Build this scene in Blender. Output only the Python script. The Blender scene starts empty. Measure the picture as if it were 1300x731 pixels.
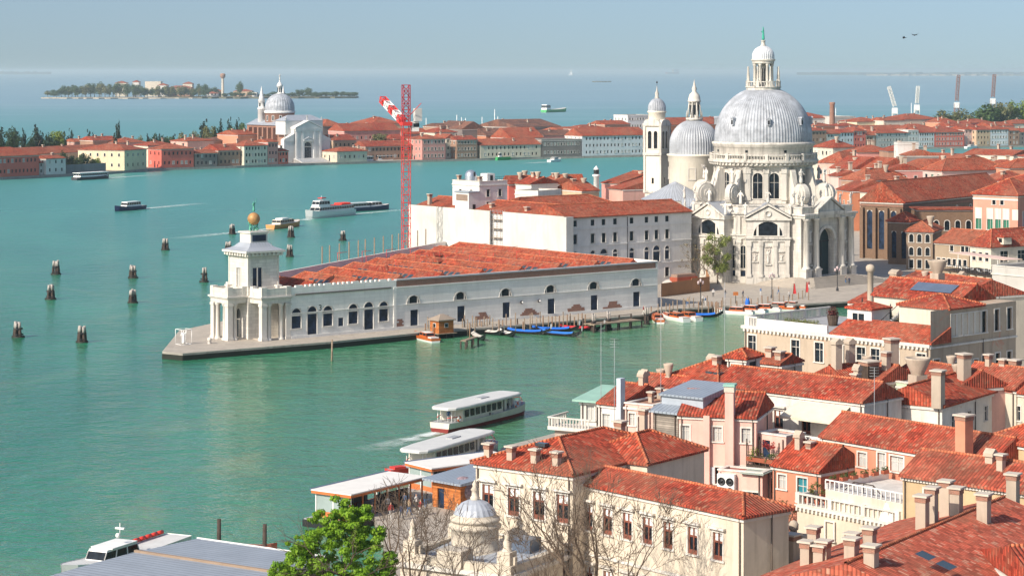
import bpy, bmesh, math, random
from mathutils import Vector, Matrix
R = math.radians
PI = math.pi
scene = bpy.context.scene
COL = scene.collection
# ---------------------------------------------------------------- camera, sky, sun, exposure
F, CX, CY, H = 2900.0, 650.0, 90.0, 48.0          # focal length in photo pixels, horizon row, eye height
cam = bpy.data.cameras.new('camera')
camo = bpy.data.objects.new('camera', cam)
COL.objects.link(camo)
camo.location = (0, 0, H)
camo.rotation_euler = (R(90), 0, 0)
cam.sensor_width = 36.0
cam.lens = F / 1300.0 * 36.0
cam.shift_y = -(365.5 - CY) / 1300.0
cam.clip_start = 1.0
cam.clip_end = 90000.0
scene.camera = camo
SUN_AZ, SUN_EL = R(43), R(35)                      # sun behind the viewer's left shoulder
w = bpy.data.worlds.new('World')
scene.world = w
w.use_nodes = True
nt = w.node_tree
bg = nt.nodes['Background']
sky = nt.nodes.new('ShaderNodeTexSky')
sky.sky_type = 'NISHITA'
sky.sun_disc = False
sky.sun_elevation = SUN_EL
sky.sun_rotation = math.atan2(-math.cos(SUN_AZ), -math.sin(SUN_AZ))
sky.altitude = 0
sky.air_density = 1.0
sky.dust_density = 2.6
sky.ozone_density = 3.0
nt.links.new(sky.outputs[0], bg.inputs[0])
bg.inputs[1].default_value = 0.13
# the hazy band that lies on the real horizon is in the lagoon air, so the sky is read a few degrees higher
_tc = nt.nodes.new('ShaderNodeTexCoord'); _va = nt.nodes.new('ShaderNodeVectorMath'); _vn = nt.nodes.new('ShaderNodeVectorMath')
_vn.operation = 'NORMALIZE'; _va.inputs[1].default_value = (0, 0, 0.08)
nt.links.new(_tc.outputs['Generated'], _va.inputs[0]); nt.links.new(_va.outputs[0], _vn.inputs[0]); nt.links.new(_vn.outputs[0], sky.inputs[0])
sun = bpy.data.lights.new('sun', 'SUN')
sun.energy = 5.0
sun.angle = R(0.5)
sun.color = (1.0, 0.91, 0.78)
suno = bpy.data.objects.new('sun', sun)
COL.objects.link(suno)
suno.location = (-200, -100, 300)
sdir = Vector((math.cos(SUN_AZ) * math.cos(SUN_EL), math.sin(SUN_AZ) * math.cos(SUN_EL), -math.sin(SUN_EL)))
suno.rotation_euler = sdir.to_track_quat('-Z', 'Y').to_euler()
vs = scene.view_settings
vs.view_transform = 'Standard'
vs.look = 'None'
vs.exposure = 0.22
vs.gamma = 1.0
vs.use_curve_mapping = False
scene.cycles.use_denoising = True
scene.cycles.max_bounces = 6
scene.cycles.diffuse_bounces = 3
scene.cycles.glossy_bounces = 3
scene.cycles.transmission_bounces = 3
scene.cycles.volume_bounces = 0
scene.cycles.caustics_reflective = False
scene.cycles.caustics_refractive = False
scene.render.film_transparent = False
# ---------------------------------------------------------------- from photo pixels to metres
def P(px, py, z=0.0):
 """Point at height z seen at photo pixel (px, py)."""
 d = (H - z) * F / (py - CY)
 return Vector(((px - CX) / F * d, d, z))
def PD(px, d, z=0.0):
 return Vector(((px - CX) / F * d, d, z))
def Zat(py, d):
 return H - (py - CY) / F * d
# ---------------------------------------------------------------- materials
MATS = {}
def _n(t, k, **kw):
 n = t.nodes.new(k)
 for a, b in kw.items():
  setattr(n, a, b)
 return n
def _math(t, op, a, b=None, c=None):
 n = t.nodes.new('ShaderNodeMath')
 n.operation = op
 for i, x in enumerate((a, b, c)):
  if x is None: continue
  if isinstance(x, (int, float)): n.inputs[i].default_value = x
  else: t.links.new(x, n.inputs[i])
 return n.outputs[0]
def _mix(t, fac, a, b, mode='MIX'):
 n = t.nodes.new('ShaderNodeMix')
 n.data_type = 'RGBA'
 n.blend_type = mode
 for s, x in ((0, fac), (6, a), (7, b)):
  if isinstance(x, (int, float)): n.inputs[s].default_value = x
  elif isinstance(x, tuple): n.inputs[s].default_value = (*x[:3], 1)
  else: t.links.new(x, n.inputs[s])
 return n.outputs[2]
def _ramp(t, x, p0, p1):
 n = t.nodes.new('ShaderNodeMapRange')
 n.inputs[1].default_value = p0; n.inputs[2].default_value = p1
 t.links.new(x, n.inputs[0])
 return n.outputs[0]
def _noise(t, vec, scale, detail=3.0, rough=0.55, dist=0.0):
 n = t.nodes.new('ShaderNodeTexNoise')
 n.inputs['Scale'].default_value = scale
 n.inputs['Detail'].default_value = detail
 n.inputs['Roughness'].default_value = rough
 n.inputs['Distortion'].default_value = dist
 if vec is not None: t.links.new(vec, n.inputs['Vector'])
 return n.outputs[0]
def _scale(t, vec, s):
 n = t.nodes.new('ShaderNodeMapping')
 n.inputs['Scale'].default_value = s
 t.links.new(vec, n.inputs[0])
 return n.outputs[0]
def _base(name, rough=0.8, spec=0.3, metal=0.0):
 m = bpy.data.materials.new(name)
 m.use_nodes = True
 t = m.node_tree
 b = t.nodes['Principled BSDF']
 b.inputs['Roughness'].default_value = rough
 b.inputs['Specular IOR Level'].default_value = spec
 b.inputs['Metallic'].default_value = metal
 return m, t, b
def _pos(t):
 return t.nodes.new('ShaderNodeNewGeometry').outputs['Position']
def _uv(t):
 return t.nodes.new('ShaderNodeTexCoord').outputs['UV']
def _bump(t, b, h, strength, dist):
 n = t.nodes.new('ShaderNodeBump')
 n.inputs['Strength'].default_value = strength
 n.inputs['Distance'].default_value = dist
 t.links.new(h, n.inputs['Height'])
 t.links.new(n.outputs[0], b.inputs['Normal'])
def dark(c, k): return tuple(x * k for x in c[:3])
def plain(name, c, rough=0.7, spec=0.3, metal=0.0, var=0.15, scale=0.6):
 """Painted or weathered surface: colour with soft mottling and grime."""
 if name in MATS: return MATS[name]
 m, t, b = _base(name, rough, spec, metal)
 p = _pos(t)
 f = _ramp(t, _noise(t, p, scale, 5, 0.65), 0.3, 0.7)
 t.links.new(_mix(t, f, dark(c, 1 - var), dark(c, 1 + var * 0.5)), b.inputs['Base Color'])
 MATS[name] = m
 return m
def stucco(name, c, stain=0.35, stainc=(0.16, 0.13, 0.10), patch=None, rough=0.9):
 """Weathered render: big damp patches, vertical rain streaks, fine mottling, lost render low down."""
 if name in MATS: return MATS[name]
 m, t, b = _base(name, rough, 0.2)
 p = _pos(t)
 big = _ramp(t, _noise(t, p, 0.11, 5, 0.65, 0.6), 0.35, 0.72)
 col = _mix(t, big, dark(c, 1.08), dark(c, 0.8))
 st = _noise(t, _scale(t, p, (1.1, 1.1, 0.10)), 1.0, 4, 0.6)
 stf = _math(t, 'MULTIPLY', _ramp(t, st, 0.5, 0.78), stain)
 col = _mix(t, stf, col, stainc)
 if patch:
  pf = _ramp(t, _noise(t, p, 0.32, 4, 0.7, 1.0), 0.6, 0.66)
  col = _mix(t, pf, col, patch)
 fine = _ramp(t, _noise(t, p, 3.0, 3, 0.6), 0.3, 0.7)
 col = _mix(t, _math(t, 'MULTIPLY', fine, 0.12), col, dark(c, 0.55))
 t.links.new(col, b.inputs['Base Color'])
 _bump(t, b, _noise(t, p, 2.2, 4, 0.6), 0.25, 0.05)
 MATS[name] = m
 return m
def stone(name, c, bw=1.6, bh=0.55, joint=0.55, stain=0.4, stainc=(0.12, 0.11, 0.10), mortar=None, vary=0.12, rough=0.75):
 """Coursed stone or brick on the metric UVs, with weather staining."""
 if name in MATS: return MATS[name]
 m, t, b = _base(name, rough, 0.3)
 p = _pos(t)
 br = _n(t, 'ShaderNodeTexBrick')
 br.inputs['Scale'].default_value = 1.0
 br.inputs['Brick Width'].default_value = bw
 br.inputs['Row Height'].default_value = bh
 br.inputs['Mortar Size'].default_value = 0.012 if bh < 0.3 else 0.02
 br.inputs['Color1'].default_value = (*dark(c, 1 + vary), 1)
 br.inputs['Color2'].default_value = (*dark(c, 1 - vary), 1)
 br.inputs['Mortar'].default_value = (*(mortar or dark(c, joint)), 1)
 t.links.new(_uv(t), br.inputs['Vector'])
 st = _noise(t, _scale(t, p, (0.9, 0.9, 0.12)), 1.0, 5, 0.65)
 col = _mix(t, _math(t, 'MULTIPLY', _ramp(t, st, 0.48, 0.8), stain), br.outputs['Color'], stainc)
 big = _ramp(t, _noise(t, p, 0.2, 5, 0.65), 0.35, 0.7)
 col = _mix(t, _math(t, 'MULTIPLY', big, 0.35), col, dark(c, 0.72))
 t.links.new(col, b.inputs['Base Color'])
 _bump(t, b, _noise(t, p, 3.0, 4, 0.6), 0.2, 0.05)
 MATS[name] = m
 return m
def tiles(name, c, old=0.5, lich=(0.32, 0.22, 0.14), soot=(0.10, 0.045, 0.03)):
 """Pantile roof on metric UVs: ribs down the slope, courses, odd tiles, soot and lichen."""
 if name in MATS: return MATS[name]
 m, t, b = _base(name, 0.9, 0.15)
 p = _pos(t)
 uv = _uv(t)
 sx = _n(t, 'ShaderNodeSeparateXYZ'); t.links.new(uv, sx.inputs[0])
 u = _math(t, 'MULTIPLY', sx.outputs[0], 1 / 0.34)
 v = _math(t, 'MULTIPLY', sx.outputs[1], 1 / 0.42)
 fu, fv = _math(t, 'FLOOR', u), _math(t, 'FLOOR', v)
 cb = _n(t, 'ShaderNodeCombineXYZ'); t.links.new(fu, cb.inputs[0]); t.links.new(fv, cb.inputs[1])
 wn = _n(t, 'ShaderNodeTexWhiteNoise', noise_dimensions='2D'); t.links.new(cb.outputs[0], wn.inputs['Vector'])
 rnd = wn.outputs['Value']
 col = _mix(t, rnd, dark(c, 0.5), dark(c, 1.35))
 odd = _ramp(t, rnd, 0.9, 0.93)
 col = _mix(t, _math(t, 'MULTIPLY', odd, 0.6), col, lich)
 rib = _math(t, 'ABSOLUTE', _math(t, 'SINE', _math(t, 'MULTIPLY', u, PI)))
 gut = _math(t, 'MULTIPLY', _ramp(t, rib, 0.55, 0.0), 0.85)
 col = _mix(t, gut, col, dark(c, 0.28))  # shade in the gutters between ribs, painted into the tile colour
 fade = _ramp(t, _noise(t, p, 0.13, 5, 0.7, 0.5), 0.44, 0.62)
 col = _mix(t, _math(t, 'MULTIPLY', fade, 0.5), col, (0.36, 0.15, 0.09))
 grime = _ramp(t, _noise(t, p, 0.22, 6, 0.7, 0.8), 0.45, 0.75)
 col = _mix(t, _math(t, 'MULTIPLY', grime, old), col, soot)
 spk = _ramp(t, _noise(t, p, 1.1, 4, 0.7), 0.56, 0.72)
 col = _mix(t, _math(t, 'MULTIPLY', spk, old * 0.7), col, lich)
 t.links.new(col, b.inputs['Base Color'])
 hv = _math(t, 'FRACT', v)
 hgt = _math(t, 'ADD', _math(t, 'MULTIPLY', rib, 0.09), _math(t, 'MULTIPLY', hv, -0.03))
 _bump(t, b, hgt, 1.0, 1.0)
 MATS[name] = m
 return m
def seamed(name, c, step=0.55, rough=0.45, metal=0.3, stain=0.35):
 """Sheet lead or zinc with standing seams down the slope."""
 if name in MATS: return MATS[name]
 m, t, b = _base(name, rough, 0.4, metal)
 p = _pos(t)
 sx = _n(t, 'ShaderNodeSeparateXYZ'); t.links.new(_uv(t), sx.inputs[0])
 fr = _math(t, 'FRACT', _math(t, 'MULTIPLY', sx.outputs[0], 1 / step))
 seam = _ramp(t, _math(t, 'ABSOLUTE', _math(t, 'SUBTRACT', fr, 0.5)), 0.38, 0.44)
 big = _ramp(t, _noise(t, p, 0.35, 5, 0.65), 0.35, 0.7)
 col = _mix(t, _math(t, 'MULTIPLY', big, stain), c, dark(c, 0.5))
 col = _mix(t, _math(t, 'MULTIPLY', seam, 0.75), col, dark(c, 0.4))
 t.links.new(col, b.inputs['Base Color'])
 _bump(t, b, seam, 0.5, 0.08)
 MATS[name] = m
 return m
def planks(name, c, step=0.2, vertical=True, rough=0.85, vary=0.3):
 if name in MATS: return MATS[name]
 m, t, b = _base(name, rough, 0.2)
 p = _pos(t)
 sx = _n(t, 'ShaderNodeSeparateXYZ'); t.links.new(_uv(t), sx.inputs[0])
 q = _math(t, 'MULTIPLY', sx.outputs[0 if vertical else 1], 1 / step)
 wn = _n(t, 'ShaderNodeTexWhiteNoise', noise_dimensions='1D'); t.links.new(_math(t, 'FLOOR', q), wn.inputs['W'])
 gap = _ramp(t, _math(t, 'ABSOLUTE', _math(t, 'SUBTRACT', _math(t, 'FRACT', q), 0.5)), 0.40, 0.47)
 col = _mix(t, wn.outputs['Value'], dark(c, 1 - vary), dark(c, 1 + vary))
 col = _mix(t, _ramp(t, _noise(t, p, 1.5, 4, 0.6), 0.4, 0.8), col, dark(c, 0.5))
 col = _mix(t, gap, col, dark(c, 0.2))
 t.links.new(col, b.inputs['Base Color'])
 _bump(t, b, gap, -0.4, 0.03)
 MATS[name] = m
 return m
def glass(name, c=(0.010, 0.014, 0.019), rough=0.12):
 if name in MATS: return MATS[name]
 m, t, b = _base(name, rough, 0.22)
 p = _pos(t)
 f = _ramp(t, _noise(t, p, 0.9, 2, 0.5), 0.35, 0.65)
 t.links.new(_mix(t, f, dark(c, 0.5), dark(c, 1.8)), b.inputs['Base Color'])
 MATS[name] = m
 return m
def leafy(name, c, c2, scale=0.5):
 """Foliage: clump-sized and leaf-sized variation, light through the leaf."""
 if name in MATS: return MATS[name]
 m, t, b = _base(name, 0.6, 0.25)
 p = _pos(t)
 f = _ramp(t, _noise(t, p, scale, 4, 0.7), 0.3, 0.7)
 col = _mix(t, f, c, c2)
 t.links.new(col, b.inputs['Base Color'])
 tr = _n(t, 'ShaderNodeBsdfTranslucent')
 t.links.new(col, tr.inputs[0])
 mx = _n(t, 'ShaderNodeMixShader'); mx.inputs[0].default_value = 0.35
 t.links.new(b.outputs[0], mx.inputs[1]); t.links.new(tr.outputs[0], mx.inputs[2])
 t.links.new(mx.outputs[0], t.nodes['Material Output'].inputs[0])
 MATS[name] = m
 return m
# ---------------------------------------------------------------- mesh builder
class MB:
 def __init__(s):
  s.v, s.f, s.m, s.uv, s.sm, s.ms = [], [], [], [], [], []
  s.X = None
 def mi(s, mat):
  if mat not in s.ms: s.ms.append(mat)
  return s.ms.index(mat)
 def pv(s, p):
  p = Vector(p)
  if s.X is not None: p = s.X @ p
  s.v.append(p)
  return len(s.v) - 1
 def poly(s, pts, mat, uv=None, smooth=False):
  s.f.append([s.pv(p) for p in pts]); s.m.append(s.mi(mat)); s.uv.append(uv); s.sm.append(smooth)
 def box(s, x0, y0, z0, x1, y1, z1, mat, top=None, no=''):
  a, b, c, d = (x0, y0), (x1, y0), (x1, y1), (x0, y1)
  s.prism([a, b, c, d], z0, z1, mat, top)
 def prism(s, poly, z0, z1, mat, top=None, bottom=False, scale=None):
  n = len(poly)
  q = poly
  if scale is not None:
   cx = sum(p[0] for p in poly) / n; cy = sum(p[1] for p in poly) / n
   q = [(cx + (p[0] - cx) * scale, cy + (p[1] - cy) * scale) for p in poly]
  for i in range(n):
   j = (i + 1) % n
   s.poly([(*poly[i], z0), (*poly[j], z0), (*q[j], z1), (*q[i], z1)], mat)
  s.poly([(*p, z1) for p in q], top or mat)
  s.poly([(*p, z0) for p in reversed(poly)], mat)
 def plate(s, prof, y0, y1, mat):
  """Profile in (x, z) extruded along y."""
  n = len(prof)
  s.poly([(p[0], y0, p[1]) for p in prof], mat)
  s.poly([(p[0], y1, p[1]) for p in reversed(prof)], mat)
  for i in range(n):
   j = (i + 1) % n
   s.poly([(prof[j][0], y0, prof[j][1]), (prof[i][0], y0, prof[i][1]), (prof[i][0], y1, prof[i][1]), (prof[j][0], y1, prof[j][1])], mat)
 def lathe(s, prof, n, mat, cx=0, cy=0, a0=0.0, a1=2 * PI, smooth=True, rib=0, ribd=0.0):
  full = abs(a1 - a0 - 2 * PI) < 1e-6
  k = n if full else n + 1
  rings, acc, arcs = [], 0.0, []
  for i, (r, z) in enumerate(prof):
   if i: acc += math.hypot(r - prof[i - 1][0], z - prof[i - 1][1])
   arcs.append(acc)
   ring = []
   for j in range(k):
    a = a0 + (a1 - a0) * j / n
    rr = r
    if rib and r > 0.05: rr = r + ribd * (1.0 if j % rib == 0 else 0.0) * min(1.0, r * 0.3)
    ring.append(s.pv((cx + rr * math.cos(a), cy + rr * math.sin(a), z)))
   rings.append(ring)
  R0 = max(r for r, z in prof)
  for i in range(len(prof) - 1):
   for j in range(n):
    j2 = (j + 1) % k
    ua, ub = (a1 - a0) * j / n * R0, (a1 - a0) * (j + 1) / n * R0
    s.f.append([rings[i][j], rings[i][j2], rings[i + 1][j2], rings[i + 1][j]])
    s.uv.append([(ua, arcs[i]), (ub, arcs[i]), (ub, arcs[i + 1]), (ua, arcs[i + 1])])
    s.m.append(s.mi(mat)); s.sm.append(smooth)
 def tube(s, p0, p1, r0, r1, n, mat, cap=True, smooth=True):
  p0, p1 = Vector(p0), Vector(p1)
  d = p1 - p0
  if d.length < 1e-6: return
  d.normalize()
  e = d.cross(Vector((0, 0, 1)) if abs(d.z) < 0.95 else Vector((1, 0, 0))).normalized()
  g = d.cross(e)
  A = [s.pv(p0 + (e * math.cos(2 * PI * i / n) + g * math.sin(2 * PI * i / n)) * r0) for i in range(n)]
  B = [s.pv(p1 + (e * math.cos(2 * PI * i / n) + g * math.sin(2 * PI * i / n)) * r1) for i in range(n)]
  k = s.mi(mat)
  for i in range(n):
   j = (i + 1) % n
   s.f.append([A[i], A[j], B[j], B[i]]); s.m.append(k); s.uv.append(None); s.sm.append(smooth)
  if cap:
   s.f.append(B[:]); s.m.append(k); s.uv.append(None); s.sm.append(False)
   s.f.append(A[::-1]); s.m.append(k); s.uv.append(None); s.sm.append(False)
 def ball(s, c, r, mat, n=12, sz=1.0):
  c = Vector(c)
  pr = [(max(1e-3, r * math.cos(-PI / 2 + PI * i / (n // 2 + 1))), c.z + sz * r * math.sin(-PI / 2 + PI * i / (n // 2 + 1))) for i in range(n // 2 + 2)]
  s.lathe(pr, n, mat, c.x, c.y)
 def mesh(s, name):
  me = bpy.data.meshes.new(name)
  me.from_pydata([tuple(p) for p in s.v], [], s.f)
  for m in s.ms: me.materials.append(m)
  me.polygons.foreach_set('material_index', s.m)
  me.polygons.foreach_set('use_smooth', s.sm)
  ul = me.uv_layers.new(name='uv')
  data = [0.0] * (2 * len(me.loops))
  Z = Vector((0, 0, 1))
  li = 0
  for fi, f in enumerate(s.f):
   uv = s.uv[fi]
   if uv is None:
    p0, p1 = s.v[f[0]], s.v[f[1]]
    nn = Vector((0, 0, 0))
    for i in range(len(f)):
     a, b = s.v[f[i]], s.v[f[(i + 1) % len(f)]]
     nn += a.cross(b) if i else a.cross(b)
    if nn.length < 1e-9: nn = Vector((0, 0, 1))
    nn.normalize()
    ud = Z.cross(nn)
    if ud.length < 1e-3: ud = Vector((1, 0, 0))
    ud.normalize()
    vd = nn.cross(ud)
    uv = [(s.v[i].dot(ud), s.v[i].dot(vd)) for i in f]
   for a, b in uv:
    data[li] = a; data[li + 1] = b; li += 2
  ul.data.foreach_set('uv', data)
  me.update()
  return me
 def build(s, name, parent=None, loc=(0, 0, 0), rz=0.0):
  o = bpy.data.objects.new(name, s.mesh(name))
  COL.objects.link(o)
  o.location = loc
  o.rotation_euler = (0, 0, rz)
  if parent is not None: o.parent = parent
  return o
def tag(o, label=None, cat=None, group=None, kind=None):
 if label: o['label'] = label
 if cat: o['category'] = cat
 if group: o['group'] = group
 if kind: o['kind'] = kind
 return o
def empty(name, loc, rz=0.0, label=None, cat=None, group=None):
 o = bpy.data.objects.new(name, None)
 COL.objects.link(o)
 o.location = loc
 o.rotation_euler = (0, 0, rz)
 o.empty_display_size = 0.5
 return tag(o, label, cat, group)
def inst(me, name, parent=None, loc=(0, 0, 0), rz=0.0):
 o = bpy.data.objects.new(name, me)
 COL.objects.link(o)
 o.location = loc
 o.rotation_euler = (0, 0, rz)
 if parent is not None: o.parent = parent
 return o
def copy_tree(o, parent=None):
 c = o.copy()
 COL.objects.link(c)
 c.parent = parent
 for ch in list(KIDS.get(o, [])) or [x for x in COL.objects if x.parent is o]:
  copy_tree(ch, c)
 return c
KIDS = {}
# ---------------------------------------------------------------- palette
ISTRIA = stone('istrian_stone', (0.64, 0.60, 0.54), 1.5, 0.55, 0.65, 0.45, (0.24, 0.215, 0.185))
ISTRIA_PLAIN = stucco('istrian_stone_trim', (0.66, 0.62, 0.56), 0.45, (0.22, 0.20, 0.18))
DOGSTONE = stone('customs_ashlar', (0.78, 0.76, 0.71), 2.2, 0.62, 0.80, 0.22, (0.36, 0.34, 0.32), vary=0.05)
BRICK = stone('old_brick', (0.30, 0.12, 0.075), 0.28, 0.085, 0.8, 0.35, (0.10, 0.06, 0.05), (0.34, 0.28, 0.22), 0.25)
BROWNBRICK = stone('brown_brick', (0.19, 0.105, 0.06), 0.28, 0.085, 0.8, 0.35, (0.07, 0.05, 0.04), (0.24, 0.18, 0.13), 0.25)
TILE = tiles('pantiles_orange', (0.43, 0.085, 0.042), 0.6)
TILE2 = tiles('pantiles_red', (0.40, 0.066, 0.036), 0.65)
TILE3 = tiles('pantiles_old', (0.44, 0.105, 0.055), 0.7)
LEAD = seamed('sheet_lead', (0.41, 0.44, 0.49), 0.6, 0.5, 0.15)
LEADDOME = plain('dome_lead', (0.39, 0.41, 0.445), 0.55, 0.3, 0.1, 0.42, 0.45)
ZINC = seamed('grey_zinc', (0.36, 0.41, 0.47), 0.5, 0.45, 0.3)
GLASS = glass('dark_window_glass')
BLUEGLASS = glass('blue_black_shutter', (0.012, 0.022, 0.045), 0.4)
PAVE = stone('paving_flags', (0.42, 0.37, 0.31), 1.4, 0.7, 0.75, 0.3, (0.2, 0.17, 0.14))
DARKWOOD = planks('wet_timber', (0.085, 0.06, 0.045), 0.3)
PALEWOOD = planks('weathered_timber', (0.33, 0.25, 0.18), 0.2)
ORANGEWOOD = planks('varnished_orange_wood', (0.50, 0.17, 0.05), 0.16, False)
WHITEP = plain('white_paint', (0.78, 0.77, 0.74), 0.5, 0.4, 0, 0.08)
BLACKP = plain('black_paint', (0.018, 0.018, 0.02), 0.4, 0.4)
GREYP = plain('grey_paint', (0.35, 0.36, 0.37), 0.6)
REDP = plain('red_paint', (0.62, 0.045, 0.03), 0.5, 0.4)
BLUEP = plain('blue_canvas', (0.02, 0.14, 0.55), 0.7)
REDC = plain('red_canvas', (0.55, 0.03, 0.035), 0.7)
GREENP = plain('green_shutter_paint', (0.03, 0.16, 0.10), 0.6)
VERDI = plain('verdigris_bronze', (0.12, 0.42, 0.30), 0.6, 0.3, 0.2, 0.3, 2.0)
GOLD = plain('gilded_copper', (0.46, 0.24, 0.09), 0.55, 0.4, 0.15, 0.3, 1.5)
IRON = plain('dark_iron', (0.04, 0.04, 0.045), 0.5, 0.4, 0.5)
REDFRAME = plain('oxide_red_joinery', (0.21, 0.075, 0.05), 0.6)
SKIN = plain('skin', (0.45, 0.27, 0.19), 0.6)
# ================================================================ THE SETTING
def water_material():
 m, t, b = _base('lagoon_water', 0.1, 0.5)
 b.inputs['IOR'].default_value = 1.33
 p = _pos(t)
 cloud = _ramp(t, _noise(t, _scale(t, p, (1, 0.45, 1)), 0.012, 5, 0.6, 1.2), 0.38, 0.68)
 col = _mix(t, cloud, (0.013, 0.150, 0.076), (0.034, 0.228, 0.122))
 silt = _ramp(t, _noise(t, _scale(t, p, (1, 0.6, 1)), 0.02, 4, 0.6, 2.0), 0.57, 0.72)
 # stirred-up silt lies in the canal mouth, nearer than the customs point
 sx = _n(t, 'ShaderNodeSeparateXYZ'); t.links.new(p, sx.inputs[0])
 near = _math(t, 'MULTIPLY', _ramp(t, sx.outputs[0], -60, 45), _ramp(t, sx.outputs[1], 480, 400))
 silt = _math(t, 'MULTIPLY', _math(t, 'ADD', _math(t, 'MULTIPLY', near, 0.6), _math(t, 'MULTIPLY', silt, 0.55)), _ramp(t, sx.outputs[1], 650, 500))
 col = _mix(t, silt, col, (0.16, 0.255, 0.125))
 col = _mix(t, _ramp(t, sx.outputs[1], 420, 1000), col, (0.06, 0.255, 0.235))  # this and the next tint paint sky reflection and haze into the colour
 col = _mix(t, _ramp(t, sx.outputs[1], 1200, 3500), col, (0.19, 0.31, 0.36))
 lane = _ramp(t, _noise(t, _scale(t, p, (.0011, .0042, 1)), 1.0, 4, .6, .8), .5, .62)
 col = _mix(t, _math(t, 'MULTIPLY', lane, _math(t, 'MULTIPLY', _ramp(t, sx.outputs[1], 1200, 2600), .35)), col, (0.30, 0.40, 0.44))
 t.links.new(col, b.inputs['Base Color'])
 rg = _n(t, 'ShaderNodeMapRange'); rg.inputs[1].default_value = 250; rg.inputs[2].default_value = 1100; rg.inputs[3].default_value = 0.09; rg.inputs[4].default_value = 0.38
 t.links.new(sx.outputs[1], rg.inputs[0]); t.links.new(rg.outputs[0], b.inputs['Roughness'])
 q = _scale(t, p, (1, 1.25, 1))
 h = _math(t, 'ADD', _math(t, 'MULTIPLY', _noise(t, q, 0.09, 4, 0.55, 0.4), 0.8),
              _math(t, 'ADD', _math(t, 'MULTIPLY', _noise(t, q, 0.30, 4, 0.65, 0.3), 0.55), _math(t, 'MULTIPLY', _noise(t, q, 1.3, 2, 0.5), 0.13)))
 n = _n(t, 'ShaderNodeBump')
 n.inputs['Strength'].default_value = 0.75
 n.inputs['Distance'].default_value = 0.9
 t.links.new(h, n.inputs['Height'])
 t.links.new(n.outputs[0], b.inputs['Normal'])
 return m
WATER = water_material()
mb = MB()
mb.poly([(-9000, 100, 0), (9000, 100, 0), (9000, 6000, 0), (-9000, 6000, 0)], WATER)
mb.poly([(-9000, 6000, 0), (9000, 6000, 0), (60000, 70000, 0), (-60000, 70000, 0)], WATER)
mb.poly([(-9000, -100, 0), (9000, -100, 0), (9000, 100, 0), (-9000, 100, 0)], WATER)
tag(mb.build('lagoon_water'), kind='structure')
# seabed: the one sheet under everything that reaches the horizon
SEABED = plain('lagoon_mud', (0.10, 0.10, 0.07), 0.9)
mb = MB(); mb.poly([(-61000, -120, -3), (61000, -120, -3), (61000, 71000, -3), (-61000, 71000, -3)], SEABED)
tag(mb.build('lagoon_ground'), kind='structure')
def haze():
 m = bpy.data.materials.new('air_haze')
 m.use_nodes = True
 t = m.node_tree
 t.nodes.clear()
 o = t.nodes.new('ShaderNodeOutputMaterial')
 v = t.nodes.new('ShaderNodeVolumePrincipled')
 v.inputs['Color'].default_value = (0.74, 0.93, 1.0, 1)
 v.inputs['Density'].default_value = 0.000062
 v.inputs['Anisotropy'].default_value = 0.1
 t.links.new(v.outputs[0], o.inputs['Volume'])
 mb = MB(); mb.box(-62000, -150, -4, 62000, 72000, 66, m)
 h = mb.build('haze'); tag(h, kind='stuff')
 h.visible_shadow = True
haze()
# water edge of the long island across the wide canal, as (photo column, photo row)
GQ = [(-60, 228), (0, 225), (130, 218.5), (200, 213.5), (300, 210.5), (400, 207), (500, 204), (640, 200.5), (820, 196.5), (1000, 191), (1170, 187), (1300, 184.5), (1400, 182.5)]
GP = [P(a, b, 1.2) for a, b in GQ]
WDIR = Vector((-0.62, 0.785, 0)).normalized()
def gquay(px, off=0.0, z=1.2):
 """Point on the far quay line, pushed OFF metres inland, seen in photo column px."""
 lo = None
 k = (px - CX) / F
 for a, b in zip(GP, GP[1:]):
  a2, b2 = a + WDIR * off, b + WDIR * off
  fa, fb = a2.x - k * a2.y, b2.x - k * b2.y
  if fa <= 0 <= fb or (b is GP[-1] and fa <= 0):
   s = fa / (fa - fb)
   p = a2 + (b2 - a2) * s
   return Vector((p.x, p.y, z))
 p = GP[0] + WDIR * off
 return Vector((p.x, p.y, z))
QUAYSTONE = stone('quay_stone', (0.36, 0.33, 0.29), 1.8, 0.5, 0.6, 0.6, (0.05, 0.055, 0.04))
EARTH = plain('garden_earth', (0.13, 0.12, 0.075), 0.95)
mb = MB()
back = [p + WDIR * 330 for p in GP]
poly = [(p.x, p.y) for p in GP] + [(p.x, p.y) for p in reversed(back)]
mb.prism(poly, -1, 1.15, QUAYSTONE, PAVE)
tag(mb.build('far_island_ground'), kind='structure')
# ground of the near and middle land
# customs point, campo and the quarter behind the big church
U = Vector((0.782, 0.624, 0)); NN = Vector((0.624, -0.782, 0)); W = -NN
PN = [P(206, 446, 1.2), P(232, 448.5, 1.2), P(300, 443, 1.2), P(420, 433.5, 1.2), P(545, 421, 1.2), P(700, 409, 1.2), P(822, 399, 1.2)]
land = [(p.x, p.y) for p in PN]
land += [(P(835, 393, 1.2).x, P(835, 393, 1.2).y), (P(930, 388, 1.2).x, P(930, 388, 1.2).y), (P(1010, 386, 1.2).x, P(1010, 386, 1.2).y), (P(1120, 380, 1.2).x, P(1120, 380, 1.2).y), (P(1330, 372, 1.2).x, P(1330, 372, 1.2).y)]
land += [(420, 640), (420, 1210), (260, 1125), (186, 1045), (126, 965), (51, 838), (-2.6, 745), (-14, 600), (-24, 508), (-60, 412)]
mb = MB(); mb.prism(land, -2, 1.2, QUAYSTONE, PAVE)
tag(mb.build('church_bank_ground'), kind='structure')
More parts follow.
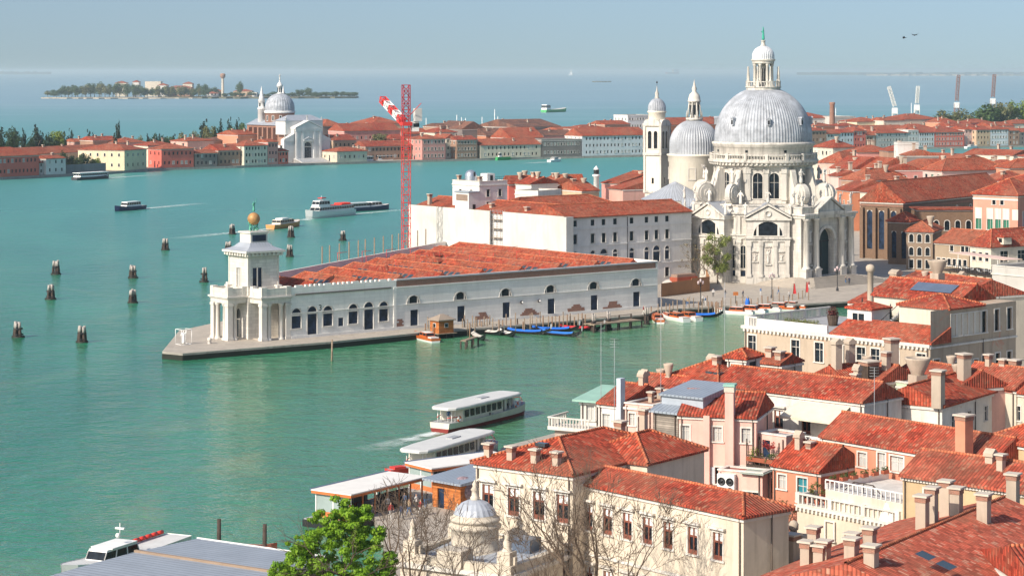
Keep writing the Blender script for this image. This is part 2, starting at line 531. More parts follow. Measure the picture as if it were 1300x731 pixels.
# dark tide line along the near quays
ALGAE = plain('tide_weed', (0.018, 0.02, 0.014), 0.7)
mb = MB()
for a, b in zip(land[:11], land[1:12]):
 a, b = Vector((*a, 0)), Vector((*b, 0))
 d = (b - a).normalized(); o = Vector((d.y, -d.x, 0)) * 0.06
 mb.prism([((a + o).x, (a + o).y), ((b + o).x, (b + o).y), (b.x - o.x, b.y - o.y), (a.x - o.x, a.y - o.y)], -1, 0.85, ALGAE)
tag(mb.build('quay_waterline'), kind='structure')
# near bank, under the foreground roofs
near = [P(505, 735, 1.0), P(470, 640, 1.0), P(600, 600, 1.0), P(640, 566, 1.0), P(722, 545, 1.0), P(842, 492, 1.0), P(925, 452, 1.0), P(952, 442, 1.0), P(1400, 420, 1.0)]
nl = [(p.x, p.y) for p in near] + [(150, 60), (-60, 60), (-70, 160), (P(330, 800, 1).x, P(330, 800, 1).y)]
mb = MB(); mb.prism(nl, -2, 1.0, QUAYSTONE, PAVE)
tag(mb.build('near_bank_ground'), kind='structure')
# distant islands and the barrier shore
def strip(name, px0, px1, d, depth, z0, z1, mat, jag=0.0, seed=1):
 rnd = random.Random(seed)
 mb = MB()
 a, b = PD(px0, d), PD(px1, d)
 n = 40
 pts = []
 for i in range(n + 1):
  s = i / n
  pts.append((a.x + (b.x - a.x) * s, d - depth * 0.35 * math.sin(PI * s) * (0.7 + 0.6 * rnd.random())))
 top = [(p[0], p[1] + depth * (0.3 + 0.7 * math.sin(PI * min(1, max(0, i / n))))) for i, p in enumerate(pts)]
 for i in range(n):
  za = z1 * (1 - jag * rnd.random());
  mb.poly([(*pts[i], z0), (*pts[i + 1], z0), (*pts[i + 1], za), (*pts[i], za)], mat)
  mb.poly([(*pts[i], za), (*pts[i + 1], za), (*top[i + 1], za), (*top[i], za)], mat)
  mb.poly([(*top[i], za), (*top[i + 1], za), (*top[i + 1], z0), (*top[i], z0)], mat)
 tag(mb.build(name), kind='structure')
 return pts
SAND = plain('pale_shore', (0.40, 0.34, 0.26), 0.9)
FARGREEN = plain('far_shore_scrub', (0.10, 0.11, 0.085), 0.95, 0.1, 0, 0.5, 0.002)
strip('island_shore', 52, 268, 3950, 160, -1, 1.6, SAND)
strip('island_ground', 200, 452, 3990, 220, -1, 2.4, EARTH)
strip('barrier_shore', 1015, 1420, 26000, 900, -1, 34, FARGREEN, 0.35, 3)
strip('barrier_beach', 1100, 1300, 22000, 500, -1, 12, SAND, 0.3, 5)
strip('barrier_hills', -200, 60, 30000, 900, -1, 40, FARGREEN, 0.3, 6)
strip('sandbank_ground', 752, 776, 9500, 120, -1, 5, EARTH, 0.4, 7)
# ================================================================ BUILDING KIT
WM = {}
# kind: (arch, surround, frame, pane, bars, shutters)
WK = {
 'plain':  (0, 0, ISTRIA_PLAIN, GLASS, 0, None),
 'rect':   (0, 1, ISTRIA_PLAIN, GLASS, 0, None),
 'bars':   (0, 1, ISTRIA_PLAIN, GLASS, 1, None),
 'redw':   (0, 1, ISTRIA_PLAIN, GLASS, 2, None),
 'arch':   (1, 1, ISTRIA_PLAIN, GLASS, 0, None),
 'archb':  (1, 1, ISTRIA_PLAIN, BLUEGLASS, 3, None),
 'archd':  (1, 1, ISTRIA_PLAIN, GLASS, 1, None),
 'goth':   (1, 0, ISTRIA_PLAIN, BLUEGLASS, 0, None),
 'lun':    (1, 1, ISTRIA_PLAIN, GLASS, 4, None),
 'door':   (0, 0, ISTRIA_PLAIN, BLUEGLASS, 0, None),
 'sopen':  (0, 1, ISTRIA_PLAIN, GLASS, 0, plain('grey_blue_shutter', (0.50, 0.55, 0.58), 0.7)),
 'sgreen': (0, 1, ISTRIA_PLAIN, GLASS, 0, GREENP),
 'sclosed':(0, 1, ISTRIA_PLAIN, plain('closed_pale_shutter', (0.42, 0.42, 0.40), 0.7), 1, None),
 'gclosed':(0, 1, ISTRIA_PLAIN, GREENP, 1, None),
 'teal':   (0, 1, ISTRIA_PLAIN, plain('teal_shutter', (0.03, 0.20, 0.24), 0.6), 1, None),
}
def win_mesh(kind, w, h):
 key = (kind, round(w, 2), round(h, 2))
 if key in WM: return WM[key]
 arch, sur, fm, pm, bars, sh = WK[kind]
 mb = MB()
 x = w / 2
 yp = 0.2
 mb.poly([(-x, yp, 0), (x, yp, 0), (x, yp, h), (-x, yp, h)], pm)
 if arch:
  n = 10
  zc = h - x if kind != 'lun' else 0.0
  rr, rz = x, (h - zc)
  arc = [(-x * math.cos(PI * i / n), zc + rz * math.sin(PI * i / n)) for i in range(n + 1)]
  for i in range(n):
   a, b = arc[i], arc[i + 1]
   cxx = -x if i < n / 2 else x
   mb.poly([(a[0], -0.012, a[1]), (b[0], -0.012, b[1]), (b[0], -0.012, h), (a[0], -0.012, h)], fm)
   mb.poly([(a[0], -0.012, a[1]), (a[0], yp, a[1]), (b[0], yp, b[1]), (b[0], -0.012, b[1])], fm)
   if sur:
    k = 1 + 0.16 / x
    a2 = (a[0] * k, zc + (a[1] - zc) * k); b2 = (b[0] * k, zc + (b[1] - zc) * k)
    mb.poly([(a[0], -0.06, a[1]), (b[0], -0.06, b[1]), (b2[0], -0.06, b2[1]), (a2[0], -0.06, a2[1])], fm)
    mb.poly([(a2[0], -0.06, a2[1]), (b2[0], -0.06, b2[1]), (b2[0], 0, b2[1]), (a2[0], 0, a2[1])], fm)
    mb.poly([(a[0], -0.06, a[1]), (b[0], -0.06, b[1]), (b[0], -0.012, b[1]), (a[0], -0.012, a[1])], fm)
  top = zc
 else:
  top = h
 if sur:
  s = 0.16
  if top > 0.05:
   mb.box(-x - s, -0.06, 0, -x, 0.0, top, fm)
   mb.box(x, -0.06, 0, x + s, 0.0, top, fm)
  if not arch: mb.box(-x - s, -0.06, top, x + s, 0.0, top + s, fm)
  mb.box(-x - s - 0.08, -0.16, -0.14, x + s + 0.08, 0.0, 0, fm)
 bm = fm
 if bars == 1:
  mb.box(-0.035, yp - 0.06, 0, 0.035, yp - 0.01, h, bm)
  mb.box(-x, yp - 0.05, h * 0.62, x, yp - 0.012, h * 0.62 + 0.06, bm)
 if bars == 2:
  for a, b in ((-x, -x + 0.12), (x - 0.12, x), (-0.07, 0.07)):
   mb.box(a, yp - 0.1, 0, b, yp - 0.01, h, REDFRAME)
  mb.box(-x, yp - 0.09, h * 0.62, x, yp - 0.012, h * 0.62 + 0.16, REDFRAME)
  mb.box(-x, yp - 0.09, 0, x, yp - 0.012, h * 0.16, REDFRAME)
  mb.box(-x + 0.12, yp - 0.03, h * 0.68, x - 0.12, yp - 0.013, h, WHITEP)
  mb.box(-x - 0.4, -0.35, h + 0.28, x + 0.4, 0, h + 0.46, fm)
 if bars == 3:
  mb.box(-x, -0.05, h - x - 0.32, x, yp - 0.02, h - x, fm)
 if bars == 4:
  for k in (-0.36, 0.36):
   mb.box(k * w / 1 - 0.12 * w * 0.3, 0.0, 0, k * w / 1 + 0.12 * w * 0.3, yp - 0.02, h * 0.72, fm)
 if sh is not None:
  for sg in (-1, 1):
   a, b = sorted((sg * (x + 0.02), sg * (x + 0.02 + x)))
   mb.box(a, -0.13, 0, b, -0.065, h, sh)
 WM[key] = mb.mesh('window')
 return WM[key]
def wall_face(mb, p0, p1, z0, z1, ops, mat, rev=0.2):
 """Wall from p0 to p1 (outside on the right of the direction), with real openings (t, z, w, h)."""
 p0, p1 = Vector((*p0[:2], 0)), Vector((*p1[:2], 0))
 L = (p1 - p0).length
 d = (p1 - p0) / L
 inn = Vector((-d.y, d.x, 0)) * rev
 xs, zs = {0.0, L}, {z0, z1}
 oo = []
 for t, z, w, h in ops:
  a, b = t - w / 2, t + w / 2
  if a < 0.02 or b > L - 0.02 or z < z0 - 1e-6 or z + h > z1 - 0.02: continue
  oo.append((a, b, max(z, z0), z + h))
  xs |= {round(a, 4), round(b, 4)}; zs |= {round(max(z, z0), 4), round(z + h, 4)}
 xs, zs = sorted(xs), sorted(zs)
 def pt(x, z, k=0.0):
  q = p0 + d * x + inn * k
  return (q.x, q.y, z)
 for i in range(len(xs) - 1):
  run = None
  for j in range(len(zs) - 1):
   cx, cz = (xs[i] + xs[i + 1]) / 2, (zs[j] + zs[j + 1]) / 2
   if any(a < cx < b and c < cz < e for a, b, c, e in oo): continue
   mb.poly([pt(xs[i], zs[j]), pt(xs[i + 1], zs[j]), pt(xs[i + 1], zs[j + 1]), pt(xs[i], zs[j + 1])], mat)
 for a, b, c, e in oo:
  mb.poly([pt(a, c), pt(a, e), pt(a, e, 1), pt(a, c, 1)], mat)
  mb.poly([pt(b, e), pt(b, c), pt(b, c, 1), pt(b, e, 1)], mat)
  mb.poly([pt(a, e), pt(b, e), pt(b, e, 1), pt(a, e, 1)], mat)
  mb.poly([pt(b, c), pt(a, c), pt(a, c, 1), pt(b, c, 1)], mat)
 return oo
RIDGE = tiles('ridge_tiles', (0.60, 0.17, 0.08), 0.25)
def roof_mesh(mb, x0, y0, x1, y1, z, h, kind, mat, fas=None, caps=True, th=0.22):
 """Roof over a rectangle (already with its overhang)."""
 fas = fas or mat
 L, D = x1 - x0, y1 - y0
 xm, ym = (x0 + x1) / 2, (y0 + y1) / 2
 a, b, c, d = (x0, y0, z), (x1, y0, z), (x1, y1, z), (x0, y1, z)
 rid = []
 if kind == 'hip':
  if L >= D:
   k = min(D / 2, L / 2 - 0.01)
   r0, r1 = (x0 + k, ym, z + h), (x1 - k, ym, z + h)
   mb.poly([a, b, r1, r0], mat); mb.poly([c, d, r0, r1], mat); mb.poly([d, a, r0], mat); mb.poly([b, c, r1], mat)
   rid = [(r0, r1), (a, r0), (d, r0), (b, r1), (c, r1)]
  else:
   k = min(L / 2, D / 2 - 0.01)
   r0, r1 = (xm, y0 + k, z + h), (xm, y1 - k, z + h)
   mb.poly([a, b, r0], mat); mb.poly([b, c, r1, r0], mat); mb.poly([c, d, r1], mat); mb.poly([d, a, r0, r1], mat)
   rid = [(r0, r1), (a, r0), (b, r0), (c, r1), (d, r1)]
 elif kind == 'gx':
  r0, r1 = (x0, ym, z + h), (x1, ym, z + h)
  mb.poly([a, b, r1, r0], mat); mb.poly([c, d, r0, r1], mat)
  mb.poly([d, a, r0], fas); mb.poly([b, c, r1], fas); rid = [(r0, r1)]
 elif kind == 'gy':
  r0, r1 = (xm, y0, z + h), (xm, y1, z + h)
  mb.poly([b, c, r1, r0], mat); mb.poly([d, a, r0, r1], mat)
  mb.poly([a, b, r0], fas); mb.poly([c, d, r1], fas); rid = [(r0, r1)]
 elif kind == 'hl':   # ridge along x, hipped on the right end only
  k = min(D / 2, L - 0.1)
  r0, r1 = (x0, ym, z + h), (x1 - k, ym, z + h)
  mb.poly([a, b, r1, r0], mat); mb.poly([c, d, r0, r1], mat); mb.poly([b, c, r1], mat); mb.poly([d, a, r0], fas)
  rid = [(r0, r1), (b, r1), (c, r1)]
 elif kind == 'hb':   # ridge along y, hipped at the back only
  k = min(L / 2, D - 0.1)
  r0, r1 = (xm, y0, z + h), (xm, y1 - k, z + h)
  mb.poly([a, b, r0], mat); mb.poly([b, c, r1, r0], mat); mb.poly([c, d, r1], mat); mb.poly([d, a, r0, r1], mat)
  rid = [(r0, r1), (c, r1), (d, r1)]
 elif kind == 'shed': # falls towards the front
  mb.poly([a, b, (x1, y1, z + h), (x0, y1, z + h)], mat)
  mb.poly([b, c, (x1, y1, z + h)], fas); mb.poly([d, a, (x0, y1, z + h)], fas); mb.poly([c, d, (x0, y1, z + h), (x1, y1, z + h)], fas)
 elif kind == 'shedl': # falls towards the left
  mb.poly([d, a, (x1, y0, z + h), (x1, y1, z + h)][::-1], mat)
  mb.poly([a, b, (x1, y0, z + h)], fas); mb.poly([c, d, (x1, y1, z + h)], fas); mb.poly([b, c, (x1, y1, z + h), (x1, y0, z + h)], fas)
 zb = z - th
 A, B, C, D_ = (x0, y0, zb), (x1, y0, zb), (x1, y1, zb), (x0, y1, zb)
 for p, q, s, t in ((a, b, B, A), (b, c, C, B), (c, d, D_, C), (d, a, A, D_)):
  mb.poly([t, s, q, p], fas)
 mb.poly([A, D_, C, B], fas)
 if caps:
  for p, q in rid:
   p, q = Vector(p), Vector(q)
   mb.tube(p + Vector((0, 0, 0.02)), q + Vector((0, 0, 0.02)), 0.15, 0.15, 5, RIDGE, cap=False)
CAPTILE = plain('chimney_cap', (0.55, 0.48, 0.40), 0.85)
CHM = {}
def chimney_mesh(kind, h, w=0.8, mat=None):
 key = (kind, round(h, 1), w, mat.name if mat else '')
 if key in CHM: return CHM[key]
 mb = MB()
 m = mat or stucco('chimney_render', (0.46, 0.38, 0.30), 0.5)
 if kind == 'box':
  mb.prism([(-w / 2, -w / 2), (w / 2, -w / 2), (w / 2, w / 2), (-w / 2, w / 2)], -1.5, h - 0.55, m)
  mb.box(-w / 2 - 0.05, -w / 2 - 0.05, h - 0.55, w / 2 + 0.05, w / 2 + 0.05, h - 0.15, BRICK)
  mb.box(-w / 2 - 0.18, -w / 2 - 0.18, h - 0.15, w / 2 + 0.18, w / 2 + 0.18, h, CAPTILE)
 elif kind == 'pot':
  mb.box(-w / 2, -w / 2, -1.5, w / 2, w / 2, h * 0.45, m)
  mb.lathe([(w * 0.45, h * 0.45), (w * 0.95, h - 0.2), (w * 0.95, h), (w * 0.8, h), (w * 0.8, h - 0.1), (0.01, h - 0.1)], 14, m)
 elif kind == 'tall':
  mb.lathe([(w * 0.42, -1.5), (w * 0.40, h * 0.78), (w * 0.58, h * 0.8), (w * 0.62, h * 0.93), (w * 0.4, h), (0.01, h + 0.1)], 12, m)
 elif kind == 'house':
  mb.box(-w / 2, -w / 2, -1.5, w / 2, w / 2, h - 0.5, m)
  mb.box(-w / 2 - 0.15, -w / 2 - 0.15, h - 0.5, w / 2 + 0.15, w / 2 + 0.15, h - 0.4, m)
  roof_mesh(mb, -w / 2 - 0.12, -w / 2 - 0.12, w / 2 + 0.12, w / 2 + 0.12, h - 0.2, 0.4, 'gx', m, caps=False)
 CHM[key] = mb.mesh('chimney')
 return CHM[key]
FACE = {'f': 0.0, 'r': R(90), 'b': R(180), 'l': R(-90)}
class House: pass
def house(name, label, o, rz, L, D, z0, ze, wall, roof=('hip', 2.5), rmat=None, wins=(), chims=(), over=0.45, group=None, cat='house', fas=None, cornice=True, base=None, gmat=None, caps=True):
 """Rectangular building: wall with real openings, windows, roof, chimneys. o is its front-left corner on the ground."""
 hs = House()
 rel = lambda z: z - z0
 root = empty(name, (o[0], o[1], z0), rz, label, cat, group)
 hs.root, hs.L, hs.D, hs.z0, hs.ze = root, L, D, z0, ze
 T = ze - z0
 corners = {'f': ((0, 0), (L, 0)), 'r': ((L, 0), (L, D)), 'b': ((L, D), (0, D)), 'l': ((0, D), (0, 0))}
 ops = {k: [] for k in corners}
 todo = []
 wr = random.Random(label)
 for wdef in wins:
  face, z, ww, wh, kind, pos = wdef[:6]
  p0, p1 = corners[face]
  ln = L if face in 'fb' else D
  if isinstance(pos, int): pos = (pos, 0.04, 0.96)
  if isinstance(pos, tuple):
   n, a, b = pos
   pos = [a + (b - a) * (i + 0.5) / n for i in range(n)]
  for s in pos:
   ops[face].append((s * ln, z, ww, wh))
   kk = kind
   if group and kind in ('rect', 'plain'): kk = wr.choice([kind, kind, kind, 'sclosed', 'gclosed' if kind == 'rect' else kind])
   todo.append((face, s * ln, z, ww, wh, kk))
 mb = MB()
 good = set()
 for k, (p0, p1) in corners.items():
  for a, b, c, e in wall_face(mb, p0, p1, 0, T, ops[k], wall):
   good.add((k, round((a + b) / 2, 2), round(c, 2)))
 rk = roof[0]
 if rk == 'flat':
  ph = roof[1]
  mb.poly([(0, 0, T - 0.02), (L, 0, T - 0.02), (L, D, T - 0.02), (0, D, T - 0.02)], gmat or PAVE)
  if ph > 0:
   t_ = 0.3
   mb.box(0, 0, T, L, t_, T + ph, wall); mb.box(0, D - t_, T, L, D, T + ph, wall)
   mb.box(0, t_, T, t_, D - t_, T + ph, wall); mb.box(L - t_, t_, T, L, D - t_, T + ph, wall)
   mb.box(-0.1, -0.1, T + ph, L + 0.1, t_ + 0.1, T + ph + 0.15, ISTRIA_PLAIN); mb.box(-0.1, D - t_ - 0.1, T + ph, L + 0.1, D + 0.1, T + ph + 0.15, ISTRIA_PLAIN)
   mb.box(-0.1, t_ + 0.1, T + ph, t_ + 0.1, D - t_ - 0.1, T + ph + 0.15, ISTRIA_PLAIN); mb.box(L - t_ - 0.1, t_ + 0.1, T + ph, L + 0.1, D - t_ - 0.1, T + ph + 0.15, ISTRIA_PLAIN)
 else:
  h = roof[1]
  e = 0.002
  if rk == 'gx':
   for x in (e, L - e): mb.poly([(x, 0, T), (x, D, T), (x, D / 2, T + h)], wall)
  if rk == 'gy':
   for y in (e, D - e): mb.poly([(0, y, T), (L, y, T), (L / 2, y, T + h)], wall)
  if rk == 'hl': mb.poly([(e, 0, T), (e, D, T), (e, D / 2, T + h)], wall)
 if cornice and rk != 'none':
  cw = 0.16
  for (xa, ya, xb, yb) in ((-cw, -cw, L + cw, 0.01), (-cw, D - 0.01, L + cw, D + cw), (-cw, 0.01, 0.01, D - 0.01), (L - 0.01, 0.01, L + cw, D - 0.01)):
   mb.box(xa, ya, T - 0.5, xb, yb, T - 0.26, ISTRIA_PLAIN)
 if base:
  bh, bm = base
  for (xa, ya, xb, yb) in ((-0.06, -0.06, L + 0.06, 0), (-0.06, 0, 0, D), (L, 0, L + 0.06, D)):
   pass
 hs.wall = mb.build('wall', root)
 hs.roof = None
 if rk not in ('flat', 'none'):
  mb = MB()
  ov = over
  og = 0.12
  x0, y0, x1, y1 = -ov, -ov, L + ov, D + ov
  if rk == 'gx': x0, x1 = -og, L + og
  if rk == 'gy': y0, y1 = -og, D + og
  if rk == 'hl': x0 = -og
  roof_mesh(mb, x0, y0, x1, y1, T + 0.06, h, rk, rmat or TILE, fas or ISTRIA_PLAIN if False else (rmat or TILE), caps)
  hs.roof = mb.build('roof', root)
 hs.wins = []
 for face, s, z, ww, wh, kind in todo:
  if (face, round(s, 2), round(max(z, 0), 2)) not in good: continue
  p0, p1 = corners[face]
  ln = L if face in 'fb' else D
  x = p0[0] + (p1[0] - p0[0]) * s / ln; y = p0[1] + (p1[1] - p0[1]) * s / ln
  hs.wins.append(inst(win_mesh(kind, ww, wh), 'door' if kind == 'door' else 'window', root, (x, y, max(z, 0)), FACE[face]))
 par = hs.roof or hs.wall
 for ch in chims:
  x, y, h, kind = ch[:4]
  inst(chimney_mesh(kind, h, *(ch[4:])), 'chimney', par, (x, y, T))
 return hs
def rectpx(A, B, C, z):
 """Rectangle at height z whose corners A (front left), B (front right) and C (a back corner) are photo pixels."""
 a, b, c = P(*A, z), P(*B, z), P(*C, z)
 d = b - a
 L = d.length
 d.normalize()
 inn = Vector((-d.y, d.x, 0))
 D = (c - b).dot(inn)
 return a, math.atan2(d.y, d.x), L, max(D, 1.5)
def hpx(name, label, A, B, C, z0, ze, wall, **kw):
 a, rz, L, D = rectpx(A, B, C, ze)
 if 'D' in kw: D = kw.pop('D')
 return house(name, label, a, rz, L, D, z0, ze, wall, **kw)
# ---- figures: statue and person as one continuous grown skin
def skin_figure(name, joints, edges, mats, zcut=None):
 me = bpy.data.meshes.new(name)
 me.from_pydata([j[:3] for j in joints], edges, [])
 o = bpy.data.objects.new(name, me)
 COL.objects.link(o)
 mo = o.modifiers.new('skin', 'SKIN'); mo.use_smooth_shade = True
 o.modifiers.new('sub', 'SUBSURF').levels = 1
 for i, j in enumerate(joints):
  v = me.skin_vertices[0].data[i]
  v.radius = (j[3], j[4] if len(j) > 4 else j[3])
  v.use_root = i == 0
 dg = bpy.context.evaluated_depsgraph_get()
 out = bpy.data.meshes.new_from_object(o.evaluated_get(dg))
 out.name = name
 bpy.data.objects.remove(o)
 out.materials.clear()
 for m in mats: out.materials.append(m)
 if zcut:
  for p in out.polygons:
   z = p.center.z
   p.material_index = next((k for k, zc in enumerate(zcut) if z < zc), len(zcut))
 for p in out.polygons: p.use_smooth = True
 return out
def body(lean=0.0, stride=0.25, arm=0.1, mats=None):
 J = [(0, 0, .95, .15, .12), (0, lean * .5, 1.2, .15, .11), (0, lean, 1.42, .17, .11), (0, lean, 1.54, .06), (0, lean - .02, 1.62, .085, .095), (0, lean - .02, 1.74, .08, .09),
         (-.1, 0, .9, .1), (-.1, -stride * .5, .5, .065), (-.1, -stride, .08, .045), (-.1, -stride - .14, .04, .04),
         (.1, 0, .9, .1), (.1, stride * .35, .5, .065), (.1, stride, .1, .045), (.1, stride - .12, .04, .04),
         (-.21, lean, 1.4, .06), (-.27, lean + arm * .4, 1.13, .045), (-.26, lean - arm, .88, .035), (-.25, lean - arm - .02, .78, .035),
         (.21, lean, 1.4, .06), (.27, lean - arm * .4, 1.13, .045), (.26, lean - arm * 1.5, .88, .035), (.25, lean - arm * 1.6, .78, .035)]
 E = [(0, 1), (1, 2), (2, 3), (3, 4), (4, 5), (0, 6), (6, 7), (7, 8), (8, 9), (0, 10), (10, 11), (11, 12), (12, 13), (2, 14), (14, 15), (15, 16), (16, 17), (2, 18), (18, 19), (19, 20), (20, 21)]
 return skin_figure('person', J, E, mats, (0.93, 1.5))
def statue_mesh(mat, name='statue', raised=0.5):
 J = [(0, 0, .0, .34, .3), (0, 0, .5, .27, .24), (0, 0, 1.05, .22, .17), (0, .0, 1.45, .24, .16), (0, 0, 1.62, .08), (0, -.03, 1.74, .11), (0, -.03, 1.88, .1),
         (-.28, 0, 1.48, .09), (-.42, -.12, 1.2, .07), (-.3, -.35, 1.15 + raised * .3, .06), (.28, 0, 1.48, .09), (.45, -.05, 1.35 + raised * .4, .07), (.5, -.12, 1.5 + raised, .055)]
 E = [(0, 1), (1, 2), (2, 3), (3, 4), (4, 5), (5, 6), (3, 7), (7, 8), (8, 9), (3, 10), (10, 11), (11, 12)]
 return skin_figure(name, J, E, [mat])
STATUE = statue_mesh(ISTRIA_PLAIN)
STATUE2 = statue_mesh(ISTRIA_PLAIN, 'statue', -0.4)
# ================================================================ CUSTOMS POINT
def column(mb, x, y, z0, z1, r, mat, n=12):
 mb.lathe([(r * 1.35, z0), (r * 1.35, z0 + .25), (r * 1.05, z0 + .35), (r, z0 + .6), (r * .86, z1 - .6), (r * 1.1, z1 - .5), (r * 1.3, z1 - .2), (r * 1.3, z1)], n, mat, x, y)
QD = P(315, 431, 1.2)
QRZ = math.atan2(U.y, U.x)
def dog_x(px, yl=-3.8):
 """Local x on the long canal wall seen in photo column px."""
 k = (px - CX) / F
 o = Vector((QD.x, QD.y, 0)) + W * yl
 return (k * o.y - o.x) / (U.x - k * U.y)
DX1 = dog_x(835)
yfar = lambda x: 10.5 + 0.60 * x
dog = empty('customs_house', QD, QRZ, 'long low white customs warehouse with parallel red tiled roofs on the water point', 'warehouse')
ops, dw = [], []
for px, k in ((376.3, 'w'), (396.5, 'd'), (416.3, 'w'), (432.9, 's'), (448.5, 'w'), (468.3, 'd'), (487.2, 'w')):
 x = dog_x(px) - 6.4
 if k == 'w': dw.append((x, 1.75, 2.0, 3.5, 'archb', 'window'))
 if k == 'd': dw.append((x, 0.0, 2.0, 5.4, 'archb', 'door'))
 if k == 's': dw.append((x, 1.5, 1.1, 1.5, 'door', 'window'))
for px in (525, 584.5, 642, 699, 753.7, 807.4):
 x = dog_x(px) - 6.4
 dw.append((x, 4.55, 2.8, 1.4, 'lun', 'window'))
 dw.append((x + .2, 0.25, 1.75, 3.1, 'door', 'door'))
mb = MB()
TOPW = 7.75
wall_face(mb, (6.4, -3.8), (DX1, -3.8), 0, TOPW, [d[:4] for d in dw], DOGSTONE, 0.25)
xs0 = dog_x(503)
# end wall, far wall, parapets
mb.prism([(DX1 - .5, -3.3), (DX1, -3.8), (DX1, yfar(DX1)), (DX1 - .5, yfar(DX1))], 0, 9.2, DOGSTONE, ISTRIA_PLAIN)
mb.prism([(3, yfar(3) - .6), (DX1 - .55, yfar(DX1 - .55) - .6), (DX1 - .55, yfar(DX1 - .55)), (3, yfar(3))], 0, 9.0, DOGSTONE, ISTRIA_PLAIN)
mb.prism([(6.5, -3.2), (DX1 - .6, -3.2), (DX1 - .6, yfar(DX1) - 1.2), (6.5, yfar(6.5) - 1.2)], 0.1, 6.4, DOGSTONE, TILE3)
dw_wall = mb.build('wall', dog)
mb = MB()
mb.box(6.4, -3.85, TOPW, xs0, -3.25, 8.95, DOGSTONE)
mb.box(7.2, -4.05, 7.55, xs0 - 1.2, -3.86, 7.8, plain('cornice_dark', (0.16, 0.145, 0.13), 0.9))  # narrow cornice band coloured darker than the parapet
x = 7.4; i = 0
while x < xs0 - 1:
 w_ = 0.5 if i % 5 else 1.5
 mb.box(x, -3.83, 8.95, x + w_, -3.35, 9.3 if i % 5 else 9.25, DOGSTONE)
 x += w_ + 0.5; i += 1
mb.box(xs0 - .6, -3.95, 0.02, xs0, -3.81, TOPW, DOGSTONE)
mb.build('white_parapet', dog)
mb = MB()
mb.box(xs0, -3.78, TOPW, DX1 - .5, -3.2, 8.85, BRICK)
mb.box(xs0, -3.95, 8.85, DX1, -3.1, 9.1, plain('grey_coping', (0.42, 0.42, 0.43), 0.8))
mb.box(xs0, -3.98, TOPW - .22, DX1 + .05, -3.81, TOPW - .02, DOGSTONE)
mb.build('brick_parapet', dog)
mb = MB()
mb.box(6.4, -3.98, 0.0, DX1, -3.805, 0.5, DOGSTONE)
mb.box(6.4, -3.93, 4.35, DX1, -3.805, 4.47, DOGSTONE)
rnd = random.Random(4)
for px in (508, 561, 612, 672, 732, 779):
 xc = dog_x(px); hw = 1.1 if px == 508 else rnd.uniform(1.8, 2.6)
 z = .56
 for k in range(4):
  a, b = xc - hw + rnd.uniform(-.3, .4), xc + hw + rnd.uniform(-.4, .3)
  mb.box(a, -3.835, z, b, -3.806, z + .33, BRICK)
  hw *= rnd.uniform(.6, .95); z += .33
mb.build('wall_trim', dog)
for (x, z, w_, h_, kind, nm) in dw:
 inst(win_mesh(kind, w_, h_), nm, dog, (x + 6.4, -3.8, z), 0)
NAV = 9
step = (DX1 - 1.0 - 7.0) / NAV
SKYL = plain('skylight_glass', (0.045, 0.06, 0.07), 0.2, 0.4)
for i in range(NAV):
 xa, xb = 7.0 + i * step, 7.0 + (i + 1) * step
 ya, yb = -3.1, max(6, yfar(xa) - 1.6)
 mb = MB()
 roof_mesh(mb, xa + .1, ya, xb - .1, yb, 6.7, 3.0, 'hb', TILE if i % 3 else TILE2, None, True, .25)
 ro = mb.build('roof', dog)
 n = 6 if i < 3 else 12
 if i >= 1:
  for k in range(2 if i < 3 else 3):
   for j in range(5):
    s = .34 + .16 * k * 0
    yy = ya + 5 + k * 15 + j * 1.75 + (i % 2) * 2
    if yy > yb - 8: continue
    mb = MB()
    q = (xb - xa - .2) / 2
    def pt(f, y, up=.09): return (xa + .1 + q * f - up * .6, y, 6.7 + 3.0 * f + up)
    mb.poly([pt(.42, yy), pt(.42, yy + 1.1), pt(.70, yy + 1.1), pt(.70, yy)], SKYL)
    for e, g in (((.42, yy), (.42, yy + 1.1)), ((.42, yy + 1.1), (.70, yy + 1.1)), ((.70, yy + 1.1), (.70, yy)), ((.70, yy), (.42, yy))):
     mb.poly([pt(*e), pt(*g), pt(*g, 0), pt(*e, 0)], GREYP)
    mb.build('skylight', ro)
# safety rails and dormers on the roof
mb = MB()
for y in (20, 30, 40):
 for x in range(46, 84, 6):
  mb.tube((x, y, 7.9), (x, y, 10.4), .05, .05, 5, REDP); mb.tube((x, y, 10.3), (x + 3, y + 1, 10.3), .05, .05, 5, REDP)
mb.build('safety_rail', dog)
for (x, y) in ((58, 22), (66, 34), (40, 14)):
 mb = MB(); mb.box(-.9, -1, 0, .9, 1, 1.0, PALEWOOD); roof_mesh(mb, -1.1, -1.2, 1.1, 1.2, 1.05, .6, 'gx', TILE2, caps=False)
 o = mb.build('dormer', dog, (x, y, 8.2))
# wall lamps
LAMPM = []
for px in (660.5, 682.5):
 mb = MB(); mb.tube((0, 0, 0), (0, -.35, .1), .05, .05, 6, IRON); mb.ball((0, -.5, 0), .34, IRON, 10); mb.ball((0, -.74, 0), .2, WHITEP, 8)
 mb.build('wall_lamp', dog, (dog_x(px), -3.81, 3.2))
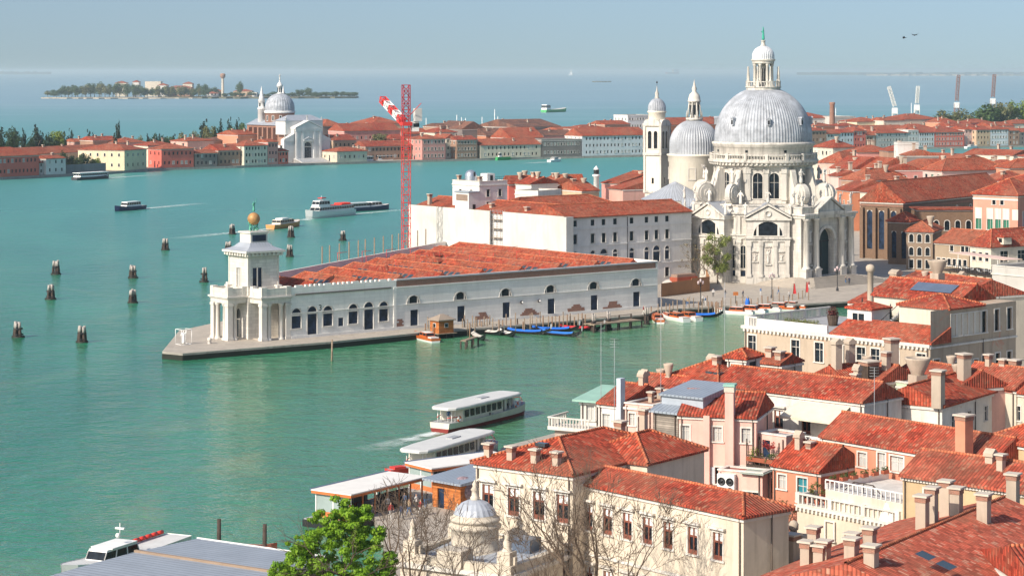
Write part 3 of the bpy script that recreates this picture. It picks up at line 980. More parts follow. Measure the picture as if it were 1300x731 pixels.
# painted numeral by the arches
fc = bpy.data.curves.new('numeral', 'FONT'); fc.body = '3'; fc.size = 1.5; fc.extrude = .02; fc.align_x = 'CENTER'
fo = bpy.data.objects.new('numeral', fc); COL.objects.link(fo); fo.parent = dog
fo.location = (dog_x(406.5), -3.83, 4.55); fo.rotation_euler = (R(90), 0, 0); fc.materials.append(IRON)
nm_ = bpy.data.meshes.new_from_object(fo.evaluated_get(bpy.context.evaluated_depsgraph_get())); bpy.data.objects.remove(fo)
fo = inst(nm_, 'numeral', dog, (dog_x(406.5), -3.83, 4.55)); fo.rotation_euler = (R(90), 0, 0)
# ---- corner tower with its two porches
tw = empty('customs_tower', QD, QRZ, 'square white stone tower with column porches and golden globe on the water point', 'tower')
mb = MB()
wall_face(mb, (0, 0), (6.2, 0), 0, 15, [(1.9, 9.0, 1.9, 3.4)], ISTRIA, .3)
wall_face(mb, (0, 6.2), (0, 0), 0, 15, [(3.1, 9.0, 1.3, 3.3), (3.0, 0, 1.5, 5.2)], ISTRIA, .3)
wall_face(mb, (6.2, 0), (6.2, 6.2), 0, 15, [], ISTRIA); wall_face(mb, (6.2, 6.2), (0, 6.2), 0, 15, [], ISTRIA)
for x, y in ((0, 0), (6.2, 0), (0, 6.2)):
 mb.box(x - .12, y - .12, 9.2, x + .45 if x == 0 else x + .12, y + .45 if y == 0 else y + .12, 14.4, ISTRIA_PLAIN)
mb.build('wall', tw)
inst(win_mesh('door', 1.9, 3.4), 'window', tw, (1.9, 0, 9.0)); inst(win_mesh('sclosed', 1.3, 3.3), 'window', tw, (0, 3.1, 9.0), R(-90))
mb = MB(); mb.box(1.82, -.05, 9, 1.98, .12, 12.4, ISTRIA_PLAIN); mb.build('mullion', tw)
inst(win_mesh('archd', 1.5, 5.2), 'door', tw, (0, 3.2, 0), R(-90))
mb = MB()
mb.box(-.5, -.5, 14.4, 6.7, 6.7, 14.8, ISTRIA_PLAIN)
for k in range(9):
 t_ = -.75 + k * .95
 mb.box(t_ * .9 + .2, -.75, 14.5, t_ * .9 + .6, -.5, 15.0, ISTRIA_PLAIN); mb.box(-.75, t_ * .9 + .2, 14.5, -.5, t_ * .9 + .6, 15.0, ISTRIA_PLAIN)
mb.box(-.95, -.95, 15.0, 7.15, 7.15, 15.35, ISTRIA_PLAIN)
mb.build('cornice', tw)
mb = MB()
def frus(a, za, b, zb, mat):
 c = 3.1
 P4 = lambda h, z: [(c - h, c - h, z), (c + h, c - h, z), (c + h, c + h, z), (c - h, c + h, z)]
 A, B = P4(a, za), P4(b, zb)
 for i in range(4): mb.poly([A[i], A[(i + 1) % 4], B[(i + 1) % 4], B[i]], mat)
frus(3.95, 15.36, 2.6, 15.9, LEAD); frus(2.6, 15.9, 1.75, 16.7, LEAD)
mb.build('roof', tw)
mb = MB(); mb.box(1.35, 1.35, 16.6, 4.85, 4.85, 18.3, ISTRIA_PLAIN); mb.box(1.15, 1.15, 18.3, 5.05, 5.05, 18.6, ISTRIA_PLAIN)
mb.box(1.7, 1.28, 16.9, 4.5, 1.345, 18.0, BLUEGLASS)
mb.build('attic', tw)
for (x, y, f) in ((2.5, 3.1, 1), (3.7, 3.1, -1)):
 J = [(0, 0, .55, .2), (0, .15 * f, 1.0, .24), (-.1 * f, .1, 1.3, .1), (-.1 * f, .25 * f, 1.45, .12), (.2, .35 * f, .35, .16), (.2, -.1 * f, .08, .12), (-.25, .1, .5, .16), (-.25, -.3, .05, .12),
         (.28, 0, 1.15, .1), (.42, .2, 1.5, .08), (.25, .1, 1.85, .08), (-.28, 0, 1.15, .1), (-.42, .2, 1.5, .08), (-.2, .1, 1.85, .08)]
 E = [(0, 1), (1, 2), (2, 3), (0, 4), (4, 5), (0, 6), (6, 7), (1, 8), (8, 9), (9, 10), (1, 11), (11, 12), (12, 13)]
 inst(skin_figure('atlas_statue', J, E, [VERDI]), 'atlas_statue', tw, (x, y, 18.6))
mb = MB(); mb.ball((3.1, 3.1, 20.75), 1.1, GOLD, 24)
mb.tube((3.1, 3.1, 18.5), (3.1, 3.1, 20.2), .16, .12, 8, VERDI)
mb.build('golden_globe', tw)
mb = MB(); mb.tube((3.1, 3.1, 22.1), (3.1, 3.1, 22.6), .1, .06, 6, VERDI); mb.plate([(0, 0), (.9, .1), (1.1, .8), (.7, 1.4), (.1, 1.5)], -.03, .03, VERDI)
sail = mb.build('sail_vane', tw, (0, 0, 0))
sail.data.transform(Matrix.Translation((0, 0, 0)))
fs = inst(statue_mesh(VERDI, 'fortune_statue', .9), 'fortune_statue', tw, (3.1, 3.1, 21.95)); fs.scale = (.85, .85, 1.0)
bpy.data.objects.remove(sail)
def porch(xa, ya, xb, yb, outs):
 mb = MB()
 mb.box(xa, ya, 6.4, xb, yb, 7.1, ISTRIA); mb.box(xa - .12, ya - .12, 7.1, xb + .12, yb + .12, 7.35, ISTRIA_PLAIN)
 mb.box(xa - .35, ya - .35, 7.35, xb + .35, yb + .35, 7.62, ISTRIA_PLAIN)
 for (a, b, c, d) in ((xa, ya, xb, ya + .4), (xa, yb - .4, xb, yb), (xa, ya + .4, xa + .4, yb - .4), (xb - .4, ya + .4, xb, yb - .4)):
  mb.box(a, b, 7.62, c, d, 9.0, ISTRIA)
 for (a, b) in ((xa, ya), (xb - .9, ya), (xa, yb - .9), (xb - .9, yb - .9)):
  mb.box(a - .06, b - .06, 7.62, a + .96, b + .96, 9.25, ISTRIA_PLAIN)
 mb.build('porch_entablature', tw)
 for (x, y) in outs:
  m2 = MB()
  if (x, y) in ((xa + .5, ya + .5), (xb - .5, ya + .5), (xa + .5, yb - .5)):
   m2.box(x - .5, y - .5, 0, x + .5, y + .5, 6.38, ISTRIA_PLAIN); m2.box(x - .6, y - .6, 0.01, x + .6, y + .6, .5, ISTRIA_PLAIN); m2.box(x - .6, y - .6, 5.9, x + .6, y + .6, 6.3, ISTRIA_PLAIN)
  else: column(m2, x, y, 0.01, 6.39, .42, ISTRIA_PLAIN)
  m2.build('pillar', tw)
porch(0.4, -3.85, 6.35, -.02, [(.9, -3.35), (2.1, -3.35), (4.6, -3.35), (5.85, -3.35)])
porch(-3.85, .4, -.02, 6.2, [(-3.35, .9), (-2.2, .9), (-3.35, 5.7), (-3.35, 4.5), (-3.35, 2.2)])
mb = MB(); mb.box(.9, -3.4, .01, 6.35, -.05, .2, PAVE); mb.box(-3.4, .5, .01, -.05, 6.1, .2, PAVE); mb.build('porch_floor', tw)
# white figure in its glass case at the very tip
gc = P(233, 437, 1.2)
cs = empty('glass_case', gc, QRZ, 'clear glass case with white rails at the very tip of the stone quay', 'display case')
mb = MB()
for x in (-1, 1):
 for y in (-1, 1): mb.tube((x, y, 0), (x, y, 2.6), .05, .05, 5, WHITEP)
for z in (.05, 2.6):
 for a, b in (((-1, -1), (1, -1)), ((1, -1), (1, 1)), ((1, 1), (-1, 1)), ((-1, 1), (-1, -1))): mb.tube((*a, z), (*b, z), .05, .05, 5, WHITEP)
mb.build('case_frame', cs)
stt = inst(statue_mesh(WHITEP, 'boy_statue', .6), 'boy_statue', None, gc); stt.scale = (1.1, 1.1, 1.25)
tag(stt, 'white statue of a standing boy inside the glass case on the quay tip', 'statue')
bs = P(266, 436, 1.2)
mb = MB(); mb.lathe([(.35, 0), (.3, .5), (.42, .6), (.3, 1.0), (.01, 1.1)], 10, ISTRIA_PLAIN); tag(mb.build('bollard', None, bs), 'short white stone bollard on the quay tip before the tower porch', 'bollard')
# ================================================================ SEMINARY
SA = P(720, 276.5, 16.8); SA.z = 1.2
SW = stucco('seminary_plaster', (0.74, 0.71, 0.67), 0.25, (0.30, 0.28, 0.26))
S1L = 36.0
wx = lambda px: (lambda k: (k * SA.y - SA.x) / (U.x - k * U.y) / S1L)((px - CX) / F)
cols = [wx(p) for p in (730, 752.5, 766.5, 781, 802, 821, 833.5, 847)]
cols = [c for c in cols if .01 < c < .98]
h = house('seminary', 'long white four storey seminary wing with rows of small dark windows', SA, QRZ, S1L, 13, 1.2, 16.8, SW, ('gx', 2.3), TILE,
          [('f', 13.6, 1.1, 1.3, 'plain', cols), ('f', 9.9, 1.1, 2.0, 'rect', cols), ('f', 5.4, 1.3, 2.9, 'archb', [c for i, c in enumerate(cols) if i not in (2, 6)]), ('f', 5.0, 2.0, 3.5, 'archb', [cols[2], cols[6]] if len(cols) > 6 else []),
           ('f', 1.6, 1.2, 2.0, 'rect', cols[1::2])], cat='building', over=.5)
mb = MB()
for z in (4.6, 9.3, 12.9): mb.box(-.05, -.14, z, S1L + .05, -.005, z + .22, SW)
mb.tube((17, -.12, 0), (17, -.12, 15.2), .08, .08, 6, IRON)
mb.build('string_course', h.root)
o2 = SA + W * 8
h2 = house('seminary_wing', 'white seminary wing wrapped in pale scaffold sheeting with red roof', o2, QRZ, 14, 47, 1.2, 16.7, SW, ('gy', 2.1), TILE, [], [(2, 8, 1.6, 'box'), (2.4, 21, 1.8, 'box'), (1.5, 43, 3.0, 'box')], cat='building')
for (a, b, dy) in ((14, 20, 'zigzag'),):
 pass
o3 = SA + W * 34 + U * 13
house('seminary_wing', 'low red roofed seminary range across the court behind the four storey wing', o3, QRZ, 34, 13, 1.2, 15.6, SW, ('hip', 3.0), TILE, [('f', 10.5, 1, 1.6, 'rect', 9)], [(8, 6, 2, 'box'), (20, 6.4, 1.6, 'box')], cat='building')
SHEET = stucco('scaffold_sheet', (0.62, 0.59, 0.54), 0.3, (0.40, 0.36, 0.31))
sc = empty('scaffold', SA, QRZ, 'pale sheeted scaffold hung over the whole side of the seminary', 'scaffold')
def sheet(y0, y1, x=-1.0, top=15.9):
 mb = MB()
 n = int((y1 - y0) / 1.3)
 rnd = random.Random(int(y0))
 pts = [(x + rnd.uniform(-.07, .07), y0 + (y1 - y0) * i / n) for i in range(n + 1)]
 for a, b in zip(pts, pts[1:]):
  mb.poly([(*b, 0), (*a, 0), (*a, top), (*b, top)], SHEET, [(b[1], 0), (a[1], 0), (a[1], top), (b[1], top)])
 mb.poly([(*pts[0], top), (*pts[-1], top), (-.05, y1, top - .02), (-.05, y0, top - .02)], PALEWOOD)
 return mb.build('sheeting', sc)
sheet(0.0, 20.8); sheet(25.4, 56)
mb = MB(); mb.poly([(-1, -.9, 0), (1.0, -.9, 0), (1.0, -.9, 15.8), (-1, -.9, 15.8)], SHEET); mb.poly([(-1, -.9, 0), (-1, 0, 0), (-1, 0, 15.8), (-1, -.9, 15.8)], SHEET)
mb.poly([(1, -.9, 0), (1, -.2, 0), (1, -.2, 15.8), (1, -.9, 15.8)], SHEET); mb.poly([(-1, -.9, 15.8), (1, -.9, 15.8), (1, -.2, 15.8), (-1, -.2, 15.8)], SHEET)
mb.build('sheeting', sc)
mb = MB()
for y in (21, 22.6, 24, 25.2):
 for x in (-.9, -.3): mb.tube((x, y, 0), (x, y, 16.2), .05, .05, 5, GREYP)
for z in range(2, 16, 2):
 mb.box(-.95, 20.9, z, -.1, 25.3, z + .08, PALEWOOD); mb.tube((-.95, 20.9, z + 1), (-.95, 25.3, z + 1), .04, .04, 5, GREYP)
mb.build('scaffold_frame', sc)
# roof block with the little observatory
ob = house('observatory_block', 'white rooftop block with silver observatory dome above the scaffolded wing', SA + W * 33 + U * 2, QRZ, 8, 10, 15.5, 22.6, SW, ('flat', .5), None,
           [('f', 1.4, .9, 1.6, 'rect', (2, .1, .95)), ('f', 4.2, .9, 1.6, 'rect', (2, .1, .95)), ('l', 4.3, .9, 1.4, 'rect', (2, .1, .9))], cat='rooftop block', gmat=GREYP)
mb = MB(); mb.lathe([(1.35, 7.0), (1.35, 8.6), (1.32, 9.0), (1.1, 9.5), (.75, 9.85), (.3, 10.02), (.01, 10.05)], 18, plain('silver_dome', (.55, .58, .62), .3, .5, .7), 2.2, 6.0); mb.box(2.0, 4.5, 8.6, 2.4, 4.75, 9.6, BLACKP)
mb.build('observatory_dome', ob.root)
mb = MB(); mb.box(4.6, 3, 7.1, 6.8, 5.5, 9.2, SW); mb.box(5.4, 2.95, 7.6, 6.2, 2.99, 8.8, GLASS); mb.build('stair_head', ob.root)
mb = MB()
for k in range(6): mb.tube((4.7 + k * .6, .3, 7.5), (4.7 + k * .6, .3, 8.6), .03, .03, 4, IRON)
for z in (8.1, 8.6): mb.tube((4.7, .3, z), (7.8, .3, z), .03, .03, 4, IRON)
mb.build('roof_railing', ob.root)
mb = MB(); mb.box(-3, 0, 0, -.02, 5, 5.2, SW); mb.box(-3.05, .4, 3.4, -3.01, 4.6, 4.8, plain('lattice_screen', (.25, .18, .14), .8)); mb.box(-3.2, -.2, 5.2, -.02, 5.2, 5.5, ZINC); mb.box(-1.9, -.04, 1.2, -1.1, -.005, 2.6, GLASS)
mb.build('lean_to', ob.root)
for i, (x, y) in enumerate(((.7, .8), (1.3, 9.2))):
 inst(chimney_mesh('box', 1.8, .7), 'chimney', ob.root, (x, y, 7.0))
# ================================================================ THE BIG DOMED CHURCH
CC = Vector((57.2, 520, 1.2)); CRZ = R(-48)
ch = empty('domed_church', CC, CRZ, 'huge white octagonal church with grey lead dome, scroll buttresses and green statue', 'church')
MARB = stone('church_marble', (0.60, 0.56, 0.50), 1.8, 0.7, 0.68, 0.75, (0.15, 0.135, 0.12), vary=0.08)
MT = stucco('church_marble_trim', (0.60, 0.565, 0.505), 0.9, (0.09, 0.085, 0.08))
def octo(ap, a0=0.0, n=8):
 r = ap / math.cos(PI / n)
 return [(r * math.cos(a0 + PI / n + 2 * PI * i / n), r * math.sin(a0 + PI / n + 2 * PI * i / n)) for i in range(n)]
def ring_prism(mb, ap0, z0, z1, mat, ap1=None, n=8):
 a = octo(ap0, 0, n); b = octo(ap1 if ap1 else ap0, 0, n)
 for i in range(n):
  j = (i + 1) % n
  mb.poly([(*a[i], z0), (*a[j], z0), (*b[j], z1), (*b[i], z1)], mat)
 mb.poly([(*p, z1) for p in b], mat); mb.poly([(*p, z0) for p in reversed(a)], mat)
# outer octagon
AP = 15.6
mb = MB()
oc = octo(AP)
for i in range(8):
 p0, p1 = oc[i], oc[(i + 1) % 8]
 ln = math.dist(p0, p1)
 o_ = [(ln * .09, 3.2, 1.5, 5.0), (ln * .91, 3.2, 1.5, 5.0), (ln * .09, 0.3, 1.5, 2.4), (ln * .91, .3, 1.5, 2.4)]
 wall_face(mb, p0, p1, 0, 14.6, o_, MARB, .4)
ring_prism(mb, AP + .25, 0, 1.4, MT); ring_prism(mb, AP + .3, 9.7, 10.4, MT); ring_prism(mb, AP + .55, 10.4, 10.75, MT)
ring_prism(mb, AP + .3, 14.6, 15.2, MT); ring_prism(mb, AP + .7, 15.2, 15.55, MT)
ring_prism(mb, AP + .05, 15.55, 16.9, MARB, AP + .05)
ring_prism(mb, AP + .25, 16.9, 17.15, MT)
mb.build('ambulatory_wall', ch)
for i in range(8):
 p0, p1 = Vector((*oc[i], 0)), Vector((*oc[(i + 1) % 8], 0))
 a = math.atan2((p1 - p0).y, (p1 - p0).x)
 for s in (.09, .91):
  q = p0.lerp(p1, s)
  inst(win_mesh('archd', 1.5, 5.0), 'window', ch, (q.x, q.y, 3.2), a); inst(win_mesh('door', 1.5, 2.4), 'door', ch, (q.x, q.y, .3), a)
 for s in (.0, .17, .83):
  m2 = MB(); q = p0.lerp(p1, s)
  m2.X = Matrix.Translation((q.x, q.y, 0)) @ Matrix.Rotation(a, 4, 'Z')
  m2.box(-.55, -.32, 1.4, .55, .1, 9.68, MT); m2.box(-.7, -.45, 8.8, .7, .1, 9.69, MT); m2.box(-.5, -.3, 10.78, .5, .1, 14.58, MT)
  m2.build('pilaster', ch)
# drum
DA = 10.5
mb = MB()
dc = octo(DA)
for i in range(8):
 p0, p1 = dc[i], dc[(i + 1) % 8]
 ln = math.dist(p0, p1)
 wall_face(mb, p0, p1, 14, 26.0, [(ln * .29, 18.3, 2.15, 5.7), (ln * .71, 18.3, 2.15, 5.7)], MARB, .5)
ring_prism(mb, DA + .25, 17.2, 17.9, MT); ring_prism(mb, DA + .3, 24.9, 25.4, MT)
mb.build('drum_wall', ch)
for i in range(8):
 p0, p1 = Vector((*dc[i], 0)), Vector((*dc[(i + 1) % 8], 0))
 a = math.atan2((p1 - p0).y, (p1 - p0).x)
 for s in (.29, .71):
  q = p0.lerp(p1, s); inst(win_mesh('archd', 2.15, 5.7), 'window', ch, (q.x, q.y, 18.3), a)
 for s in (.04, .5, .96):
  m2 = MB(); q = p0.lerp(p1, s)
  m2.X = Matrix.Translation((q.x, q.y, 0)) @ Matrix.Rotation(a, 4, 'Z')
  m2.box(-.5, -.4, 17.92, .5, .1, 24.88, MT); m2.box(-.65, -.52, 23.9, .65, .1, 24.89, MT); m2.box(-.6, -.5, 17.93, .6, .1, 18.6, MT)
  m2.build('pilaster', ch)
mb = MB()
mb.lathe([(11.0, 25.3), (11.9, 25.6), (11.9, 26.0), (12.5, 26.3), (12.5, 26.75), (11.6, 26.75)], 64, MT, smooth=False)
for k in range(72):
 a = 2 * PI * k / 72
 mb.X = Matrix.Rotation(a, 4, 'Z'); mb.box(11.7, -.2, 25.75, 12.3, .2, 26.25, MT)
mb.X = None
mb.build('drum_cornice', ch)
mb = MB()
mb.lathe([(12.1, 26.76), (12.1, 27.0), (11.8, 27.0), (11.8, 26.76)], 64, MT, smooth=False); mb.lathe([(12.15, 27.85), (12.15, 28.1), (11.75, 28.1), (11.75, 27.85), (12.15, 27.85)], 64, MT, smooth=False)
for k in range(112):
 a = 2 * PI * k / 112
 c_, s_ = math.cos(a), math.sin(a)
 if k % 7 == 0:
  mb.X = Matrix.Rotation(a, 4, 'Z'); mb.box(11.65, -.35, 26.76, 12.25, .35, 28.25, MT); mb.X = None
 else: mb.tube((11.95 * c_, 11.95 * s_, 27), (11.95 * c_, 11.95 * s_, 27.86), .11, .11, 5, MT, False)
mb.build('balustrade', ch)
mb = MB()
mb.lathe([(11.25, 26.7), (11.25, 29.6), (11.45, 29.7), (11.45, 30.0), (11.7, 30.25), (11.7, 30.6), (11.1, 30.8)], 96, MARB)
mb.build('upper_drum', ch)
for k in range(8):
 a = 2 * PI * (k + .5) / 8
 mb = MB(); mb.box(-.32, 0, 0, .32, .2, .55, GLASS); mb.build('drum_vent', ch, (11.29 * math.cos(a), 11.29 * math.sin(a), 28.5), a + R(90))
def dome_profile(r, z, rise, n=18, r1=.3, stilt=0.0):
 pr = [(r, z)]
 if stilt: pr.append((r, z + stilt))
 for i in range(1, n + 1):
  t_ = PI / 2 * i / n
  rr = r * math.cos(t_)
  if rr < r1: pr.append((r1, z + stilt + rise * math.sin(math.acos(r1 / r)))); break
  pr.append((rr, z + stilt + rise * math.sin(t_)))
 return pr
mb = MB(); mb.lathe(dome_profile(10.95, 30.7, 11.4, 20, 3.2, 1.1), 288, LEADDOME, smooth=False, rib=3, ribd=.11)
mb.build('dome', ch)
for k in range(8):
 a = 2 * PI * k / 8 + R(3)
 mb = MB(); mb.box(-.35, -.6, 0, .35, .5, 1.5, LEADDOME); mb.box(-.22, -.64, .2, .22, -.605, 1.1, BLACKP); roof_mesh(mb, -.45, -.7, .45, .6, 1.5, .35, 'gy', LEADDOME, caps=False, th=.05)
 mb.build('dome_hatch', ch, (10.55 * math.cos(a), 10.55 * math.sin(a), 34.6), a + R(90))
# lantern
mb = MB()
mb.lathe([(3.3, 42.2), (3.9, 42.4), (3.9, 42.9), (4.1, 43.0), (4.1, 43.2), (2.0, 43.2)], 32, MT, smooth=False)
mb.lathe([(4.0, 44.2), (4.0, 44.4), (3.8, 44.4), (3.8, 44.2), (4.0, 44.2)], 32, MT, smooth=False)
for k in range(40):
 a = 2 * PI * k / 40; mb.tube((3.9 * math.cos(a), 3.9 * math.sin(a), 43.2), (3.9 * math.cos(a), 3.9 * math.sin(a), 44.2), .08, .08, 4, MT, False)
mb.build('lantern_gallery', ch)
for k in range(8):
 a = 2 * PI * k / 8 + R(22.5)
 c_, s_ = math.cos(a), math.sin(a)
 mb = MB(); mb.box(-.35, -.35, 0, .35, .35, 1.3, MT); mb.lathe([(.3, 1.3), (.34, 1.5), (.22, 1.7), (.3, 2.0), (.12, 4.2), (.16, 4.35), (.02, 4.6)], 8, MT)
 mb.build('obelisk', ch, (3.7 * c_, 3.7 * s_, 43.2), a)
 mb = MB(); column(mb, 0, 0, 0, 5.2, .33, MT, 8); mb.build('lantern_column', ch, (2.1 * c_, 2.1 * s_, 43.2))
mb = MB()
mb.lathe([(1.25, 43.2), (1.25, 48.3)], 8, MARB, smooth=False)
for k in range(8):
 a = 2 * PI * k / 8
 mb.X = Matrix.Rotation(a, 4, 'Z'); mb.box(1.1, -.32, 43.9, 1.2, .32, 47.3, GLASS)
mb.X = None
mb.lathe([(2.2, 48.3), (2.5, 48.5), (2.5, 48.9), (2.75, 49.1), (2.75, 49.4), (2.4, 49.5)], 32, MT, smooth=False)
mb.build('lantern_core', ch)
mb = MB(); mb.lathe(dome_profile(2.45, 49.4, 2.4, 10, .5, .7), 96, plain('small_dome_lead', (.62, .63, .65), .5, .4, .1), smooth=False, rib=3, ribd=.12)
mb.lathe([(.55, 52.2), (.7, 52.5), (.45, 52.8), (.45, 53.5), (.6, 53.6), (.4, 53.7), (.01, 53.75)], 12, MT); mb.build('lantern_dome', ch)
o = inst(statue_mesh(plain('green_bronze', (.05, .38, .27), .6, .3, .1, .2, 2.), 'bronze_statue', .5), 'bronze_statue', ch, (0, 0, 53.6), R(-40)); o.scale = (1.35, 1.35, 1.62)
# scroll buttresses
def scroll_prof():
 pr = [(10.6, 16.9), (17.2, 16.9)]
 c, r = (15.4, 19.4), 2.35
 for i in range(0, 13):
  t_ = R(-60 + i * 16)
  pr.append((c[0] + r * math.cos(t_), c[1] + r * math.sin(t_)))
 for x, z in ((13.3, 20.9), (12.9, 21.9), (12.6, 23.0), (12.3, 24.2), (12.0, 24.7), (10.6, 24.7)): pr.append((x, z))
 return pr
mb = MB()
mb.plate(scroll_prof(), -.6, .6, MT)
for y0, y1 in ((-.85, -.61), (.61, .85)):
 mb.X = Matrix.Translation((15.4, 0, 19.4)) @ Matrix.Rotation(R(90), 4, 'X')
 mb.lathe([(1.9, -y0), (1.9, -y1), (1.5, -y1), (1.5, -y1 * .93)], 20, MT) if 0 else None
 mb.X = None
 mb.plate([(15.4 + 1.9 * math.cos(2 * PI * i / 20), 19.4 + 1.9 * math.sin(2 * PI * i / 20)) for i in range(20)], y0, y1, MT)
 yy = (y0 - .22, y0) if y0 < 0 else (y1, y1 + .22)
 mb.plate([(15.4 + .95 * math.cos(2 * PI * i / 14), 19.4 + .95 * math.sin(2 * PI * i / 14)) for i in range(14)], yy[0], yy[1], MT)
SCR = mb.mesh('scroll_buttress')
for k in range(4):
 a = R(90 * k)
 for s in (-1, 1):
  a = R(90 * k + 15 * s)
  off = 0.0
  x, y = -off * math.sin(a) * 1, off * math.cos(a) * 1
  so = inst(SCR, 'scroll_buttress', ch, (x, y, 0), a)
  st = inst(STATUE if s > 0 else STATUE2, 'statue', ch, (x + 15.2 * math.cos(a), y + 15.2 * math.sin(a), 21.7), a + R(90)); st.scale = (1.6, 1.6, 1.8)
  st = inst(STATUE2 if s > 0 else STATUE, 'statue', ch, (16.3 * math.cos(a + R(9) * s), 16.3 * math.sin(a + R(9) * s), 17.15), a + R(90)); st.scale = (1.5, 1.5, 1.7)
# chapel fronts
RELIEF = stone('carved_relief', (0.52, 0.47, 0.41), .5, .4, .35, .6, (.12, .1, .09))
def pediment(mb, w, z, h, y0, y1, mat):
 mb.plate([(-w / 2, z), (w / 2, z), (0, z + h)], y0, y1, mat)
 L = math.hypot(w / 2, h)
 for s in (-1, 1):
  mb.plate([(s * (w / 2 + .4), z + .12), (s * (w / 2 + .4), z + .55), (0, z + h + .75), (0, z + h + .25)][::s], y0 - .35, y1 + .1, mat)
 mb.box(-w / 2 - .4, y0 - .35, z - .3, w / 2 + .4, y1, z + .1, mat)
def chapel(k):
 a = R(45 * k)
 m4 = Matrix.Rotation(a + R(90), 4, 'Z')     # local -y outward
 X = lambda mb: setattr(mb, 'X', m4)
 w_, yo = 9.4, -18.2
 mb = MB(); X(mb)
 wall_face(mb, (-w_ / 2, yo), (w_ / 2, yo), 0, 14.2, [(w_ / 2, 10.6, 6.4, 3.1)], MARB, .5)
 wall_face(mb, (w_ / 2, yo), (w_ / 2, -15), 0, 14.2, [], MARB); wall_face(mb, (-w_ / 2, -15), (-w_ / 2, yo), 0, 14.2, [], MARB)
 mb.box(-w_ / 2 - .15, yo - .25, 0, w_ / 2 + .15, -15, 1.5, MT)
 mb.box(-w_ / 2 - .15, yo - .3, 9.3, w_ / 2 + .15, -15, 9.9, MT); mb.box(-w_ / 2 - .4, yo - .6, 9.9, w_ / 2 + .4, -15, 10.25, MT)
 pediment(mb, w_ + .2, 14.25, 2.7, yo - .1, -15.2, MT)
 mb.build('chapel_front', ch)
 mb = MB(); X(mb)
 for s in (-1, 1): mb.poly([(s * (w_ / 2 + .4), yo - .4, 14.95), (s * (w_ / 2 + .4), -12, 14.95), (0, -12, 17.75), (0, yo - .4, 17.75)], LEAD)
 mb.build('chapel_roof', ch)
 q = m4 @ Vector((0, yo, 10.6)); inst(win_mesh('lun', 6.4, 3.1), 'window', ch, q, a + R(90))
 for x in (-4.2, -1.6, 1.6, 4.2):
  m2 = MB(); m2.X = m4; m2.box(x - .42, yo - .35, 1.5, x + .42, yo, 9.28, MT); m2.box(x - .55, yo - .45, 8.3, x + .55, yo - .01, 9.29, MT); m2.box(x - .55, yo - .42, 1.5, x + .55, yo - .01, 2.2, MT)
  m2.build('pilaster', ch)
 for x, hh in ((-2.9, 1.5), (0, 3.2), (2.9, 1.5)):
  m2 = MB(); m2.X = m4; z = 5.0 if hh < 2 else 4.4
  m2.box(x - .55, yo - .06, z, x + .55, yo - .002, z + hh + .5, RELIEF); m2.box(x - .7, yo - .3, z - .3, x + .7, yo - .003, z, MT); m2.box(x - .7, yo - .3, z + hh + .5, x + .7, yo - .003, z + hh + .7, MT)
  m2.build('niche', ch)
  q = m4 @ Vector((x, yo - .15, z)); st = inst(STATUE, 'statue', ch, q, a + R(90)); st.scale = (.9, .6, hh / 1.9)
 m2 = MB(); m2.X = m4 @ Matrix.Translation((0, yo - .12, 15.4)) @ Matrix.Rotation(R(90), 4, 'X'); m2.lathe([(.75, 0), (.75, .15), (.5, .15), (.5, .02), (.01, .02)], 16, MT); m2.build('oculus', ch)
 for x, z in ((0, 17.6), (-4.9, 14.9), (4.9, 14.9)):
  q = m4 @ Vector((x, yo + .3, z)); st = inst(STATUE2, 'statue', ch, q, a + R(90)); st.scale = (1.4, 1.4, 1.6)
for k in (-1, -2, -3, 2): chapel(k)
# great portal
m4 = Matrix.Rotation(R(90), 4, 'Z')
mb = MB(); mb.X = m4
PW, yo = 17.0, -18.6
wall_face(mb, (-PW / 2, yo), (PW / 2, yo), 0, 14.4, [(PW / 2, 1.6, 5.0, 10.4)], MARB, 1.6)
wall_face(mb, (PW / 2, yo), (PW / 2, -14), 0, 14.4, [], MARB); wall_face(mb, (-PW / 2, -14), (-PW / 2, yo), 0, 14.4, [], MARB)
mb.box(-PW / 2 - .2, yo - 1.3, 14.4, PW / 2 + .2, -14, 15.0, MT); mb.box(-PW / 2 - .5, yo - 1.6, 15.0, PW / 2 + .5, -14, 15.4, MT)
mb.box(-PW / 2, yo - .3, 15.4, PW / 2, -14, 16.6, MARB); mb.box(-PW / 2 - .15, yo - .5, 16.6, PW / 2 + .15, -14, 16.85, MT)
pediment(mb, 8.6, 15.7, 2.6, yo - 1.3, yo + 1, MT)
# arch spandrels and voussoirs
n = 16
for i in range(n):
 t0, t1 = PI * i / n, PI * (i + 1) / n
 A_ = lambda t_, r: (-r * math.cos(t_), 9.5 + r * math.sin(t_))
 a_, b_ = A_(t0, 2.5), A_(t1, 2.5); cx_ = -2.51 if i < n / 2 else 2.51
 mb.poly([(a_[0], yo - .02, a_[1]), (b_[0], yo - .02, b_[1]), (b_[0], yo - .02, 12.02), (a_[0], yo - .02, 12.02)], MARB)
 c_, d_ = A_(t1, 3.1), A_(t0, 3.1)
 mb.poly([(a_[0], yo - .3, a_[1]), (b_[0], yo - .3, b_[1]), (c_[0], yo - .3, c_[1]), (d_[0], yo - .3, d_[1])], MT)
 mb.poly([(a_[0], yo - .3, a_[1]), (a_[0], yo + 1.6, a_[1]), (b_[0], yo + 1.6, b_[1]), (b_[0], yo - .3, b_[1])], MT)
 mb.poly([(d_[0], yo - .3, d_[1]), (c_[0], yo - .3, c_[1]), (c_[0], yo, c_[1]), (d_[0], yo, d_[1])], MT)
mb.build('portal_wall', ch)
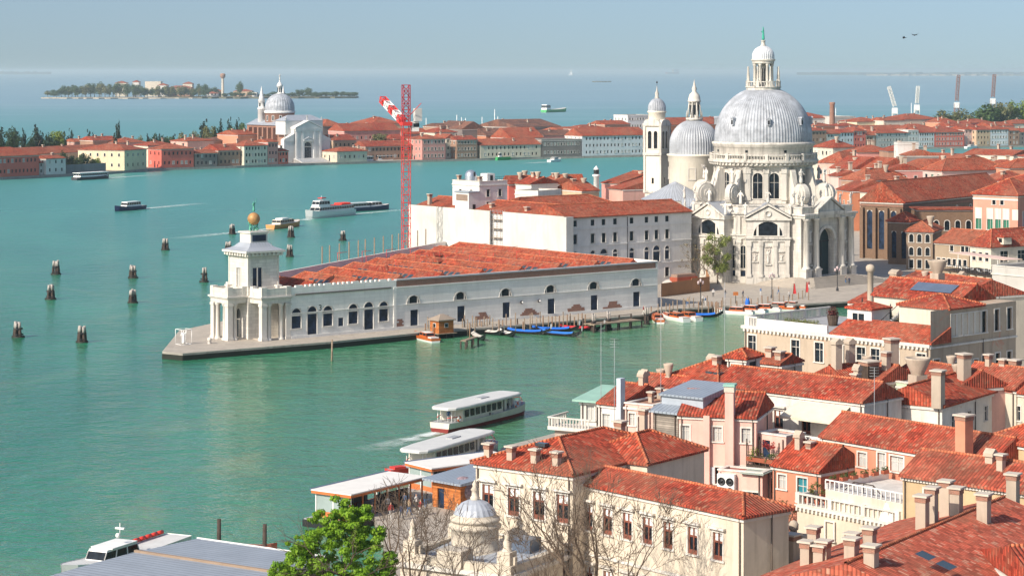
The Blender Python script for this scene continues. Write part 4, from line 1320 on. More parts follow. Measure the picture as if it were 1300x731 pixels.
mb = MB(); mb.X = m4; mb.box(-2.5, yo + 1.55, 1.6, 2.5, yo + 1.75, 12, plain('portal_door_green', (.015, .035, .04), .5)); mb.box(-.06, yo + 1.45, 1.6, .06, yo + 1.54, 9, IRON); mb.box(-2.5, yo + 1.4, 8.9, 2.5, yo + 1.54, 9.2, IRON)
mb.build('portal_door', ch)
for x in (-7.6, -4.3, 4.3, 7.6):
 m2 = MB(); m2.X = m4
 m2.box(x - .95, yo - 1.5, 0, x + .95, yo - .005, 3.4, MT); m2.box(x - 1.1, yo - 1.65, 3.0, x + 1.1, yo - .004, 3.3, MT); m2.box(x - 1.1, yo - 1.65, 0.0, x + 1.1, yo - .004, .9, MT)
 column(m2, x, yo - .75, 3.4, 14.4, .72, MT, 14)
 m2.build('portal_column', ch)
for x in (-5.95, 5.95):
 for z in (4.2, 8.9):
  m2 = MB(); m2.X = m4; m2.box(x - 1.0, yo - .08, z, x + 1.0, yo - .003, z + 3.9, RELIEF)
  m2.box(x - .8, yo - .55, z - .35, x + .8, yo - .09, z, MT); m2.build('niche', ch)
  q = m4 @ Vector((x, yo - .35, z)); st = inst(STATUE, 'statue', ch, q, R(90)); st.scale = (1.3, 1.0, 1.6)
for x, z, s_ in ((-8.2, 16.85, 1.3), (-4.6, 16.85, 1.3), (4.6, 16.85, 1.3), (8.2, 16.85, 1.3), (0, 18.6, 1.7)):
 q = m4 @ Vector((x, yo - .1, z)); st = inst(STATUE if x else STATUE2, 'statue', ch, q, R(90)); st.scale = (s_, s_, s_ * 1.15)
# steps in front of the portal
mb = MB()
for i in range(11):
 t_ = i / 11
 hw = 9.4 + (1 - t_) * 7.0; out = 20.4 + (1 - t_) * 6.5
 mb.X = Matrix.Rotation(R(90), 4, 'Z')
 mb.prism([(-hw, -12), (-hw, -out + 3), (-hw + 3, -out), (hw - 3, -out), (hw, -out + 3), (hw, -12)], -.1 if i == 0 else 1.5 * (i) / 11 - .01, 1.5 * (i + 1) / 11, PAVE)
mb.X = None
tag(mb.build('stone_steps'), kind='structure'); bpy.data.objects['stone_steps'].location = CC; bpy.data.objects['stone_steps'].rotation_euler = (0, 0, CRZ)
# ---- choir with the second dome, apse and bell towers
ax = Vector((math.cos(CRZ), math.sin(CRZ), 0))
C2 = Vector((43.1, 540, 1.2))
c2 = empty('choir', C2, CRZ, 'round choir of the church with the smaller grey dome and low apse', 'church choir')
CREAM = stucco('warm_church_plaster', (0.74, 0.68, 0.57), 0.35, (0.30, 0.25, 0.19))
mb = MB()
mb.lathe([(6.0, 0), (6.0, 25.2), (6.2, 25.4), (6.2, 26.6), (6.5, 26.8), (6.5, 27.1), (5.7, 27.2)], 64, CREAM); mb.box(-2, -5, 0, 16, 6, 17.0, CREAM)
mb.build('choir_wall', c2)
mb = MB(); mb.lathe(dome_profile(5.75, 27.1, 5.9, 14, 1.4, 2.3), 168, plain('choir_dome_lead', (.38, .40, .43), .5, .4, .1, .3, .35), smooth=False, rib=3, ribd=.13); mb.build('choir_dome', c2)
mb = MB()
for k in range(10):
 rnd = random.Random(k + 40)
 a, t_ = R(-152 + rnd.uniform(-22, 22)) , R(rnd.uniform(22, 58))
 r_ = 5.9
 def sp(a_, t__): return (r_ * math.cos(t__) * math.cos(a_), r_ * math.cos(t__) * math.sin(a_), 29.4 + 6.03 * math.sin(t__))
 da, dt = .09, .07
 mb.poly([sp(a - da, t_ - dt), sp(a + da, t_ - dt), sp(a + da, t_ + dt), sp(a - da, t_ + dt)], plain('rusty_lead_patch', (.36, .24, .19), .8))
mb.build('bare_patch', c2)
for k in range(4):
 a = R(-90 - 42 + 80 * k)
 inst(win_mesh('bars', 1.5, 2.5), 'window', c2, (5.92 * math.cos(a) + .15 * math.cos(a), 5.92 * math.sin(a) + .15 * math.sin(a), 21.4), a + R(90))
mb = MB()
mb.lathe([(1.6, 35.0), (2.0, 35.2), (2.0, 35.7), (1.1, 35.7), (1.1, 39.3), (1.5, 39.4), (1.6, 39.7), (1.45, 39.8), (1.4, 40.4), (1.15, 41.2), (.6, 41.7), (.45, 42.0), (.6, 42.6), (.4, 43.0), (.25, 43.6), (.01, 44.8)], 24, MT)
for k in range(8):
 a = 2 * PI * k / 8
 mb.X = Matrix.Rotation(a, 4, 'Z'); mb.box(1.06, -.25, 36.4, 1.14, .25, 38.7, GLASS); mb.X = None
 mb.tube((1.75 * math.cos(a + .39), 1.75 * math.sin(a + .39), 35.7), (1.3 * math.cos(a + .39), 1.3 * math.sin(a + .39), 39.3), .18, .14, 6, MT)
 mb.tube((1.95 * math.cos(a + .39), 1.95 * math.sin(a + .39), 35.7), (1.95 * math.cos(a + .39), 1.95 * math.sin(a + .39), 37.4), .16, .03, 5, MT)
mb.build('choir_lantern', c2)
AP2 = PD(857, 534, 1.2)
mb = MB(); mb.lathe([(7.2, 0), (7.2, 14.9), (7.5, 15.1), (7.5, 15.6)], 48, CREAM); mb.lathe([(7.6, 15.6), (7.75, 16.6), (7.75, 16.9)], 48, MT)
iv = Matrix.Rotation(-CRZ, 4, 'Z') @ Matrix.Translation(AP2 - C2)
q = iv @ Vector((0, 0, 0))
q = Matrix.Rotation(-CRZ, 4, 'Z') @ (AP2 - C2)
mb.build('apse_wall', c2, (q.x, q.y, 0))
mb = MB(); mb.lathe([(7.95, 16.85), (.3, 20.9), (.01, 21.0)], 28, LEAD, smooth=False); mb.build('apse_roof', c2, (q.x, q.y, 0))
def bell_tower(px, d, label, cz=0.0):
 o = PD(px, d, 1.2)
 b = empty('bell_tower', o, R(-32), label, 'bell tower')
 s = 2.15
 mb = MB()
 for i, (p0, p1) in enumerate((((-s, -s), (s, -s)), ((s, -s), (s, s)), ((s, s), (-s, s)), ((-s, s), (-s, -s)))):
  wall_face(mb, p0, p1, 0, 33.6, [(1.35, 28.2, 1.0, 4.2), (2.95, 28.2, 1.0, 4.2), (2.15, 19.8, .6, 1.4)], CREAM, .35)
 mb.box(-s - .3, -s - .3, 17.6, s + .3, s + .3, 18.1, MT); mb.box(-s - .35, -s - .35, 26.6, s + .35, s + .35, 27.2, MT)
 mb.box(-s - .4, -s - .4, 33.6, s + .4, s + .4, 34.2, MT)
 mb.lathe([(2.05, 34.2), (2.05, 36.6), (2.3, 36.8), (2.3, 37.1), (1.9, 37.2)], 32, CREAM)
 for i in range(4):
  mb.X = Matrix.Rotation(R(90) * i, 4, 'Z'); mb.plate([(s * math.cos(PI * k / 10), 34.2 + 1.0 * math.sin(PI * k / 10)) for k in range(11)], -s - .3, -s + .5, MT)
 mb.X = None
 for x, y in ((-s, -s), (s, -s), (s, s), (-s, s)):
  mb.box(x - .32, y - .32, 27.2, x + .32, y + .32, 33.6, MT); mb.box(x - .25, y - .25, 18.1, x + .25, y + .25, 26.6, MT)
 mb.build('tower_wall', b)
 for i in range(4):
  a = R(90) * i
  M = Matrix.Rotation(a, 4, 'Z')
  for x in (-.8, .8): inst(win_mesh('arch', 1.0, 4.2), 'belfry_opening', b, M @ Vector((x, -s, 28.2)), a)
  inst(win_mesh('plain', .6, 1.4), 'window', b, M @ Vector((0, -s, 19.8)), a)
 mb = MB(); mb.lathe(dome_profile(2.1, 37.15, 2.5, 10, .35, .6), 72, LEADDOME, smooth=False, rib=3, ribd=.1)
 mb.lathe([(.5, 40.1), (.6, 40.4), (.35, 40.7), (.5, 41.3), (.25, 41.9), (.12, 42.6), (.01, 43.4)], 10, MT); mb.tube((0, 0, 43.2), (0, 0, 44.4), .05, .04, 5, IRON); mb.ball((0, 0, 44.0), .22, IRON, 8)
 mb.build('tower_dome', b)
bell_tower(834, 548, 'slim white bell tower standing left of the small dome')
# ================================================================ BOATS, PILES, PIERS, QUAYSIDE
PILEWOOD = plain('pile_timber', (0.075, 0.055, 0.045), 0.9, 0.2, 0, 0.5, 1.5)
PILETOP = plain('bleached_pile_top', (0.40, 0.36, 0.33), 0.9, 0.2, 0, 0.3, 2)
def pile_cluster():
 root = empty('mooring_piles', (0, 0, 0))
 for k in range(5):
  a = 2 * PI * k / 5 + .4
  r0, r1 = (1.0, .5) if k else (0.1, .05)
  mb = MB()
  p0 = Vector((r0 * math.cos(a), r0 * math.sin(a), -2.5)); p1 = Vector((r1 * math.cos(a), r1 * math.sin(a), 2.75 + .12 * (k % 3)))
  m_ = p0.lerp(p1, .8)
  mb.tube(p0, m_, .34, .27, 8, PILEWOOD, False); mb.tube(m_, p1, .27, .25, 8, PILETOP)
  mb.build('pile', root)
 mb = MB(); mb.lathe([(.86, 1.5), (.86, 1.75)], 12, IRON, smooth=False); mb.lathe([(.98, .5), (.98, .66)], 12, IRON, smooth=False); mb.build('iron_band', root)
 mb = MB(); mb.lathe([(1.22, -.3), (1.2, .28), (.6, .3)], 10, ALGAE); mb.build('weed_skirt', root)
 return root
DOL = [(23, 428, 'pile cluster leftmost in the open water, nearest the left edge'), (104, 434.5, 'pile cluster nearest to the viewer, left of the quay tip'),
       (64, 380, 'pile cluster just in front of the smaller one near the left edge'), (71, 348.5, 'pile cluster farthest left but one, behind a bigger cluster near the left edge'),
       (168.5, 384.5, 'front one of the two pile clusters in line, midway to the tower'), (169, 353, 'rear one of the two pile clusters in line, midway to the tower'),
       (210, 317.5, 'lone pile cluster far out, midway between the tower and the left piles'), (259, 358, 'pile cluster standing close left of the customs tower'),
       (290, 320, 'pile cluster peeking out behind the customs tower roof at its left'), (295, 297.5, 'small far pile cluster left of the golden globe'),
       (368, 326, 'nearer of two pile clusters right of the customs tower'), (369.5, 301.5, 'farther pile cluster right of the tower, beside the orange boat'), (435, 305.5, 'pile cluster alone in front of the white cruiser')]
proto = pile_cluster()
for i, (a, b, lab) in enumerate(DOL):
 o = proto if i == 0 else copy_tree(proto)
 o.location = P(a, b, 0); o.rotation_euler = (0, 0, i * 1.3); tag(o, lab, 'mooring piles', 'pile clusters standing in the lagoon')
 s_ = 1.0 - .08 * (i % 3 == 1); o.scale = (s_, s_, .95 + .06 * (i % 4))
def hull(mb, L, B, Hh, mat, deck, low=None, bow=.38, sheer=.35, stern=.75, draft=.4, n=14):
 """Boat hull, bow at +x."""
 st = []
 for i in range(n + 1):
  t = i / n
  x = -L / 2 + L * t
  if t < 1 - bow: w_ = B / 2 * (stern + (1 - stern) * min(1, t / .3) ** .6)
  else: w_ = B / 2 * math.sqrt(max(0, 1 - ((t - 1 + bow) / bow) ** 2)) * .98 + .02
  z = Hh + sheer * max(0, (t - .45) / .55) ** 2 * 1.6
  st.append((x, w_, z))
 for i in range(n):
  (xa, wa, za), (xb, wb, zb) = st[i], st[i + 1]
  for s in (1, -1):
   zl = .42 * Hh
   f = lambda x, w_, z, k: (x, s * w_ * k, z)
   a, b = f(xa, wa, -draft, .72), f(xb, wb, -draft, .72)
   c, d = f(xb, wb, zl, .93), f(xa, wa, zl, .93)
   e, g = f(xb, wb, zb, 1), f(xa, wa, za, 1)
   mb.poly([a, b, c, d], low or mat); mb.poly([d, c, e, g], mat)
  mb.poly([(xa, -wa, za - .06), (xb, -wb, zb - .06), (xb, wb, zb - .06), (xa, wa, za - .06)], deck)
 x, w_, z = st[0]
 mb.poly([(x, -w_ * .93, .42 * Hh), (x, w_ * .93, .42 * Hh), (x, w_, z), (x, -w_, z)], mat)
 mb.poly([(x, -w_ * .72, -draft), (x, w_ * .72, -draft), (x, w_ * .93, .42 * Hh), (x, -w_ * .93, .42 * Hh)], low or mat)
def cabin(mb, x0, x1, w0, w1, z0, z1, mat, gl, top=None, slope=.3):
 """Deck house with raked ends and a band of glass."""
 zm0, zm1 = z0 + (z1 - z0) * .38, z0 + (z1 - z0) * .86
 def ring(z):
  k = (z - z0) / (z1 - z0)
  return [(x0 + slope * k, -w0 * (1 - .06 * k), z), (x1 - slope * 1.6 * k, -w1 * (1 - .06 * k), z), (x1 - slope * 1.6 * k, w1 * (1 - .06 * k), z), (x0 + slope * k, w0 * (1 - .06 * k), z)]
 for za, zb, m in ((z0, zm0, mat), (zm0, zm1, gl), (zm1, z1, mat)):
  A, B_ = ring(za), ring(zb)
  for i in range(4): mb.poly([A[i], A[(i + 1) % 4], B_[(i + 1) % 4], B_[i]], m)
 mb.poly(ring(z1), top or mat)
 for i in range(4):
  A, B_ = ring(zm0), ring(zm1)
  n = max(1, int((Vector(A[i]) - Vector(A[(i + 1) % 4])).length / 1.3))
  for k in range(n + 1):
   mb.tube(Vector(A[i]).lerp(Vector(A[(i + 1) % 4]), k / n), Vector(B_[i]).lerp(Vector(B_[(i + 1) % 4]), k / n), .07, .07, 4, mat, False)
PERSON = []
PM = [plain('cloth_navy', (.03, .04, .08)), plain('cloth_dark_grey', (.07, .07, .075)), plain('cloth_red', (.35, .04, .04)), plain('cloth_white', (.6, .58, .55)), plain('cloth_tan', (.3, .22, .14)), plain('cloth_blue', (.06, .14, .3))]
base_p = body(0, .28, .12, [PM[1], PM[3], SKIN]); base_s = body(-.04, .05, .2, [PM[0], PM[2], SKIN])
def person_mesh(k):
 while len(PERSON) <= k:
  i = len(PERSON)
  me = (base_p if i % 2 else base_s).copy(); me.name = 'person'
  me.materials[0] = PM[(i * 2 + 1) % 6]; me.materials[1] = PM[(i * 5 + 3) % 6]; PERSON.append(me)
 return PERSON[k]
def person(pos, k, label, rz=0.0, group=None):
 o = inst(person_mesh(k), 'person', None, pos, rz)
 return tag(o, label, 'person', group)
FOAM = None
def foam_mat():
 m, t, b = _base('wake_foam', .8, .2)
 b.inputs['Base Color'].default_value = (.80, .86, .84, 1)
 p = _pos(t)
 f = _ramp(t, _noise(t, p, .5, 5, .75, .6), .36, .56)
 sx = _n(t, 'ShaderNodeSeparateXYZ'); t.links.new(_uv(t), sx.inputs[0])
 e = _math(t, 'MULTIPLY', _ramp(t, _math(t, 'ABSOLUTE', sx.outputs[1]), 1.0, .25), _ramp(t, sx.outputs[0], 1.0, .05))
 t.links.new(_math(t, 'MULTIPLY', _math(t, 'MULTIPLY', f, e), .85), b.inputs['Alpha'])
 return m
FOAM = foam_mat()
def wake(a, b, w0, w1):
 """Foam from the stern at a back to b."""
 a, b = Vector(a), Vector(b)
 d = (b - a).normalized(); s = Vector((-d.y, d.x, 0))
 mb = MB(); n = 12
 for i in range(n):
  t0, t1 = i / n, (i + 1) / n
  pa, pb = a.lerp(b, t0), a.lerp(b, t1)
  wa, wb = w0 + (w1 - w0) * t0, w0 + (w1 - w0) * t1
  z = Vector((0, 0, .12))
  for k in range(-2, 2):
   mb.poly([pa + s * wa * k / 2 + z, pb + s * wb * k / 2 + z, pb + s * wb * (k + 1) / 2 + z, pa + s * wa * (k + 1) / 2 + z], FOAM, [(t0, k / 2), (t1, k / 2), (t1, (k + 1) / 2), (t0, (k + 1) / 2)])
 tag(mb.build('wake_foam'), kind='stuff')
# ---- water buses
VHULL = plain('water_bus_cream', (.60, .56, .48), .5, .4); VRED = plain('water_bus_red_band', (.22, .03, .025), .6); VROOF = plain('water_bus_roof', (.58, .58, .56), .6, .3, 0, .1)
ORANGE = plain('lifebuoy_orange', (.75, .14, .03), .6)
def water_bus(loc, rz, L, label, people=True):
 b = empty('water_bus', loc, rz, label, 'water bus')
 mb = MB(); hull(mb, L, 4.4, 1.3, VHULL, GREYP, VRED, .26, .25, .7, .5, 18)
 mb.build('hull', b)
 mb = MB(); mb.box(-L * .36, -1.85, 1.0, L * .12, 1.85, 2.0, VHULL); mb.box(-L * .36, -1.8, 2.0, L * .12, 1.8, 2.95, VHULL); mb.build('cabin', b)
 n = 7
 for i in range(n):
  x = -L * .35 + (L * .46) * (i + .5) / n
  for s in (-1, 1):
   m2 = MB(); m2.box(x - .52, s * 1.86 - .02, 1.75, x + .52, s * 1.86 + .02, 2.7, GLASS); m2.build('window', b)
 mb = MB()
 pr = [(-L * .49, 1.2), (-L * .45, 1.9), (-L * .3, 2.2), (L * .28, 2.2), (L * .36, 1.8), (L * .38, 1.2)]
 poly = [(x, -y) for x, y in pr] + [(x, y) for x, y in reversed(pr)]
 mb.prism(poly, 2.96, 3.18, VROOF, VROOF); mb.prism(poly, 3.18, 3.3, VROOF, VROOF, scale=.96)
 mb.box(-1, -.5, 3.3, 1.2, .5, 3.42, GREYP)
 mb.build('roof', b)
 mb = MB()
 for x in (L * .16, L * .22, L * .28, L * .34, -L * .4, -L * .44):
  for s in (-1, 1): mb.tube((x, s * 1.7 if abs(x) < L * .38 else s * 1.1, 1.0), (x, s * 1.7 if abs(x) < L * .38 else s * 1.1, 2.98), .06, .06, 6, WHITEP)
 for s in (-1, 1):
  mb.tube((L * .3, s * 1.7, 1.9), (L * .42, s * 1.1, 2.1), .05, .05, 6, REDP); mb.tube((L * .42, s * 1.1, 2.1), (L * .48, 0, 2.2), .05, .05, 6, REDP); mb.tube((-L * .37, s * 1.6, 1.9), (-L * .47, s * .8, 1.9), .05, .05, 6, REDP)
  mb.tube((L * .42, s * 1.1, 1.2), (L * .42, s * 1.1, 2.1), .05, .05, 6, REDP)
 mb.build('rails', b)
 mb = MB(); mb.box(L * .13, -1.5, 1.0, L * .34, 1.5, 1.12, IRON); mb.box(L * .17, -1.45, 1.12, L * .2, 1.45, 2.9, VHULL); mb.box(L * .335, -.5, 1.12, L * .36, .5, 2.6, VHULL); mb.build('boarding_deck', b)
 mb = MB(); mb.box(-L * .05, -1.90, 1.15, -L * .05 + .35, -1.871, 1.6, BLACKP); mb.box(-L * .05 + .6, -1.90, 1.25, -L * .05 + 1.1, -1.871, 1.45, GREYP); mb.build('side_emblem', b)
 for k, (x, s) in enumerate(((L * .3, -1), (L * .3, 1), (-L * .4, -1))):
  m2 = MB(); c = Vector((x, s * 1.78, 1.7))
  for i in range(10):
   a0, a1 = 2 * PI * i / 10, 2 * PI * (i + 1) / 10
   m2.tube(c + Vector((.35 * math.cos(a0), 0, .35 * math.sin(a0))), c + Vector((.35 * math.cos(a1), 0, .35 * math.sin(a1))), .09, .09, 5, ORANGE if i % 5 < 3 else WHITEP, False)
  m2.build('lifebuoy', b)
 if people:
  M = Matrix.Translation(loc) @ Matrix.Rotation(rz, 4, 'Z')
  spots = [(.24, -1.0, 'person in dark clothes standing on the open deck of the moving water bus'), (.27, .4, 'second person from the bow side on the moving water bus deck'), (.15, -.6, 'person standing against the cabin of the moving water bus'), (.31, -.3, 'person nearest the bow of the moving water bus'), (-.41, -.2, 'person seated at the stern of the moving water bus'), (.2, 1.1, 'person on the far side of the moving water bus deck')]
  for k, (x, y, lab) in enumerate(spots):
   person(M @ Vector((L * x, y, 1.13)), k, lab, k * 1.7)
 return b
pa, pb = P(558, 549, 0), P(662, 523, 0)
dd = pb - pa
water_bus((pa + pb) / 2, math.atan2(dd.y, dd.x), dd.length, 'cream water bus under way in the middle of the canal mouth')
wake(pa - dd * .02, pa - dd * .85, 1.4, 3.0)
pa, pb = P(506, 610, 0), P(618, 575, 0)
dd = pb - pa
water_bus((pa + pb) / 2 + Vector((1.0, 1.2, 0)), math.atan2(dd.y, dd.x), 21, 'white roofed water bus moored behind the landing stages', False)
# ---- landing stages
STAGEROOF = plain('landing_stage_roof', (.72, .70, .66), .7, .2, 0, .1)
OBAND = plain('orange_fascia', (.55, .16, .05), .6)
def stage(A, B, C, label, zr=3.7):
 a, rz, L, D = rectpx(A, B, C, zr)
 a.z = 0
 s = empty('landing_stage', a, rz, label, 'landing stage', 'floating landing stages for water buses')
 mb = MB(); mb.box(-.6, -1.5, -.6, L + .6, D + 1.0, .75, BLACKP); mb.box(-.5, -1.4, .75, L + .5, D + .9, .85, GREYP); mb.build('float', s)
 mb = MB(); mb.box(-.35, -.35, zr - .35, L + .35, D + .35, zr - .05, OBAND); mb.box(-.42, -.42, zr - .05, L + .42, D + .42, zr + .08, STAGEROOF); mb.box(-.44, -.44, zr - .02, -.3, D + .44, zr + .16, plain('blue_gutter', (.12, .16, .26), .5)); mb.build('roof', s)
 mb = MB()
 mb.box(0, 0, .85, L, .06, 1.5, OBAND); mb.box(0, .06, .85, .06, D, 1.3, OBAND)
 for x in (0, L / 2, L): mb.box(x - .06, -.02, .85, x + .06, .1, zr - .35, WHITEP)
 for k in range(7): mb.box(-.03, D * k / 6 - .06, .85, .1, D * k / 6 + .06, zr - .35, WHITEP); mb.box(L - .1, D * k / 6 - .06, .85, L + .03, D * k / 6 + .06, zr - .35, OBAND)
 mb.build('posts', s)
 GL = plain('clear_screen', (.30, .36, .35), .1, .5)
 mb = MB(); mb.box(.08, .02, 1.5, L - .08, .05, zr - .4, GL); mb.build('glass_screen', s)
 mb = MB(); mb.box(.02, .2, 1.3, .05, D * .7, zr - .45, GL); mb.build('glass_screen', s)
 mb = MB(); mb.box(L - .3, D * .35, .86, L - .05, D * .8, 2.9, GLASS); mb.box(.6, D * .5, .86, L - .6, D * .9, 1.4, GREYP); mb.build('bench', s)
stage((401, 621), (445, 627), (512, 602), 'nearer landing stage with long white flat roof behind the green tree')
stage((519.7, 587), (549, 594), (613, 571.5), 'landing stage with white roof and orange trim beside the red fronted boat')
kl, krz, kL, kD = rectpx((549, 607), (572, 611), (606, 594), 4.0)
ki = house('ticket_kiosk', 'orange walled ticket kiosk with grey metal roof by the landing stages', kl, krz, kL + 1.5, kD, 1.0, 4.0, ORANGEWOOD, ('shed', .7), ZINC, [('f', 0.0, 1.0, 2.1, 'door', (1, .1, .5))], cat='kiosk', cornice=False, over=.8, caps=False)
gp = P(588, 628, 2.4)
mb = MB(); mb.ball((0, 0, 1.9), 1.5, stone('mosaic_ball', (.30, .22, .24), .35, .35, .5, .3, (.1, .1, .2), None, .5), 18); mb.lathe([(.5, 0), (.4, .5), (.01, .6)], 10, GREYP)
gp.z = 1.0; tag(mb.build('mosaic_ball', None, gp), 'big mottled purple ball display standing beside the orange kiosk', 'ball display')
# red bow items on the moored bus
rb = P(508, 602, 1.6)
mb = MB(); hull(mb, 3.6, 1.7, .9, REDP, GREYP, None, .4, .2, .8, .2); mb.box(-1.2, -.6, .8, .3, .6, 1.1, REDP)
o = mb.build('rescue_dinghy', None, P(509, 603, 1.0), R(35)); tag(o, 'red rubber dinghy lying beside the first landing stage', 'dinghy')
# ---- grey vaulted quay shed, white patrol boat, two stakes
A, B_, C_ = P(251, 683, 5.0), P(377, 706, 5.0), P(178, 705, 5.0)
e1 = (B_ - A).normalized(); e2 = Vector((e1.y, -e1.x, 0))
sh = empty('boat_shed', (A.x, A.y, 0), math.atan2(e1.y, e1.x) + R(6), 'wide low grey corrugated metal roof of the quay shed at the bottom left', 'shed')
CORR = seamed('corrugated_grey', (.36, .40, .45), .7, .55, .2, .3)
mb = MB()
Lx, Ly = 16.0, 24.0
def zr(y): return 5.0 - .0 - .9 * ((y + 9) / 9.0) ** 2 * .35 if y > -9 else 5.0 - .02 * (-9 - y)
N_ = 14
for i in range(N_):
 y0, y1 = -Ly * i / N_, -Ly * (i + 1) / N_
 z0, z1 = 5.0 + .25 * math.sin(PI * i / N_), 5.0 + .25 * math.sin(PI * (i + 1) / N_)
 uvs = [(y0, 0), (y1, 0), (y1, Lx), (y0, Lx)]
 mb.poly([(0, y0, z0), (0, y1, z1), (Lx, y1, z1), (Lx, y0, z0)], CORR, uvs)
 mb.poly([(0, y0, z0 - .2), (0, y1, z1 - .2), (0, y1, z1), (0, y0, z0)], GREYP); mb.poly([(Lx, y0, z0 - .2), (Lx, y1, z1 - .2), (Lx, y1, z1), (Lx, y0, z0)], GREYP)
mb.box(-.1, -.02, 4.75, Lx, .12, 5.1, WHITEP)
mb.build('roof', sh)
mb = MB(); mb.box(.4, -Ly + .4, 1.0, Lx - .4, -.5, 4.7, plain('shed_wall', (.35, .34, .32))); mb.build('wall', sh)
mb = MB(); mb.box(-.15, -8.5, 5.2, Lx, -8.2, 5.42, plain('rusty_beam', (.30, .22, .16), .8)); mb.build('ridge_beam', sh)
mb = MB(); mb.box(-1.5, -Ly, -.5, Lx, 1.2, .95, PALEWOOD); mb.build('floor', sh)
pa, pb = P(78, 745, 0), P(228, 694, 0)
dd = pb - pa
pbt = empty('patrol_boat', (pa + pb) / 2, math.atan2(-dd.y, -dd.x), 'white patrol boat with red fenders moored along the grey shed', 'boat')
mb = MB(); hull(mb, dd.length, 3.4, 1.3, WHITEP, plain('pale_deck', (.6, .6, .58)), plain('hull_navy', (.03, .05, .1)), .35, .5, .85, .4, 16); mb.build('hull', pbt)
mb = MB(); cabin(mb, -1, 4.5, 1.3, 1.1, 1.25, 3.0, WHITEP, GLASS, None, .5); mb.box(-.6, -1.25, 3.0, 3.2, 1.25, 3.12, WHITEP); mb.build('cabin', pbt).scale = (1.1, 1, .8)
mb = MB(); mb.tube((.5, 0, 3.1), (.5, 0, 4.3), .05, .04, 6, WHITEP); mb.box(.3, -.5, 3.7, .6, .5, 3.85, WHITEP); mb.ball((1.4, .4, 3.3), .25, WHITEP, 8); mb.build('radar_mast', pbt)
for k in range(7):
 mb = MB(); mb.tube((-dd.length * .46 + k * 1.05, -1.55, 1.55), (-dd.length * .46 + k * 1.05 + .8, -1.55, 1.55), .22, .22, 8, REDP); mb.build('fender', pbt)
STAKE = MB(); STAKE.tube((0, 0, -2.5), (.05, .02, 3.2), .24, .2, 8, PILEWOOD); STAKE = STAKE.mesh('mooring_post')
for px, py, lab in ((277.5, 699, 'dark wooden post left of the two behind the grey shed roof'), (335.5, 706, 'dark wooden post right of the two behind the grey shed roof')):
 tag(inst(STAKE, 'mooring_post', None, P(px, py, 0)), lab, 'post')
mb = MB(); hull(mb, 5.5, 1.7, .8, plain('rust_red_hull', (.3, .07, .04)), DARKWOOD); tag(mb.build('rowing_boat', None, P(320, 703, 0), R(-20)), 'rust red rowing boat half hidden behind the grey shed roof', 'boat')
# ---- taxis, gondolas and posts before the customs wall
TAXI = plain('varnished_mahogany', (.50, .12, .03), .25, .5)
def water_taxi(loc, rz, label, hullm=None, top=None, L=8.5, group=None):
 t = empty('water_taxi', loc, rz, label, 'water taxi', group)
 mb = MB(); hull(mb, L, 2.2, .75, hullm or TAXI, TAXI, WHITEP, .4, .35, .85, .3); mb.build('hull', t)
 mb = MB(); cabin(mb, -L * .25, L * .12, .85, .75, .7, 1.55, TAXI, GLASS, top or WHITEP, .25); mb.build('cabin', t)
 mb = MB(); mb.box(-L * .46, -.75, .72, -L * .3, .75, .95, PM[3]); mb.box(L * .14, -.6, .8, L * .2, .6, 1.15, GLASS); mb.build('seats', t)
GOND = plain('gondola_black', (.012, .012, .015), .25, .5)
def gondola(loc, rz, label, cover=None, L=10.5, group='gondolas moored along the customs wall'):
 g = empty('gondola', loc, rz, label, 'gondola', group)
 mb = MB(); n = 16; pts = []
 for i in range(n + 1):
  t = i / n; x = -L / 2 + L * t; w_ = .72 * math.sin(PI * min(.999, max(.001, t))) ** .7; z = .45 + 1.0 * abs(2 * t - 1) ** 3.5
  pts.append((x, w_, z))
 for (xa, wa, za), (xb, wb, zb) in zip(pts, pts[1:]):
  for s in (1, -1): mb.poly([(xa, s * wa * .55, za - .62), (xb, s * wb * .55, zb - .62), (xb, s * wb, zb), (xa, s * wa, za)], GOND)
  mb.poly([(xa, -wa, za - .12), (xb, -wb, zb - .12), (xb, wb, zb - .12), (xa, wa, za - .12)], GOND if not (.25 < (xa + L / 2) / L < .7) else plain('gondola_seat', (.3, .03, .04)))
  mb.poly([(xa, -wa * .55, za - .62), (xb, -wb * .55, zb - .62), (xb, wb * .55, zb - .62), (xa, wa * .55, za - .62)], GOND)
 mb.build('hull', g)
 mb = MB(); mb.plate([(L / 2 - .1, 1.2), (L / 2 + .12, 1.25), (L / 2 + .2, 2.0), (L / 2 - .05, 2.1), (L / 2 - .15, 1.9)], -.03, .03, plain('prow_steel', (.6, .6, .62), .3, .5, .9)); mb.build('prow_iron', g)
 if cover:
  mb = MB(); m_ = 8
  for i in range(m_):
   t0, t1 = .16 + .66 * i / m_, .16 + .66 * (i + 1) / m_
   f = lambda t: (-L / 2 + L * t, .74 * math.sin(PI * t) ** .7, .45 + 1.0 * abs(2 * t - 1) ** 3.5)
   (xa, wa, za), (xb, wb, zb) = f(t0), f(t1)
   for s in (1, -1):
    mb.poly([(xa, 0, za + .34), (xb, 0, zb + .34), (xb, s * (wb + .03), zb + .02), (xa, s * (wa + .03), za + .02)], cover)
  mb.build('cover', g)
GR = QRZ
water_taxi(P(540, 432, 0), R(118), 'orange varnished water taxi moored left of the wooden hut')
gondola(P(607, 429.5, 0), R(105), 'dark gondola with pale tarpaulin right of the wooden hut', plain('pale_tarpaulin', (.5, .47, .42)))
gondola(P(642, 425, 0), R(-70), 'dark gondola under a small white cover, third along the wall', plain('white_cover', (.62, .6, .56)))
gondola(P(667, 423.5, 0), R(-28), 'gondola under bright blue cover, left one of the blue pair', BLUEP)
